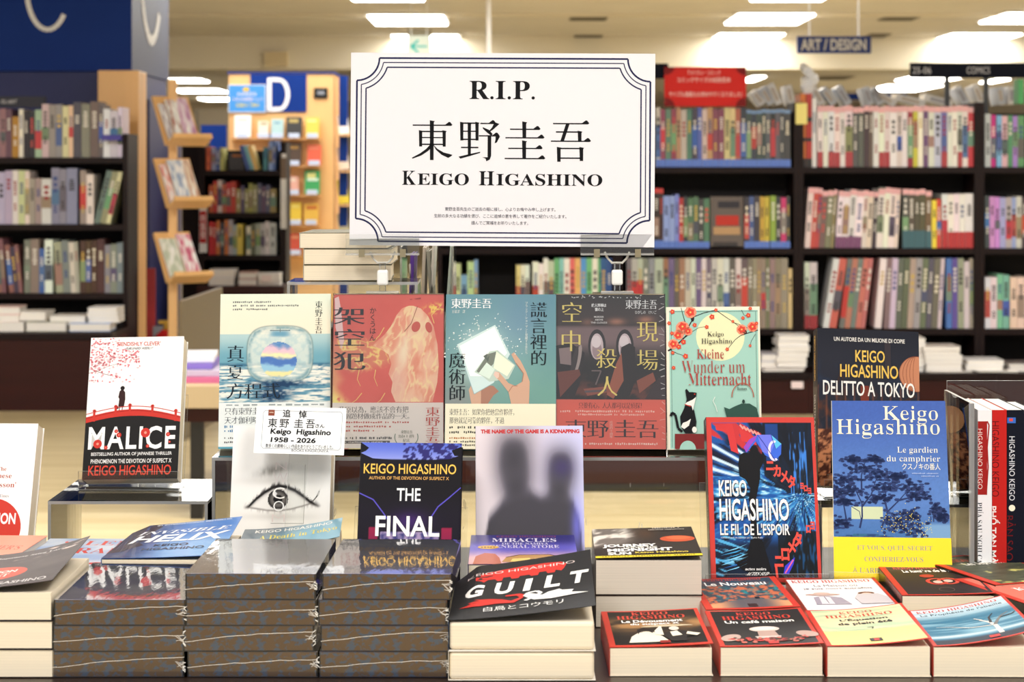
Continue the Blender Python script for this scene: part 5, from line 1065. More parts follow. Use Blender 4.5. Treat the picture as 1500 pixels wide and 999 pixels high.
# ---- THE FINAL CURTAIN
def artF(A):
    def bg(x, y):
        c = mixc((14, 10, 18), (20, 14, 30), sst(40, 70, y)); sky = mixc((90, 110, 210), (150, 160, 230), sst(0, 20, y)); c = np.where((y < 15+1.2*np.abs(x-50)/50)[:, None], sky, c)
        tr = (fbm(x/3.5, y/2.6, 6) > 0.5) & (y < 16) & (x > 42); c = np.where(tr[:, None], np.array((44, 40, 110.)), c)
        c = mixc(c, (80, 40, 130), np.exp(-((y-74)/9)**2)*np.exp(-((x-50)/18)**2)*0.7)
        win = (y > 84) & (x > 22) & (x < 80); c = np.where(win[:, None], mixc((60, 60, 120), (170, 150, 190), sst(0.3, 0.7, fbm(x/4, y/4, 12))), c)
        for a, b_ in ((10, 19), (82, 92)): s_ = (x > a) & (x < b_) & (y > 80); c = np.where(s_[:, None], mixc((150, 30, 70), (50, 10, 90), sst(80, 130, y)), c)
        return c
    A.paint(bg, 80, 110)
    A.poly([(0, 0), (8, 5), (5, 8), (0, 10)], (10, 8, 20)); A.poly([(100, 3), (90, 7), (93, 12), (100, 12)], (10, 8, 20)); A.poly([(0, 10), (12, 15), (50, 17.5), (88, 15), (100, 11), (100, 22), (0, 22)], (12, 8, 22))
    A.line([(0, 48), (14, 54), (24, 66), (30, 74)], 1.2, (90, 80, 190)); A.line([(100, 42), (88, 52), (78, 60), (70, 72)], 1.2, (90, 80, 190))
    A.text('KEIGO HIGASHINO', 3.5, 20, 95, 29.5, (246, 196, 88), bold=0.01); A.text('AUTHOR OF THE DEVOTION OF SUSPECT X', 9, 32, 88, 35, (232, 176, 96), bold=0.01)
    A.text('THE', 37, 43, 60.5, 55, WH, bold=0.015); A.text('FINAL', 17, 69, 80, 88, WH, bold=0.02); A.text('CURTAIN', 9, 96, 90, 114, WH, bold=0.015)
bf = book('black and violet paperback with orange author lettering behind the right film-wrapped pile', 0.126, 0.198, 0.028, (-0.1285, 2.498, 0.7015), -1.5, 18, 0.4, artF, cov=(16, 12, 20), gloss=False)
easel('clear easel behind the black and violet paperback', bf.matrix_basis, 0.126, 0.198, 0.028, T, wide=1.12)
# ---- THE NAME OF THE GAME IS A KIDNAPPING
def artG(A):
    def bg(x, y):
        c = mixc((222, 210, 218), (206, 206, 240), sst(30, 100, x)); c = mixc(c, (232, 222, 224), sst(60, 0, x)*0.6)
        c = mixc(c, (170, 165, 226), sst(70, 150, y)*sst(60, 100, x)*0.9); c = mixc(c, (214, 212, 232), sst(80, 0, x)*sst(60, 150, y)*0.5)
        g = lambda cx, cy, rx, ry, p=2, k=1.0: np.exp(-((np.abs((x-cx)/rx))**p+(np.abs((y-cy)/ry))**p))*k
        yb = np.interp(x, [0, 6, 12, 25, 37, 50, 60, 66, 76, 90, 96, 100], [150, 112, 82, 68, 62, 60, 64, 64, 62, 68, 86, 130])
        d = 1-(1-g(35, 30, 19, 27, 2.4))*(1-g(37, 56, 14, 20, 2.2))*(1-g(79, 38, 15, 20, 2.4))*(1-g(77, 60, 12, 18, 2.2))*(1-sst(-9, 9, y-yb))
        c = mixc(c, (96, 92, 104), np.clip(d*1.15, 0, 1)*0.92); c = mixc(c, (58, 56, 62), np.clip((d-0.6)*2.2, 0, 1)*0.85)
        c = mixc(c, (72, 60, 130), g(80, 38, 10, 9)*0.5); c = mixc(c, (120, 120, 230), g(93, 92, 5, 22)*0.8); return c
    A.paint(bg, 60, 90)
    A.text('THE NAME OF THE GAME IS A KIDNAPPING', 4.5, 3.2, 97, 7, (196, 56, 56), bold=0.06)
bg_ = book('pale lilac paperback with two blurred grey silhouettes', 0.137, 0.2105, 0.028, (0.0238, 2.570, 0.7005), 1.5, 16.5, 0, artG, cov=(214, 208, 220), spine=(206, 200, 210))
easel('clear easel behind the blurred silhouettes paperback', bg_.matrix_basis, 0.137, 0.2105, 0.028, T, wide=1.0)
# ---- LE FIL DE L'ESPOIR
def artL(A):
    A.fill((204, 64, 56))
    q = lambda X_, Y_: ((X_-50)/6.4, (Y_-30)/6.27)
    def bg(x, y):
        dx_, dy_ = x-86, (y-72)*0.9; ang = np.arctan2(dy_, -dx_); r = np.hypot(dx_, dy_)
        st = fbm(ang*13+9, r/26+4, 7, 3); bl = vnoise(ang*30+5, r/7, 12)*0.6+vnoise(ang*60+2, r/4, 13)*0.4
        c = mixc((8, 16, 34), (26, 84, 160), sst(0.3, 0.62, st)); mid = sst(40, 56, y)*sst(112, 96, y)
        c = mixc(c, (70, 160, 220), mid*sst(0.42, 0.66, bl)*0.9); c = mixc(c, (176, 226, 246), mid*sst(0.66, 0.8, bl))
        up = (y < 54)&(x < 36)&(y > 22+x*0.22); band = np.abs(np.sin(ang*30)); c = mixc(c, (206, 232, 250), np.where(up, sst(0.8, 0.97, band), 0)); c = mixc(c, (10, 24, 54), np.where(up, sst(0.6, 0.2, band)*0.8, 0))
        rt = (x > 52) & (y < 72-(86-x)*0.75+8) & (y < 70); c = mixc(c, (9, 16, 28), np.where(rt, 0.86, 0)); tw = rt & (x > 76) & (x < 91) & (y > 14); c = mixc(c, (60, 130, 220), np.where(tw, sst(0.55, 0.8, vnoise(x*1.1, y/9, 5)), 0)); c = mixc(c, (30, 80, 170), np.where((x > 54)&(x < 66)&(y < 40)&(y > 6), 0.7, 0))
        red = (x < 50)&(y < 15+x*0.42)&(y > 5+np.maximum(x-30, 0)*0.5); c = mixc(c, (196, 52, 56), np.where(red, sst(0.3, 0.5, vnoise(ang*26, r/12, 3)), 0))
        lo = sst(108, 120, y); c = mixc(c, (8, 12, 20), lo*0.75); s2 = (y > 104)&(x < 48); c = mixc(c, (84, 176, 226), np.where(s2, sst(0.55, 0.68, fbm((x+y*0.6)/16, (y-x*0.35)/2.6, 9)), 0)); lr = (x > 62)&(y > 104); c = mixc(c, (6, 14, 18), np.where(lr, 0.8, 0))
        gr = (x > 74)&(y > 92); c = mixc(c, (24, 90, 150), np.where(gr, sst(0.6, 0.8, vnoise(x/1.4, y/8, 8))*0.7, 0)); return c
    A.paint(bg, 120, 170, (4.5, 5, 97, 146))
    RD = (226, 78, 66); A.z += A.step
    for p in ([(8, 7), (24, 6), (29, 34), (22, 31), (19, 14), (9, 12)], [(30, 10), (44, 18), (46, 26), (32, 22)]): A.poly(p, (206, 56, 58), up=False)
    for i in range(6): A.line([(31+i*3.2, 7+i*1.4), (34+i*3.2, 11+i*1.4)], 1.6, (250, 150, 140), up=False)
    A.z += A.step
    for i, ch in enumerate('ニカメタ'): A.cell(ch, 57.5+i*6.4, 44.5+i*5.0, 8.2, 12, RD, 'sans', 0.05)
    for i, ch in enumerate('ヨロヨ'): A.cell(ch, 86+i*3.4, 63+i*2.3, 4, 7, RD, 'sans', 0.05)
    for i, ch in enumerate('ロヨ'): A.cell(ch, 90+i*4, 102-i*3, 5, 9, RD, 'sans', 0.05)
    for i, ch in enumerate('ニロメタ'): A.cell(ch, 62+i*6, 131-i*6.4, 9, 14, RD, 'sans', 0.05)
    A.line([(59, 134), (60, 146)], 2, RD)
    A.poly([q(265, 205), q(300, 160), q(350, 132), q(430, 132), q(490, 185), q(485, 245), q(450, 282), q(390, 250), q(340, 170), q(285, 235)], (58, 104, 220)); A.poly([q(265, 205), q(300, 160), q(350, 132), q(335, 165), q(310, 190), q(280, 235)], (150, 70, 190)); A.poly([q(350, 132), q(430, 132), q(450, 180), q(420, 250), q(375, 230)], (110, 120, 230)); A.poly([q(430, 132), q(490, 185), q(455, 215)], (90, 190, 236))
    A.ring(q(445, 225)[0], q(445, 225)[1], 4.5, 8.5, 2.2, (232, 226, 250), a0=60, a1=290); A.line([q(350, 132), q(385, 180), q(450, 282)], 0.6, (40, 50, 150)); A.line([q(430, 132), q(455, 215)], 0.6, (60, 60, 170))
    M = (10, 10, 16)
    A.poly([q(*k) for k in ((303, 215), (315, 197), (338, 197), (350, 215), (350, 235), (378, 250), (380, 290), (358, 330), (356, 380), (345, 430), (330, 490), (322, 620), (345, 740), (300, 740), (290, 620), (285, 500), (296, 440), (270, 390), (235, 370), (230, 300), (240, 250), (265, 236), (300, 238))], M)
    A.poly([q(*k) for k in ((285, 730), (355, 730), (395, 880), (410, 940), (330, 940), (230, 900), (180, 850), (230, 840), (275, 780))], M)
    for i in range(7): rr = random.Random(i); y = 770+i*18; A.poly([q(105+rr.uniform(0, 20), y+34), q(190+rr.uniform(0, 50), y), q(270, y-16), q(200, y+16)], rr.choice([(70, 170, 230), (130, 206, 244), (40, 110, 190)]), up=False)
    A.poly([q(*k) for k in ((470, 925), (480, 880), (540, 830), (530, 870), (500, 925))], (60, 60, 210)); A.line([q(480, 920), q(530, 845)], 1.2, (230, 100, 150))
    W2 = (250, 246, 240)
    for dx_, dy_, cc in ((0.5, 0.5, (20, 24, 40)), (0, 0, W2)):
        A.text('KEIGO', 9.5+dx_, 58+dy_, 35+dx_, 73+dy_, cc, bold=0.02); A.text('HIGASHINO', 9.5+dx_, 75+dy_, 73+dx_, 95+dy_, cc, bold=0.02); A.text("LE FIL DE L'ESPOIR", 9.5+dx_, 97.5+dy_, 73+dx_, 108+dy_, cc, bold=0.015)
    A.text('roman traduit du japonais par Sophie Refle', 10, 109.5, 48, 111.2, (226, 226, 226)); A.text('actes noirs', 31, 137, 50, 139.4, WH, 'serif'); A.text('ACTES SUD', 31, 141, 50.5, 144, WH, 'serif', slant=1)
bl = book('red framed French thriller with a neon street and umbrella', 0.1385, 0.209, 0.026, (0.3185, 2.562, 0.7150), 1, 18, 0.2, artL, cov=(204, 64, 56), spine=(30, 20, 24),
          spine_art=lambda A: A.text("KEIGO HIGASHINO   LE FIL DE L'ESPOIR", 60, 5, 150, 12, (200, 190, 180)))
easel('clear easel holding the red framed neon street thriller', bl.matrix_basis, 0.1385, 0.209, 0.026, T, wide=1.12)
# ---- LE GARDIEN DU CAMPHRIER
def artH(A):
    def bg(x, y):
        c = mixc((60, 92, 170), (84, 124, 190), sst(588, 730, y)); c = mixc(c, (58, 104, 160), sst(730, 812, y)); c = c*(0.94+0.1*fbm(x/2, y/2, 3)[:, None])
        riv = sst(0, 6, x-(1352-(y-770)*0.75*np.where(y < 785, 0.2, 1)))*sst(766, 772, y)*sst(0, 8, 1400-(x)*1.0-(y-770)*0.4+20); c = mixc(c, (126, 166, 202), riv*0.8*sst(0.2, 0.5, fbm(x/10, y/2, 6)+0.3))
        gr = (y > 790-6*np.sin((x-1220)/30))&(x < 1355-(y-790)*0.6); c = np.where(gr[:, None], mixc((30, 60, 110), (44, 96, 130), sst(0.4, 0.6, fbm(x/5, y/3, 8))), c); return c
    A.paint(bg, 110, 150)
    rr = random.Random(9); TD = (28, 44, 92); TM = (40, 62, 116)
    A.rect(1246, 745, 1293, 763, (196, 206, 168)); A.line([(1246, 745), (1258, 752), (1260, 763)], 1, TD)
    for p in ([(1258, 776), (1262, 760), (1262, 740), (1250, 715), (1240, 700)], [(1262, 745), (1276, 728), (1286, 700)], [(1262, 730), (1262, 700), (1268, 680)], [(1240, 776), (1236, 750), (1232, 730)], [(1290, 776), (1300, 752), (1318, 735), (1330, 722)], [(1300, 752), (1296, 735), (1300, 715)], [(1318, 735), (1340, 730)]): A.line(p, 3, TD, w1=1)
    for cx, cy, rx, ry in ((1262, 690, 30, 8), (1240, 706, 22, 7), (1290, 700, 28, 7), (1226, 725, 10, 8), (1248, 722, 24, 6), (1300, 716, 28, 7), (1334, 716, 28, 8), (1345, 728, 18, 6), (1250, 676, 16, 5), (1280, 676, 14, 4), (1316, 700, 14, 5), (1236, 738, 18, 5), (1290, 732, 20, 5), (1312, 764, 24, 12), (1336, 758, 14, 8), (1372, 750, 8, 9), (1380, 758, 10, 7), (1230, 770, 14, 8), (1330, 776, 28, 8)):
        A.z += 0.000004
        for k in range(64): A.ell(cx+rr.gauss(0, rx*0.5), cy+rr.gauss(0, ry*0.6), rr.uniform(2, 4.6), rr.uniform(1.2, 2.4), rr.choice([TD, TM, (34, 52, 104)]), up=False, n=6)
    A.z += A.step
    for k in range(120):
        t_ = rr.random(); x = 1292+70*t_+rr.gauss(0, 8); y = 775-14*math.sin(t_*3)+rr.gauss(0, 10)+10*t_
        if x < 1388 and y < 800: A.ell(x, y, 0.7, 0.6, (236, 216, 90), up=False, n=5)
    A.line([(1368, 757), (1368, 766)], 1.6, TD); A.line([(1364, 758), (1364, 766)], 1.2, TD)
    A.text('Keigo', 1297, 596, 1380, 623, (244, 236, 206), 'slab', -0.005); A.text('Higashino', 1226, 616, 1382, 645, (244, 236, 206), 'slab', -0.005)
    A.text('Le gardien', 1317, 657, 1378, 668, (244, 240, 224), 'slab', -0.004); A.text('du camphrier', 1301, 670, 1381, 681, (244, 240, 224), 'slab', -0.004); A.row('クスノキの番人', 1323, 681, 1381, 691, (244, 240, 224), 'sans'); A.marks(1338, 695, 1378, 697, 20, (170, 190, 230)); A.marks(1352, 699, 1378, 701, 13, (170, 190, 230))
    A.rect(1219, 792, 1231, 794, (240, 240, 240))
def artHb(A):
    A.fill((250, 216, 40)); G = (150, 152, 130)
    A.text('ET VOUS, QUEL SECRET', 20, 11, 84, 19, G, 'serif', -0.004); A.text('CONFIERIEZ-VOUS', 26, 27, 76, 34, G, 'serif', -0.004); A.text("À L'ARBRE GENEROSO ?", 16, 41, 92, 50, G, 'serif', -0.004) if False else None
    A.text("À L'ARBRE", 16, 41, 46, 50, G, 'serif', -0.004); A.text('CENTENAIRE ?', 49, 42, 90, 50, G, 'serif', -0.004)
bh = book('blue French novel with a camphor tree at dusk and a yellow band', 0.1445, 0.236, 0.028, (0.4750, 2.552, 0.7175), -9, 24.5, -0.9, artH, (1219, 588, 1392, 852), cov=(60, 90, 166), spine=(236, 226, 196))
bb = MB().box(-0.0727, 0.0728, -0.0014, -0.0008, 0.0003, 0.056, (250, 214, 30)).build('belly_band', PRINT, bh)
A = Art(0.1450, 0.0555, (0, 0, 100, 62), off=0.0015); artHb(A); A.build('band_print', bb)
easel('clear easel holding the blue French novel', bh.matrix_basis, 0.1445, 0.236, 0.028, T, wide=1.1)
# ---- DELITTO A TOKYO
def artT(A):
    def bg(x, y):
        c = mixc((26, 28, 40), (34, 36, 48), sst(0, 30, y)); f = fbm(x/6, y/9, 4); c = mixc(c, (96, 52, 36), sst(0.5, 0.75, f)*sst(45, 80, y)*0.8); c = mixc(c, (30, 48, 78), sst(0.52, 0.8, fbm(x/9, y/7, 9))*sst(20, 50, y)*0.5)
        gx = np.minimum(np.mod(x, 9), 9-np.mod(x, 9)); c = mixc(c, (150, 84, 52), np.where((gx < 0.6) & (y > 55), 0.5, 0)); gy = (y > 96); c = np.where(gy[:, None], mixc((70, 34, 24), (196, 130, 88), sst(0.35, 0.65, fbm(x/3, y/2.4, 2))), c); return c
    A.paint(bg, 70, 100)
    A.ell(97, 41, 17, 17, (196, 130, 96), n=30); 
    for k in range(5): A.ring(97, 41, 3+k*3.4, 17, 0.4, (130, 70, 50), a0=80, a1=280)
    A.ell(98, 84, 14, 13, (206, 150, 104), n=24); A.line([(60, 84), (84, 68), (96, 62)], 2.4, (60, 40, 36)); A.line([(16, 64), (24, 36), (26, 90)], 2, (50, 36, 36)); A.rect(42, 54, 50, 74, (120, 50, 36)); A.rect(66, 10, 72, 46, (52, 46, 52)); A.ell(47, 83, 6, 3, (240, 214, 160))
    for x in (16, 24, 30): A.poly([(x-3, 116), (x+3, 116), (x+4, 138), (x-4, 138)], (20, 16, 18)); A.ell(x, 113, 3, 4, (16, 12, 14))
    A.text('UN AUTORE DA UN MILIONE DI COPIE', 16, 8, 86, 12, (236, 232, 226), bold=0.015)
    A.text('KEIGO', 37, 20, 66, 31.5, (240, 196, 92), bold=0.012); A.text('HIGASHINO', 22, 34, 79, 46.5, (240, 196, 92), bold=0.012); A.text('DELITTO A TOKYO', 5, 50, 95, 64, (244, 240, 234), bold=0.012)
bt = book('black Italian novel with yellow and white lettering standing behind the blue French novel', 0.140, 0.215, 0.03, (0.4820, 2.76, 0.803), 3, 14, 2.6, artT, cov=(28, 28, 36), spine=(22, 22, 28),
          spine_art=lambda A: (A.text('KEIGO HIGASHINO', 8, 12, 66, 20, (226, 180, 90), bold=0.02), A.text('DELITTO A TOKYO', 84, 12, 150, 20, (226, 220, 210), bold=0.02)))
easel('clear easel behind the black Italian novel', bt.matrix_basis, 0.14, 0.215, 0.03, 0.7905, wide=0.9)

# ------------------------------------------------------------------ the memorial sign on two clips
sg = thing('memorial_sign', 'large white R.I.P. memorial sign with a dark blue triple border', 'sign', pose((-0.0144, 2.80, 1.1267), -2.0, 1.5, 0.35))
SW, SH = 0.4172, 0.2645
bd = MB().box(-SW/2, SW/2, 0, 0.003, 0, SH, (238, 236, 240)).build('board', PRINT, sg)
MB().box(-SW/2-0.001, SW/2+0.001, -0.0016, -0.0010, -0.001, SH+0.001).build('clear_sleeve', FILM, sg) if False else None
A = Art(SW, SH, (0, 0, 447, 283), off=0.0002)
A.fill((240, 238, 242)); A.z += A.step
IN = (30, 34, 78)
def frame(d, wd):
    X0, Y0, X1, Y1, R = 9, 8, 440, 277, 33
    r_ = R+d; a0 = math.asin(d/r_); out = []
    for cx, cy, sx_, sy_, rev in ((X0, Y0, 1, 1, False), (X1, Y0, -1, 1, True), (X1, Y1, -1, -1, False), (X0, Y1, 1, -1, True)):
        arc = [(cx+sx_*r_*math.cos(a), cy+sy_*r_*math.sin(a)) for a in [math.pi/2-a0-(math.pi/2-2*a0)*k/10 for k in range(11)]]
        out += arc[::-1] if rev else arc
    out.append(out[0]); A.line(out, wd, IN)
frame(0, 2.6); frame(6.5, 1.5); frame(13.5, 2.0)
K_ = (14, 14, 18)
A.text('R.I.P.', 175, 41, 271, 68, K_, 'serif', 0.0)
q_ = lambda x, y: ((x-33)/3.028, (y-35)/3.028)
def hz(x0, x1, y, w=5.5, t=True):
    A.poly([q_(x0, y-w/2), q_(x1, y-w/2), q_(x1, y+w/2), q_(x0, y+w/2)], K_, up=False)
    if t: A.poly([q_(x1-26, y-w/2), q_(x1-10, y-15), q_(x1-4, y-14), q_(x1+6, y-w/2+1), q_(x1, y+w/2)], K_, up=False)
def vt(x, y0, y1, w=14): A.poly([q_(x-w/2-2, y0-2), q_(x+w/2+4, y0+2), q_(x+w/2, y0+8), q_(x+w/2, y1), q_(x-w/2, y1)], K_, up=False)
def sw(p): A.poly([q_(*k) for k in p], K_, up=False)
A.z += A.step
# east
hz(311, 482, 357); vt(397, 337, 512, 16); vt(347, 381, 452, 13); vt(452, 381, 452, 13); hz(347, 452, 385, 6, False); hz(347, 452, 412, 5, False); hz(347, 452, 442, 6, False)
sw([(392, 440), (402, 450), (380, 472), (350, 492), (312, 506), (308, 502), (345, 482), (372, 462)]); sw([(402, 442), (422, 462), (450, 478), (489, 488), (484, 494), (470, 502), (440, 488), (415, 466)])
# field
vt(530, 343, 424, 13); vt(598, 343, 424, 13); vt(564, 345, 492, 13); hz(530, 598, 347, 6, False); hz(530, 598, 383, 5, False); hz(530, 598, 419, 6, False); hz(527, 604, 455, 6, False)
sw([(516, 496), (565, 484), (612, 474), (612, 479), (570, 492), (524, 505)]); hz(612, 676, 348); sw([(676, 342), (697, 350), (668, 376), (650, 388), (648, 384), (664, 366)]); sw([(622, 364), (650, 376), (668, 396), (660, 402), (644, 390), (624, 372)])
hz(606, 692, 403); sw([(680, 397), (700, 405), (686, 432), (676, 436), (680, 420)]); sw([(645, 400), (661, 400), (661, 492), (655, 508), (640, 516), (636, 504), (622, 498), (645, 498)])
# scepter
vt(808, 340, 410, 16); hz(744, 874, 373); hz(724, 892, 411); vt(808, 424, 503, 16); hz(737, 884, 458); hz(721, 896, 503)
# I
hz(935, 1090, 347); sw([(992, 349), (1008, 349), (984, 424), (968, 424)]); hz(948, 1058, 384, 6, False); vt(1054, 380, 424, 15); hz(926, 1098, 425)
vt(962, 452, 516, 15); vt(1062, 452, 512, 15); hz(962, 1062, 457, 6, False); hz(962, 1062, 500, 6, False)
A.text('K', 77, 173.4, 97, 194, K_, 'serif'); A.text('EIGO', 99.5, 176.9, 175, 194.2, K_, 'serif'); A.text('H', 190, 173.4, 212, 194, K_, 'serif'); A.text('IGASHINO', 215.5, 176.9, 370.5, 194.2, K_, 'serif')
for s_, x0, x1, y in (('東野圭吾先生のご逝去の報に接し、心よりお悔やみ申し上げます。', 140, 306, 229), ('生前の多大なる功績を偲び、ここに追悼の意を表して著作をご紹介いたします。', 124, 322, 239), ('謹んでご冥福をお祈りいたします。', 179, 266, 249)):
    A.row(s_, x0, y-2.8, x1, y+2.8, (96, 96, 106), 'sans', 0.0)
A.build('sign_print', bd)
def clip(label, px, pyb):
    c = thing('sign_clip', label, 'sign clip', P(px, 431, 2.80), 'clear clips holding the memorial sign')
    z = 0.0; y0 = -0.004
    MB().box(-0.026, 0.026, -0.012, 0.012, -0.004, 0.0).box(-0.022, 0.022, -0.008, 0.008, 0.0, 0.004).build('foot', [EDGE], c)
    MB().cyl((0, 0, 0.004), (0, 0, 0.012), 0.0045, n=10).build('lower_neck', ACRYL, c); MB().cyl((0, 0, 0.034), (0, 0, 0.043), 0.0045, n=10).build('upper_neck', ACRYL, c)
    bevel(MB().box(-0.0075, 0.0075, -0.006, 0.006, 0.0125, 0.0335).build('white_joint', mat('white_plastic', (250, 250, 248), 0.3), c), 0.003)
    MB().box(-0.007, -0.001, -0.0068, -0.006, 0.0345, 0.036).box(0.001, 0.006, -0.0068, -0.006, 0.0345, 0.036).build('joint_mark', BLACKM, c) if False else None
    zz = 0.058
    MB().tube([(-0.007, 0, 0.043), (-0.013, 0, 0.049), (-0.017, 0, zz)], 0.0015, 6).tube([(0.007, 0, 0.043), (0.013, 0, 0.049), (0.017, 0, zz)], 0.0015, 6).tube([(-0.008, 0, 0.043), (0.008, 0, 0.043)], 0.0015).build('yoke', mat('clear_rim', (206, 204, 196), 0.15), c)
    MB().box(-0.05, 0.05, y0-0.003, y0-0.001, zz-0.002, zz+0.024, mis=[1, 1, 0, 1, 0, 1]).box(-0.05, 0.05, y0+0.0075, y0+0.0095, zz-0.002, zz+0.018, mis=[1, 1, 0, 1, 0, 1]).build('jaw_plate', [ACRYL, EDGE], c)
    MB().box(-0.05, 0.05, y0-0.0035, y0+0.0095, zz-0.0045, zz-0.002).build('jaw_base', EDGE, c)
    for x in (-0.028, 0.028): MB().box(x-0.004, x+0.004, y0-0.0048, y0-0.0032, zz-0.007, zz+0.004).build('metal_spring', mat('spring_metal', (170, 158, 128), 0.3, metal=0.7), c)
    return c
clip('left clear clip with a white joint under the memorial sign', 560.5, 0)
clip('right clear clip with a white joint under the memorial sign', 904, 0)

# ------------------------------------------------------------------ three cream books on the tall riser
for i in range(3):
    b = book(['lowest', 'middle', 'topmost'][i]+' cream paged book of the pile left of the memorial sign', 0.122, 0.17, 0.0215, (-0.2275+[0.0, 0.0, -0.006][i], 2.835+0.002*i, 1.0772+(i+1)*0.0222), [2, 0, -1][i], 90, 0, cov=(100, 96, 70), back=(110, 104, 80), spine=(200, 196, 180), group='pile of three cream books', lift=(lambda u, v: 0.0006*u) if i == 2 else None)
# clear holder with booklets right of the pile
hx0, hx1, hy = -0.152, -0.088, 3.08
t = thing('booklet_holder', 'clear holder of booklets between the cream pile and the shelves', 'holder', (-0.12, 3.10, 0.95))
for x in (-0.048, 0.030): MB().box(x-0.0015, x+0.0015, 0, 0.16, 0, 0.165, mis=[1, 1, 1, 0, 1, 0]).build('side_plate', [ACRYL, EDGE], t)
MB().box(-0.046, 0.028, 0, 0.003, 0, 0.06).build('front_plate', ACRYL, t); MB().box(-0.046, 0.028, 0, 0.16, -0.003, 0).build('base_plate', ACRYL, t); MB().box(-0.045, 0.028, 0.03, 0.15, -0.95, -0.0035).build('pedestal', WENGE, t)
for i, (x, w, h, c, r_, n) in enumerate(((-0.157, 0.006, 0.15, (86, 40, 150), 2, 'purple'), (-0.148, 0.004, 0.135, (214, 206, 196), -3, 'cream'), (-0.139, 0.005, 0.16, (200, 190, 176), 2, 'beige'), (-0.128, 0.004, 0.17, (226, 222, 214), 3, 'white'), (-0.117, 0.006, 0.155, (150, 148, 136), -4, 'grey'), (-0.103, 0.005, 0.165, (206, 220, 214), 4, 'pale green'))):
    o = spine_book(x, 3.12, 0.953, w, h, 0.11, c, [(0.2, 0.35, jit(c, random.Random(i), 40), 0.1)], roll=r_); tag(o, f'{n} booklet upright in the clear holder by the cream pile', 'booklet', 'booklets in the clear holder')

# ------------------------------------------------------------------ film wrapped piles (brown sprayed edges)
def wave(k, s_=1.0): return None
def shrinkart(kind):
    def fn(A):
        A.paint(lambda x, y: mixc(mixc((176, 186, 204), (226, 224, 232), sst(20, 110, y)), (176, 170, 206), sst(0.3, 0.7, fbm(x/30, y/20, 3))*0.6), 30, 40)  # cover art paled: hazy reflection on the film put into its colour
        g = (210, 206, 214)
        A.text('THE', 36, 6, 62, 14, (236, 236, 240), bold=0.04); A.text('Keigo Higashino', 24, 20, 78, 30, (226, 220, 210), 'serif'); A.text('Newcomer', 14, 36, 88, 54, (230, 226, 226), 'serif') if kind == 0 else A.text('THE FINAL CURTAIN', 14, 36, 88, 54, (230, 200, 170), bold=0.03)
        A.text('Keigo Higashino', 20, 130, 84, 140, (240, 226, 190), 'serif')
    return fn
def pile(where, n, w, d, t, xc, y0, zb, seed, cols, **kw):
    rr = random.Random(seed)
    for i in range(n):
        top = i == n-1; pos = 'topmost' if top else 'lowest' if i == 0 else ORD[i]+' from the bottom,'
        kk = dict(kw); art = kk.pop('art', None); lift = kk.pop('lift', None)
        book(f'{pos} {where}', w, d, t, (xc+(rr.uniform(-0.0022, 0.0022) if not top else kk.pop('dx', 0)), y0+rr.uniform(0, 0.003), zb+(i+1)*(t+0.0009)), rr.uniform(-0.8, 0.8) if not top else kk.pop('yaw', 0), 90, 0, art=art if top else None, lift=lift if top else None, cov=cols[0], spine=cols[1], **{k: v for k, v in kk.items() if k not in ('dx', 'yaw')})
YF = 2.178
sx = lambda px, D=YF: (px-750)/F*D
yz = lambda px: None
tk = 0.0268
pile('film wrapped book with brown speckled edges, left pile of three', 3, 0.139, 0.203, tk, sx(175), YF, T, 1, [(120, 118, 130), (24, 50, 72)], pages=SPRAY, film=True, group='film wrapped book piles', art=shrinkart(0), gloss=True)
pile('film wrapped book with brown speckled edges, middle pile of four', 4, 0.138, 0.203, tk, sx(367), YF, T, 2, [(120, 118, 130), (20, 40, 70)], pages=SPRAY, film=True, group='film wrapped book piles', art=shrinkart(0), gloss=True, yaw=-1)
pile('film wrapped book with brown speckled edges, right pile of four', 4, 0.136, 0.203, tk, sx(563.5), YF, T, 3, [(96, 96, 130), (24, 40, 90)], pages=SPRAY, film=True, group='film wrapped book piles', art=shrinkart(1), gloss=True, dx=0.002, yaw=-1.5)

# ------------------------------------------------------------------ far left cream pile, curled black cover
def artR(A):
    A.paint(lambda x, y: mixc(mixc((58, 50, 52), (84, 74, 74), fbm(x/20, y/20, 3)), (214, 190, 180), np.clip(sst(0.62, 0.8, fbm(x/14, y/10, 5))*sst(70, 30, y), 0, 1)), 40, 50)
    A.text('The Japanese Stieg Larsson', 10, 20, 92, 28, (200, 196, 196), 'serif'); A.ell(34, 96, 32, 28, (206, 84, 66), n=30); A.text('SALVATION', 10, 84, 56, 94, (240, 220, 214), bold=0.03); A.text('of a SAINT', 14, 98, 52, 110, (240, 220, 214), 'serif'); A.text('KEIGO HIGASHINO', 8, 132, 92, 142, (200, 196, 196), bold=0.02)
curl1 = lambda u, v: 0.020*np.clip(u, 0, 1)**2*(0.4+0.6*(1-v))+0.004*u
for i in range(3):
    book(['lowest', 'middle', 'topmost'][i]+' cream paged paperback of the far left pile', 0.129, 0.198, 0.0294, (sx(76)-0.0645+[0.003, 0.001, 0][i], YF+0.001, T+(i+1)*0.0303), 0, 90, 0, art=artR if i == 2 else None, cov=(70, 62, 62), back=(60, 54, 54), lift=(lambda u, v: 0.0015+curl1(u, v)) if i == 2 else None, group='far left cream paperback pile')
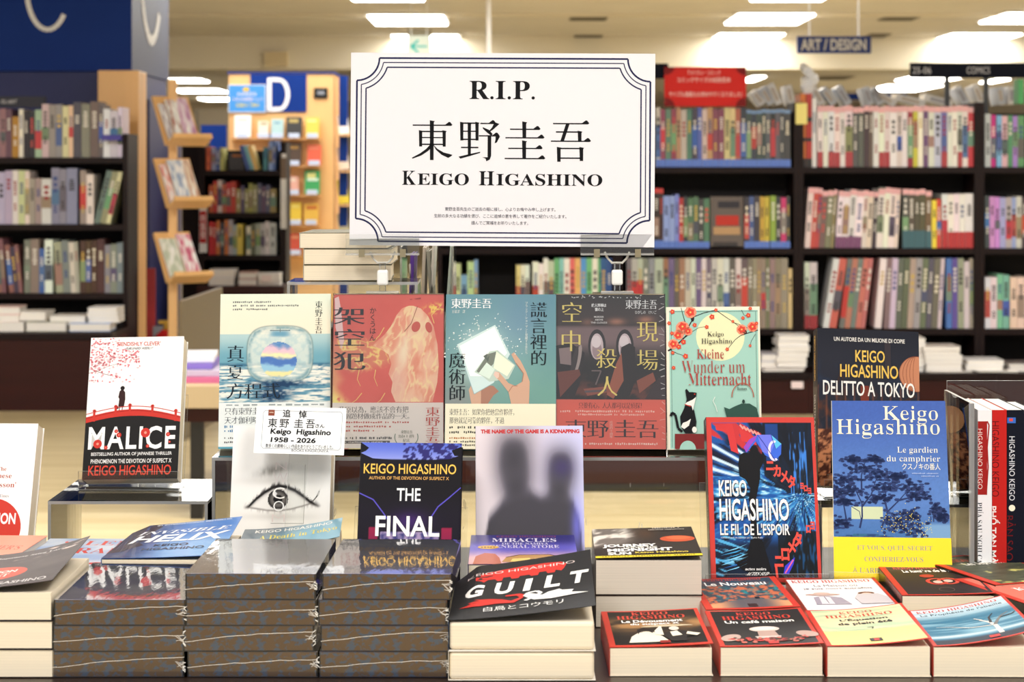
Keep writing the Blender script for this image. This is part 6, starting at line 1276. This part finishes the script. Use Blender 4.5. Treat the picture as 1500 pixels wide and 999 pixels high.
# books behind it
def artP(A): A.fill((238, 160, 140)); A.text("NEWCOMER'S", 30, 60, 92, 84, (206, 110, 96), 'serif', -0.004)
def under(n, where, w, d, t, xc, y0, ztop, group, cov=(200, 196, 190), pages=None):
    """hidden books that carry a visible top one; lowest rests on the table"""
    h = ztop-T; k = max(1, round(h/t)); tt = h/k
    for i in range(k): book(f'{ORD[i]} supporting paperback from the bottom {where}', w, d, tt-0.0006, (xc, y0, T+(i+1)*tt-0.0003), 0, 90, 0, cov=cov, group=group, pages=pages)
under(2, 'under the salmon pink book', 0.129, 0.17, 0.03, -0.655, 2.40, T+0.066, 'books under the salmon book')
book('salmon pink paperback lying before the white standing one at left', 0.129, 0.17, 0.016, (-0.655, 2.40, T+0.0825), -3, 90, 0, art=artP, cov=(238, 160, 140), pages=PAGESG)
def artS(A):
    A.paint(lambda x, y: mixc((206, 216, 232), (150, 178, 220), sst(0.3, 0.7, fbm(x/30, y/24, 3))), 20, 20)
    A.text('SILENT', 18, 12, 96, 34, (220, 90, 84), 'serif', -0.005); A.text('PARADE', 10, 48, 96, 74, (210, 70, 70), 'serif', -0.005); A.ell(70, 122, 8, 5, (206, 60, 60)); A.text('KEIGO HIGASHINO', 20, 134, 84, 144, (120, 110, 120), bold=0.0)
under(2, 'under the pale blue paperback', 0.135, 0.2, 0.03, -0.520, 2.39, T+0.058, 'books under the pale blue paperback')
book('pale blue paperback with red lettering lying behind the left film-wrapped pile', 0.135, 0.20, 0.016, (-0.520, 2.39, T+0.0745), -1, 90, 0, art=artS, cov=(200, 210, 226), gloss=True)
def artX(A):
    A.paint(lambda x, y: mixc(mixc((20, 40, 84), (64, 118, 196), sst(10, 60, x)), (150, 190, 232), np.clip(sst(40, 110, y)*sst(20, 70, x)+0.3*fbm(x/9, y/9, 2), 0, 1)*0.8), 40, 40)
    A.poly([(0, 0), (26, 0), (30, 12), (24, 40), (28, 66), (20, 80), (26, 92), (10, 120), (0, 124)], (34, 32, 52))
    A.text('#1 INTERNATIONAL BESTSELLER', 24, 3, 92, 8, (226, 232, 240), bold=0.02); A.text('INVISIBLE', 12, 32, 92, 46, (236, 240, 246), 'serif', slant=0.3); A.text('HELIX', 10, 52, 92, 82, (240, 244, 250), bold=0.03, slant=0.2); A.text('KEIGO', 36, 92, 66, 102, (40, 50, 70), bold=0.02); A.text('HIGASHINO', 28, 108, 82, 118, (60, 70, 90), bold=0.02)
under(3, 'under the sky blue lifted cover', 0.138, 0.16, 0.03, -0.4125, 2.385, T+0.070, 'books under the sky blue cover')
book('sky blue paperback with a lifted cover behind the film-wrapped piles', 0.138, 0.165, 0.015, (-0.4105, 2.388, T+0.0865), -2, 90, 0, art=artX, cov=(60, 100, 170), lift=lambda u, v: 0.001+0.005*u**1.5+(1-v)**1.2*(0.008*np.clip(u*6, 0, 1)+0.009*u), gloss=True)
def artI(A):
    A.paint(lambda x, y: mixc((70, 90, 104), (110, 170, 196), sst(20, 90, x+0.3*y)), 20, 20); A.text('KEIGO HIGASHINO', 12, 12, 90, 34, (232, 230, 224), bold=0.02); A.text('A Death in Tokyo', 18, 56, 96, 96, (226, 206, 80), 'serif')
under(3, 'under the curled grey cover', 0.12, 0.13, 0.03, -0.268, 2.43, T+0.074, 'books under the curled grey cover')
book('grey blue paperback with a curled cover before the eye paperback', 0.122, 0.135, 0.015, (-0.266, 2.43, T+0.0902), 3, 90, 0, art=artI, cov=(70, 90, 104), lift=lambda u, v: 0.014*u**2+0.001, gloss=True)

# ------------------------------------------------------------------ GUILT pile
def artU(A):
    A.fill((34, 34, 36)); RD = (206, 52, 44)
    pts = [(16, 34), (20, 26), (34, 20), (50, 17), (66, 17), (78, 20), (82, 28), (80, 38)]; sk = [(78, 44), (74, 40), (73, 46), (68, 46), (67, 40), (62, 40), (61, 47), (56, 47), (55, 43), (48, 43), (47, 48), (42, 48), (41, 42), (36, 42), (35, 50), (32, 50), (30, 44), (25, 44), (22, 50), (20, 46), (16, 42)]
    A.poly(pts+sk, RD); A.text('KEIGO HIGASHINO', 10, 22, 88, 29, (222, 206, 204), bold=0.0)
    A.text('G', 8, 56, 21, 88, (244, 244, 242), bold=0.04, slant=0.08); A.text('U', 29, 56, 42, 88, (244, 244, 242), bold=0.04, slant=0.08); A.text('I', 50, 55, 55, 87, (244, 244, 242), bold=0.04, slant=0.08); A.text('L', 65, 54, 76, 86, (244, 244, 242), bold=0.04, slant=0.08); A.text('T', 82, 53, 95, 85, (244, 244, 242), bold=0.04, slant=0.08)
    A.poly([(6, 116), (14, 108), (12, 104), (20, 102), (16, 98), (28, 100), (36, 104), (42, 110), (48, 104), (46, 98), (38, 97), (38, 94), (48, 93), (52, 98), (50, 106), (44, 116), (32, 114), (20, 117)], RD)
    A.poly([(96, 112), (84, 106), (86, 100), (78, 98), (76, 94), (68, 98), (64, 104), (60, 100), (56, 96), (50, 100), (54, 108), (58, 114), (70, 116), (84, 113)], (240, 240, 238)); A.line([(52, 101), (54, 94), (60, 92), (63, 98), (58, 106), (52, 114)], 3, (240, 240, 238))
    A.row('白鳥とコウモリ', 22, 122, 80, 134, (236, 236, 234), 'sans', 0.0)
guilt_lift = lambda u, v: 0.0015+0.016*u**1.4+(0.017+0.006*u)*(1-v)**1.15*np.clip(u*6, 0, 1)+0.0*v
for i in range(2):
    b = book(['lower thick cream paged book under the curled black cover', 'thick paperback with a curled black and red cover on top'][i], 0.1555, 0.195, 0.0309, (sx(765, 2.165), 2.166, T+(i+1)*0.0318-0.0006*i), [0, -0.5][i], 90, 0, art=artU if i == 1 else None, cov=(34, 34, 36) if i else (230, 226, 220), lift=guilt_lift if i else None, back=(236, 230, 220), spine=(40, 60, 90) if i else (236, 226, 206), group='curled black cover pile')
for o in list(COL.objects):
    if o.name.startswith('page_block') and o.parent and o.parent.get('group') == 'curled black cover pile': bevel(o, 0.004, 3)
# Miracles of the Namiya General Store
def artW(A):
    A.paint(lambda x, y: mixc(mixc((40, 36, 120), (96, 90, 200), sst(20, 70, y)), (236, 190, 200), sst(70, 125, y)), 30, 40)
    A.text('KEIGO HIGASHINO', 24, 4, 82, 12, (150, 60, 90), 'serif'); A.text('MIRACLES', 20, 18, 82, 38, (226, 220, 240), 'serif'); A.text('OF THE NAMIYA', 30, 42, 74, 52, (220, 214, 236), 'serif'); A.text('GENERAL STORE', 18, 54, 84, 70, (214, 206, 236), 'serif')
    A.ell(17, 66, 10, 9, (226, 180, 60)); A.marks(10, 62, 24, 70, 5, (120, 80, 30))
    A.poly([(4, 150), (6, 112), (14, 96), (24, 100), (28, 120), (30, 150)], (190, 100, 70)); A.poly([(30, 140), (34, 118), (46, 106), (74, 104), (92, 122), (94, 140)], (196, 150, 90)); A.poly([(38, 138), (40, 124), (56, 120), (56, 138)], (246, 216, 130)); A.rect(60, 122, 88, 138, (236, 196, 120)); A.line([(34, 118), (46, 106), (74, 104), (92, 122)], 2, (90, 60, 60))
under(3, 'under the violet shop front book', 0.128, 0.18, 0.028, 0.0125, 2.368, T+0.062, 'books under the violet store book')
book('violet paperback with a glowing shop front before the silhouettes', 0.128, 0.19, 0.022, (0.0135, 2.368, T+0.0848), 0, 90, 0, art=artW, cov=(50, 46, 120), gloss=True)
# Journey Under the Midnight Sun
def artJ(A):
    def bg(x, y):
        c = np.tile(np.array((40, 30, 28), float), (len(x), 1)); f = sst(0.4, 0.7, fbm(x/10+y/30, y/22, 4)); m = sst(52, 20, x)*sst(112, 70, y+x*0.3); c = mixc(c, (236, 230, 222), np.clip(m*1.5, 0, 1)*(0.4+0.6*f)); return mixc(c, (110, 70, 40), np.exp(-((x-52)/10)**2)*np.exp(-((y-30)/30)**2)*0.5)
    A.paint(bg, 50, 60)
    A.ell(82, 62, 17, 16, (206, 84, 46), 12, n=26); A.ell(83, 58, 12, 9, (222, 110, 66), 12)
    A.text('JOURNEY', 8, 84, 60, 102, WH, bold=0.05); A.text('UNDER THE', 28, 98, 60, 106, (226, 226, 220), bold=0.03); A.text('MIDNIGHT', 12, 106, 74, 121, WH, bold=0.05); A.text('SUN', 12, 124, 34, 137, WH, bold=0.05); A.text('Keigo Higashino', 38, 124, 88, 135, (236, 214, 90), bold=0.02)
    A.rect(0, 141, 100, 150, (236, 214, 50)); A.marks(6, 143, 94, 147, 34, (90, 80, 30)); A.marks(56, 12, 92, 18, 24, (190, 180, 170)); A.marks(60, 4, 88, 9, 12, (220, 210, 200))
for i in range(2):
    book(['lower thick grey paged paperback under the yellow footed one', 'thick black paperback with an orange disc and a yellow foot strip'][i], 0.1265, 0.198, [0.0375, 0.041][i], (sx(951, 2.42), 2.42, [T+0.038, T+0.0797][i]), [0.5, -1][i], 90, 0, art=artJ if i else None, cov=(40, 30, 28), lift=(lambda u, v: 0.0015+0.006*(1-u)*0+0.004*u) if i else None, pages=PAGESG, back=(60, 50, 46), spine=(60, 50, 44), group='pile of two very thick grey paged paperbacks')

# ------------------------------------------------------------------ French pocket books with red spines
RED = (206, 62, 48)
def frame_red(A, fn, inner): A.fill(RED); fn(A)
def artFr1(A):
    A.fill(RED); A.paint(lambda x, y: mixc(mixc((30, 24, 20), (150, 112, 72), np.exp(-((y-62)/26)**2)*sst(0.2, 0.7, fbm(x/26, y/16, 3))*1.2), (24, 22, 22), sst(100, 110, y)), 40, 50, (6, 4, 96, 143))
    A.text('KEIGO', 30, 7, 68, 20, (214, 70, 56), 'serif'); A.text('HIGASHINO', 14, 23, 84, 38, (214, 70, 56), 'serif'); A.text('Le Dévouement', 18, 42, 80, 53, WH, bold=0.03); A.text('du suspect X', 26, 56, 76, 66, WH, bold=0.03)
    A.ell(62, 74, 26, 8, (206, 190, 160), n=20, a0=180, a1=360); S = (240, 232, 214)
    A.poly([(24, 112), (32, 96), (42, 92), (50, 98), (54, 112), (60, 134), (20, 136)], S); A.ell(38, 86, 5, 8, (236, 222, 206)); A.poly([(31, 84), (38, 76), (46, 82), (46, 100), (42, 92), (34, 92), (31, 104)], (30, 24, 24))
    A.poly([(56, 112), (62, 94), (72, 92), (86, 100), (90, 114), (78, 118), (76, 136), (62, 134)], (36, 34, 36)); A.ell(68, 84, 5, 8, (236, 222, 206)); A.poly([(63, 98), (70, 94), (74, 112), (64, 116)], S); A.poly([(48, 92), (54, 74), (56, 74), (56, 110), (48, 108)], S); A.poly([(80, 100), (92, 110), (88, 118), (78, 110)], S); A.rect(50, 132, 60, 142, (150, 40, 36))
def artFr2(A):
    A.fill(RED); A.fill((38, 36, 34), (5, 4, 96, 146)); A.text('KEIGO', 30, 10, 66, 22, (214, 66, 52), 'serif'); A.text('HIGASHINO', 14, 26, 84, 42, (214, 66, 52), 'serif'); A.text('Un café maison', 15, 46, 85, 58, (244, 242, 238), bold=0.03)
    A.ell(51, 84, 15, 11, (226, 206, 198), n=24); A.ell(51, 82, 12, 6, (240, 226, 220)); A.poly([(43, 92), (60, 92), (62, 116), (42, 116)], (186, 156, 146)); A.poly([(38, 114), (64, 114), (62, 124), (40, 124)], (214, 196, 190)); A.ell(14, 118, 9, 15, (196, 170, 160), 25); A.ell(90, 112, 9, 14, (190, 160, 150), -30); rr = random.Random(3)
    for k in range(70): A.ell(rr.uniform(12, 90), 136-14*math.exp(-((rr.random()-0.5)*3)**2)+rr.uniform(-4, 4), rr.uniform(1.5, 4), rr.uniform(2, 4), rr.choice([(190, 50, 44), (120, 40, 34), (60, 60, 44), (210, 110, 96)]), up=False, n=7)
    A.rect(48, 136, 58, 145, (190, 50, 44))
def artFr3(A):
    A.fill(RED); A.paint(lambda x, y: mixc(mixc((186, 206, 170), (240, 226, 180), sst(0.3, 0.7, fbm(x/30, y/8, 3))), (248, 240, 140), sst(93, 96, y)), 30, 50, (5, 3, 97, 147))
    A.text('KEIGO', 32, 12, 66, 22, (200, 84, 66), 'serif'); A.text('HIGASHINO', 16, 26, 84, 38, (200, 84, 66), 'serif'); A.text("L'Équation", 28, 44, 76, 56, (60, 60, 56), bold=0.03); A.text('de plein été', 24, 60, 78, 73, (60, 60, 56), bold=0.03); A.line([(5, 93), (97, 93)], 0.6, (130, 160, 140)); A.line([(50, 84), (56, 84), (54, 90)], 1.2, (60, 70, 60)); A.rect(44, 128, 56, 140, (50, 36, 34)); A.rect(48, 130, 53, 138, (200, 60, 50))
def artFr4(A):
    A.fill(RED)
    def bg(x, y):
        c = mixc((214, 228, 238), (60, 120, 150), sst(22, 60, y)); st = fbm(x/60, y/5, 6); c = mixc(c, (170, 206, 222), sst(0.5, 0.75, st)*0.7); c = mixc(c, (230, 240, 244), np.exp(-((y-118)/5)**2)*0.8); return mixc(c, (30, 40, 56), sst(126, 134, y))
    A.paint(bg, 50, 60, (4, 3, 97, 147)); A.text('KEIGO HIGASHINO', 8, 8, 90, 18, (206, 90, 84), 'serif'); A.text("La Prophétie de l'abeille", 10, 23, 92, 33, (50, 60, 80), bold=0.0)
    T_ = (226, 222, 214)
    A.line([(70, 132), (70, 100), (66, 84), (60, 74)], 5, T_, w1=2); A.line([(70, 100), (76, 84), (82, 72), (90, 64)], 4, (120, 120, 120), w1=1.5); A.line([(68, 90), (70, 70), (76, 58)], 3, (60, 60, 64), w1=1); A.line([(68, 100), (46, 96), (30, 84), (16, 80)], 2.4, T_, w1=0.6); A.line([(80, 78), (92, 76), (96, 70)], 3, (60, 62, 66), w1=1); A.line([(62, 76), (56, 66)], 1.6, T_); A.rect(56, 136, 66, 144, (200, 50, 44))
def artFr5(A):
    A.fill(RED)
    def bg(x, y):
        n = fbm(x/4, y/6, 5); c = mixc((60, 76, 90), (200, 110, 76), sst(0.4, 0.62, n)); c = mixc(c, (40, 130, 140), sst(0.6, 0.75, fbm(x/6, y/9, 9))); c = mixc(c, (50, 64, 86), sst(50, 20, y)*0.8); road = sst(0, 8, y-96-np.abs(x-56)*0.55); return mixc(c, mixc((96, 90, 96), (226, 160, 116), sst(10, 40, np.abs(x-52))), road)
    A.paint(bg, 60, 70, (8, 3, 93, 144)); A.text('KEIGO HIGASHINO', 16, 5, 82, 13, (190, 64, 56), 'serif'); A.text('Le Nouveau', 16, 20, 84, 38, WH, bold=0.02); A.rect(60, 96, 65, 106, (30, 34, 44)); A.rect(47, 128, 57, 142, (60, 36, 36))
def artFr6(A):
    A.fill((246, 240, 244)); A.text('KEIGO HIGASHINO', 4, 4, 92, 18, (200, 76, 66), 'serif'); A.text('La Maison où', 26, 28, 74, 38, (110, 100, 110), bold=0.0); A.text('je suis mort autrefois', 12, 44, 88, 54, (110, 100, 110), bold=0.0)
    A.ell(28, 78, 19, 5, (200, 170, 160)); A.ell(28, 73, 9, 6, (214, 186, 176)); A.poly([(16, 92), (24, 86), (34, 86), (46, 94), (52, 126), (14, 126)], (168, 160, 176)); A.poly([(22, 90), (28, 88), (34, 92), (34, 124), (20, 124)], (226, 222, 230)); A.line([(28, 88), (28, 120)], 1, (120, 110, 126)); A.ell(76, 76, 9, 7, (110, 70, 60)); A.ell(76, 82, 6, 8, (226, 196, 180)); A.poly([(60, 96), (66, 80), (88, 80), (96, 96), (96, 126), (62, 126)], (206, 200, 206)); A.rect(96.5, 0, 100, 150, RED)
def artFr7(A):
    A.fill(RED); A.paint(lambda x, y: mixc((46, 36, 38), (110, 86, 96), sst(40, 0, y)*fbm(x/12, y/6, 4)*1.6), 30, 40, (7, 3, 97, 147))
    A.text('KEIGO HIGASHINO', 14, 6, 80, 20, (206, 80, 80), 'serif'); A.text('La lumière de la nuit', 22, 24, 84, 38, (246, 240, 236), bold=0.04)
    A.ring(50, 86, 10, 14, 4.4, (214, 70, 60)); A.ring(62, 86, 10, 14, 4.4, (214, 80, 66)); A.ell(44, 58, 8, 8, (190, 60, 50)); A.ell(50, 90, 5, 7, (236, 190, 176)); A.ell(62, 86, 5, 7, (236, 190, 176)); A.ring(52, 128, 8, 10, 1, (110, 90, 90))
def artFr8(A):
    A.fill(RED); A.paint(lambda x, y: mixc(mixc((56, 60, 50), (100, 104, 84), fbm(x/20, y/7, 4)), (226, 220, 130), sst(0.62, 0.8, fbm(x/16, y/9, 8))), 30, 40, (9, 6, 97, 147)); A.text('KEIGO HIGASHINO', 20, 20, 98, 34, (206, 80, 56), 'serif'); A.text('Les Sept Divinités', 30, 40, 98, 58, (240, 236, 226), bold=0.02)
def artFr9(A): A.fill(RED); A.fill((226, 120, 104), (8, 6, 97, 147)); A.ell(60, 30, 22, 9, (246, 220, 206)); A.text('KEIGO', 30, 60, 90, 74, WH, 'serif')
lf = lambda a, p=2.0: (lambda u, v: 0.0008+a*u**p)
def fr(label, art, w, xc, D, n, t, yaw, lift, z0=T, dk=(206, 62, 48), sp=None):
    for i in range(n):
        top = i == n-1
        book(label if top else 'lower red spined pocket book of the '+('rear' if D > 2.4 else 'front')+' pile at the right edge', w, 0.176, t, (xc, D, z0+(i+1)*(t+0.0007)), yaw, 90, 0, art=art if top else None, cov=RED, back=(232, 222, 202), spine=dk, lift=lift if top else None, group='red spined French pocket books', name='pocket_book', spine_art=sp)
fr('black French pocket book with a couple in white, leftmost of the front row', artFr1, 0.1105, sx(969, 2.186), 2.186, 1, 0.030, 0.5, lf(0.004))
fr('black French pocket book with a white chef hat in the front row', artFr2, 0.1105, sx(1131, 2.186), 2.186, 1, 0.0305, 0, lf(0.004))
fr('pale green and yellow French pocket book in the front row', artFr3, 0.1110, sx(1288, 2.182), 2.182, 1, 0.0320, -0.5, lf(0.009))
fr('blue French pocket book with a bare tree, right end of the front row', artFr4, 0.1110, sx(1444, 2.182), 2.182, 1, 0.0315, -1.5, lf(0.019, 1.7))
def spart(A): A.text('BABEL NOIR', 16, 14, 40, 22, (200, 190, 170)); A.rect(46, 10, 47, 26, (200, 190, 170)); A.text('KEIGO HIGASHINO', 54, 14, 120, 22, (200, 190, 170))
fr('colourful French pocket book with a painted street lying in the second row', artFr5, 0.110, sx(1100, 2.40), 2.374, 1, 0.030, 2.5, lf(0.003))
fr('white French pocket book with a hatted couple in the second row', artFr6, 0.110, sx(1247, 2.40), 2.374, 1, 0.029, 0.5, lf(0.002))
fr('dark French pocket book with a red knot', artFr7, 0.110, sx(1388, 2.40), 2.39, 1, 0.043, -1, lf(0.003), dk=(30, 26, 28))
fr('dark olive French pocket book on the rear pile at the right edge', artFr8, 0.110, sx(1512, 2.42)+0.01, 2.445, 2, 0.0235, 20, lf(0.0), dk=(36, 34, 26), sp=spart, z0=T+0.0)
fr('salmon framed French pocket book on the front pile at the right edge', artFr9, 0.110, sx(1545, 2.30)+0.0355, 2.325, 2, 0.0225, 20, lf(0.0), dk=(36, 34, 26), sp=spart, z0=T)

# ------------------------------------------------------------------ clear box of Vietnamese books at the right
bx0, bx1, by0, by1, bz0, bz1 = 0.574, 0.83, 2.56, 2.72, T, 0.951
t = thing('acrylic_book_box', 'clear acrylic box of upright Vietnamese books at the right', 'display box', (bx0, by0, bz0)); W_ = bx1-bx0; H_ = bz1-bz0; th = 0.004
MB().box(0, th, 0, by1-by0, 0.0005, H_-0.012, mis=[1, 1, 1, 0, 1, 0]).build('side_plate', [ACRYL, EDGE], t)
MB().box(th, W_, by1-by0, by1-by0+th, 0.0005, H_, mis=[1, 1, 0, 1, 0, 1]).build('back_plate', [ACRYL, EDGE], t)
MB().box(th, W_, 0, by1-by0-0.001, 0.0005, 0.004).build('base_plate', ACRYL, t)
MB().box(-0.002, 0.0, -0.001, 0.004, 0.0005, H_-0.012).build('corner_strip', EDGE, t)
def sp_white(A):
    A.fill((240, 240, 242)); A.rect(12, 5, 90, 20, (160, 34, 32)); A.text('HIGASHINO KEIGO', 20, 10, 84, 15, (236, 214, 206)); A.text('PHÍA SAU NGHI CAN', 98, 9, 168, 16, (60, 64, 70), 'serif', -0.005); A.line([(172, 6), (186, 20)], 1.6, (40, 44, 50)); A.line([(184, 6), (174, 20)], 0.8, (90, 94, 100)); A.line([(12, 5), (16, 3), (40, 5), (60, 4), (90, 6)], 1.4, (160, 34, 32))
def sp_red(A): A.fill((196, 36, 32)); A.text('HIGASHINO KEIGO', 12, 8, 92, 16, (96, 20, 22)); A.text('PHỐ TAN MÀN ĐÊM', 102, 7, 194, 18, (244, 236, 232), bold=0.02)
def sp_black(A): A.fill((16, 20, 34)); A.rect(8, 9, 14, 18, (60, 110, 200)); A.rect(9, 12, 12, 16, (226, 80, 70)); A.text('HIGASHINO KEIGO', 28, 10, 96, 16, (226, 228, 234)); A.ell(104, 13, 3.4, 3.4, (250, 246, 220)); A.text('BẢN SAO', 112, 9, 160, 20, (110, 24, 28))
def vbook(label, x0, x1, h, fn, cov, spc, fart=None):
    """spine to the viewer, cover towards -x"""
    w_, t_ = 0.135, x1-x0
    M = Matrix.Translation((x0, by0+0.004+w_/2, bz0+0.0045)) @ Matrix.Rotation(-math.pi/2, 4, 'Z')
    b = thing('paperback_book', label, 'book', M, 'Vietnamese books in the clear box')
    MB().box(-w_/2+0.0015, w_/2-0.0005, 0.0005, t_-0.0005, 0.001, h-0.001).build('page_block', PAGESW, b)
    f = MB().box(-w_/2, w_/2, 0, 0.0005, 0, h, cov).build('front_cover', PRINT, b); MB().box(-w_/2, w_/2, t_-0.0005, t_, 0, h, cov).build('back_cover', PRINT, b)
    s_ = MB().box(w_/2, w_/2+0.0005, 0, t_, 0, h, spc).build('spine', PRINT, b)
    A = Art(h, t_, (0, 0, 200, 200*t_/h)); fn(A); o = A.build('spine_print', s_)
    # print x -> -z, print z -> -y of the shop = ... ; normal towards the viewer (+x of the book frame)
    o.matrix_basis = Matrix(((0, -1, 0, w_/2+0.0006), (0, 0, 1, 0), (-1, 0, 0, h/2), (0, 0, 0, 1)))
    if fart: A = Art(w_, h, (0, 0, 100, 150), off=0.0002); fart(A); A.build('cover_print', f)
def fa(A): A.fill((196, 194, 194)); A.line([(70, 12), (60, 52)], 2, (60, 60, 66)); A.marks(40, 48, 58, 50, 8, (90, 90, 90)); [A.marks(20, 70+k*5, 80, 72+k*5, 24, (110, 110, 112), k) for k in range(10)]
k0 = 2.565/F
v0 = (1432-750)*k0
vbook('white Vietnamese paperback with a red brush patch on its spine', v0, v0+0.0175, 0.236, sp_white, (206, 204, 204), (240, 240, 242), fa)
vbook('red Vietnamese paperback beside the white one in the clear box', v0+0.0180, v0+0.0360, 0.236, sp_red, (190, 34, 30), (196, 36, 32))
vbook('black Vietnamese paperback right of the red one in the clear box', v0+0.0365, v0+0.0580, 0.236, sp_black, (16, 20, 34), (16, 20, 34))
vbook('further dark Vietnamese paperback cut by the right edge', v0+0.0585, v0+0.080, 0.232, sp_black, (16, 20, 34), (16, 20, 34))
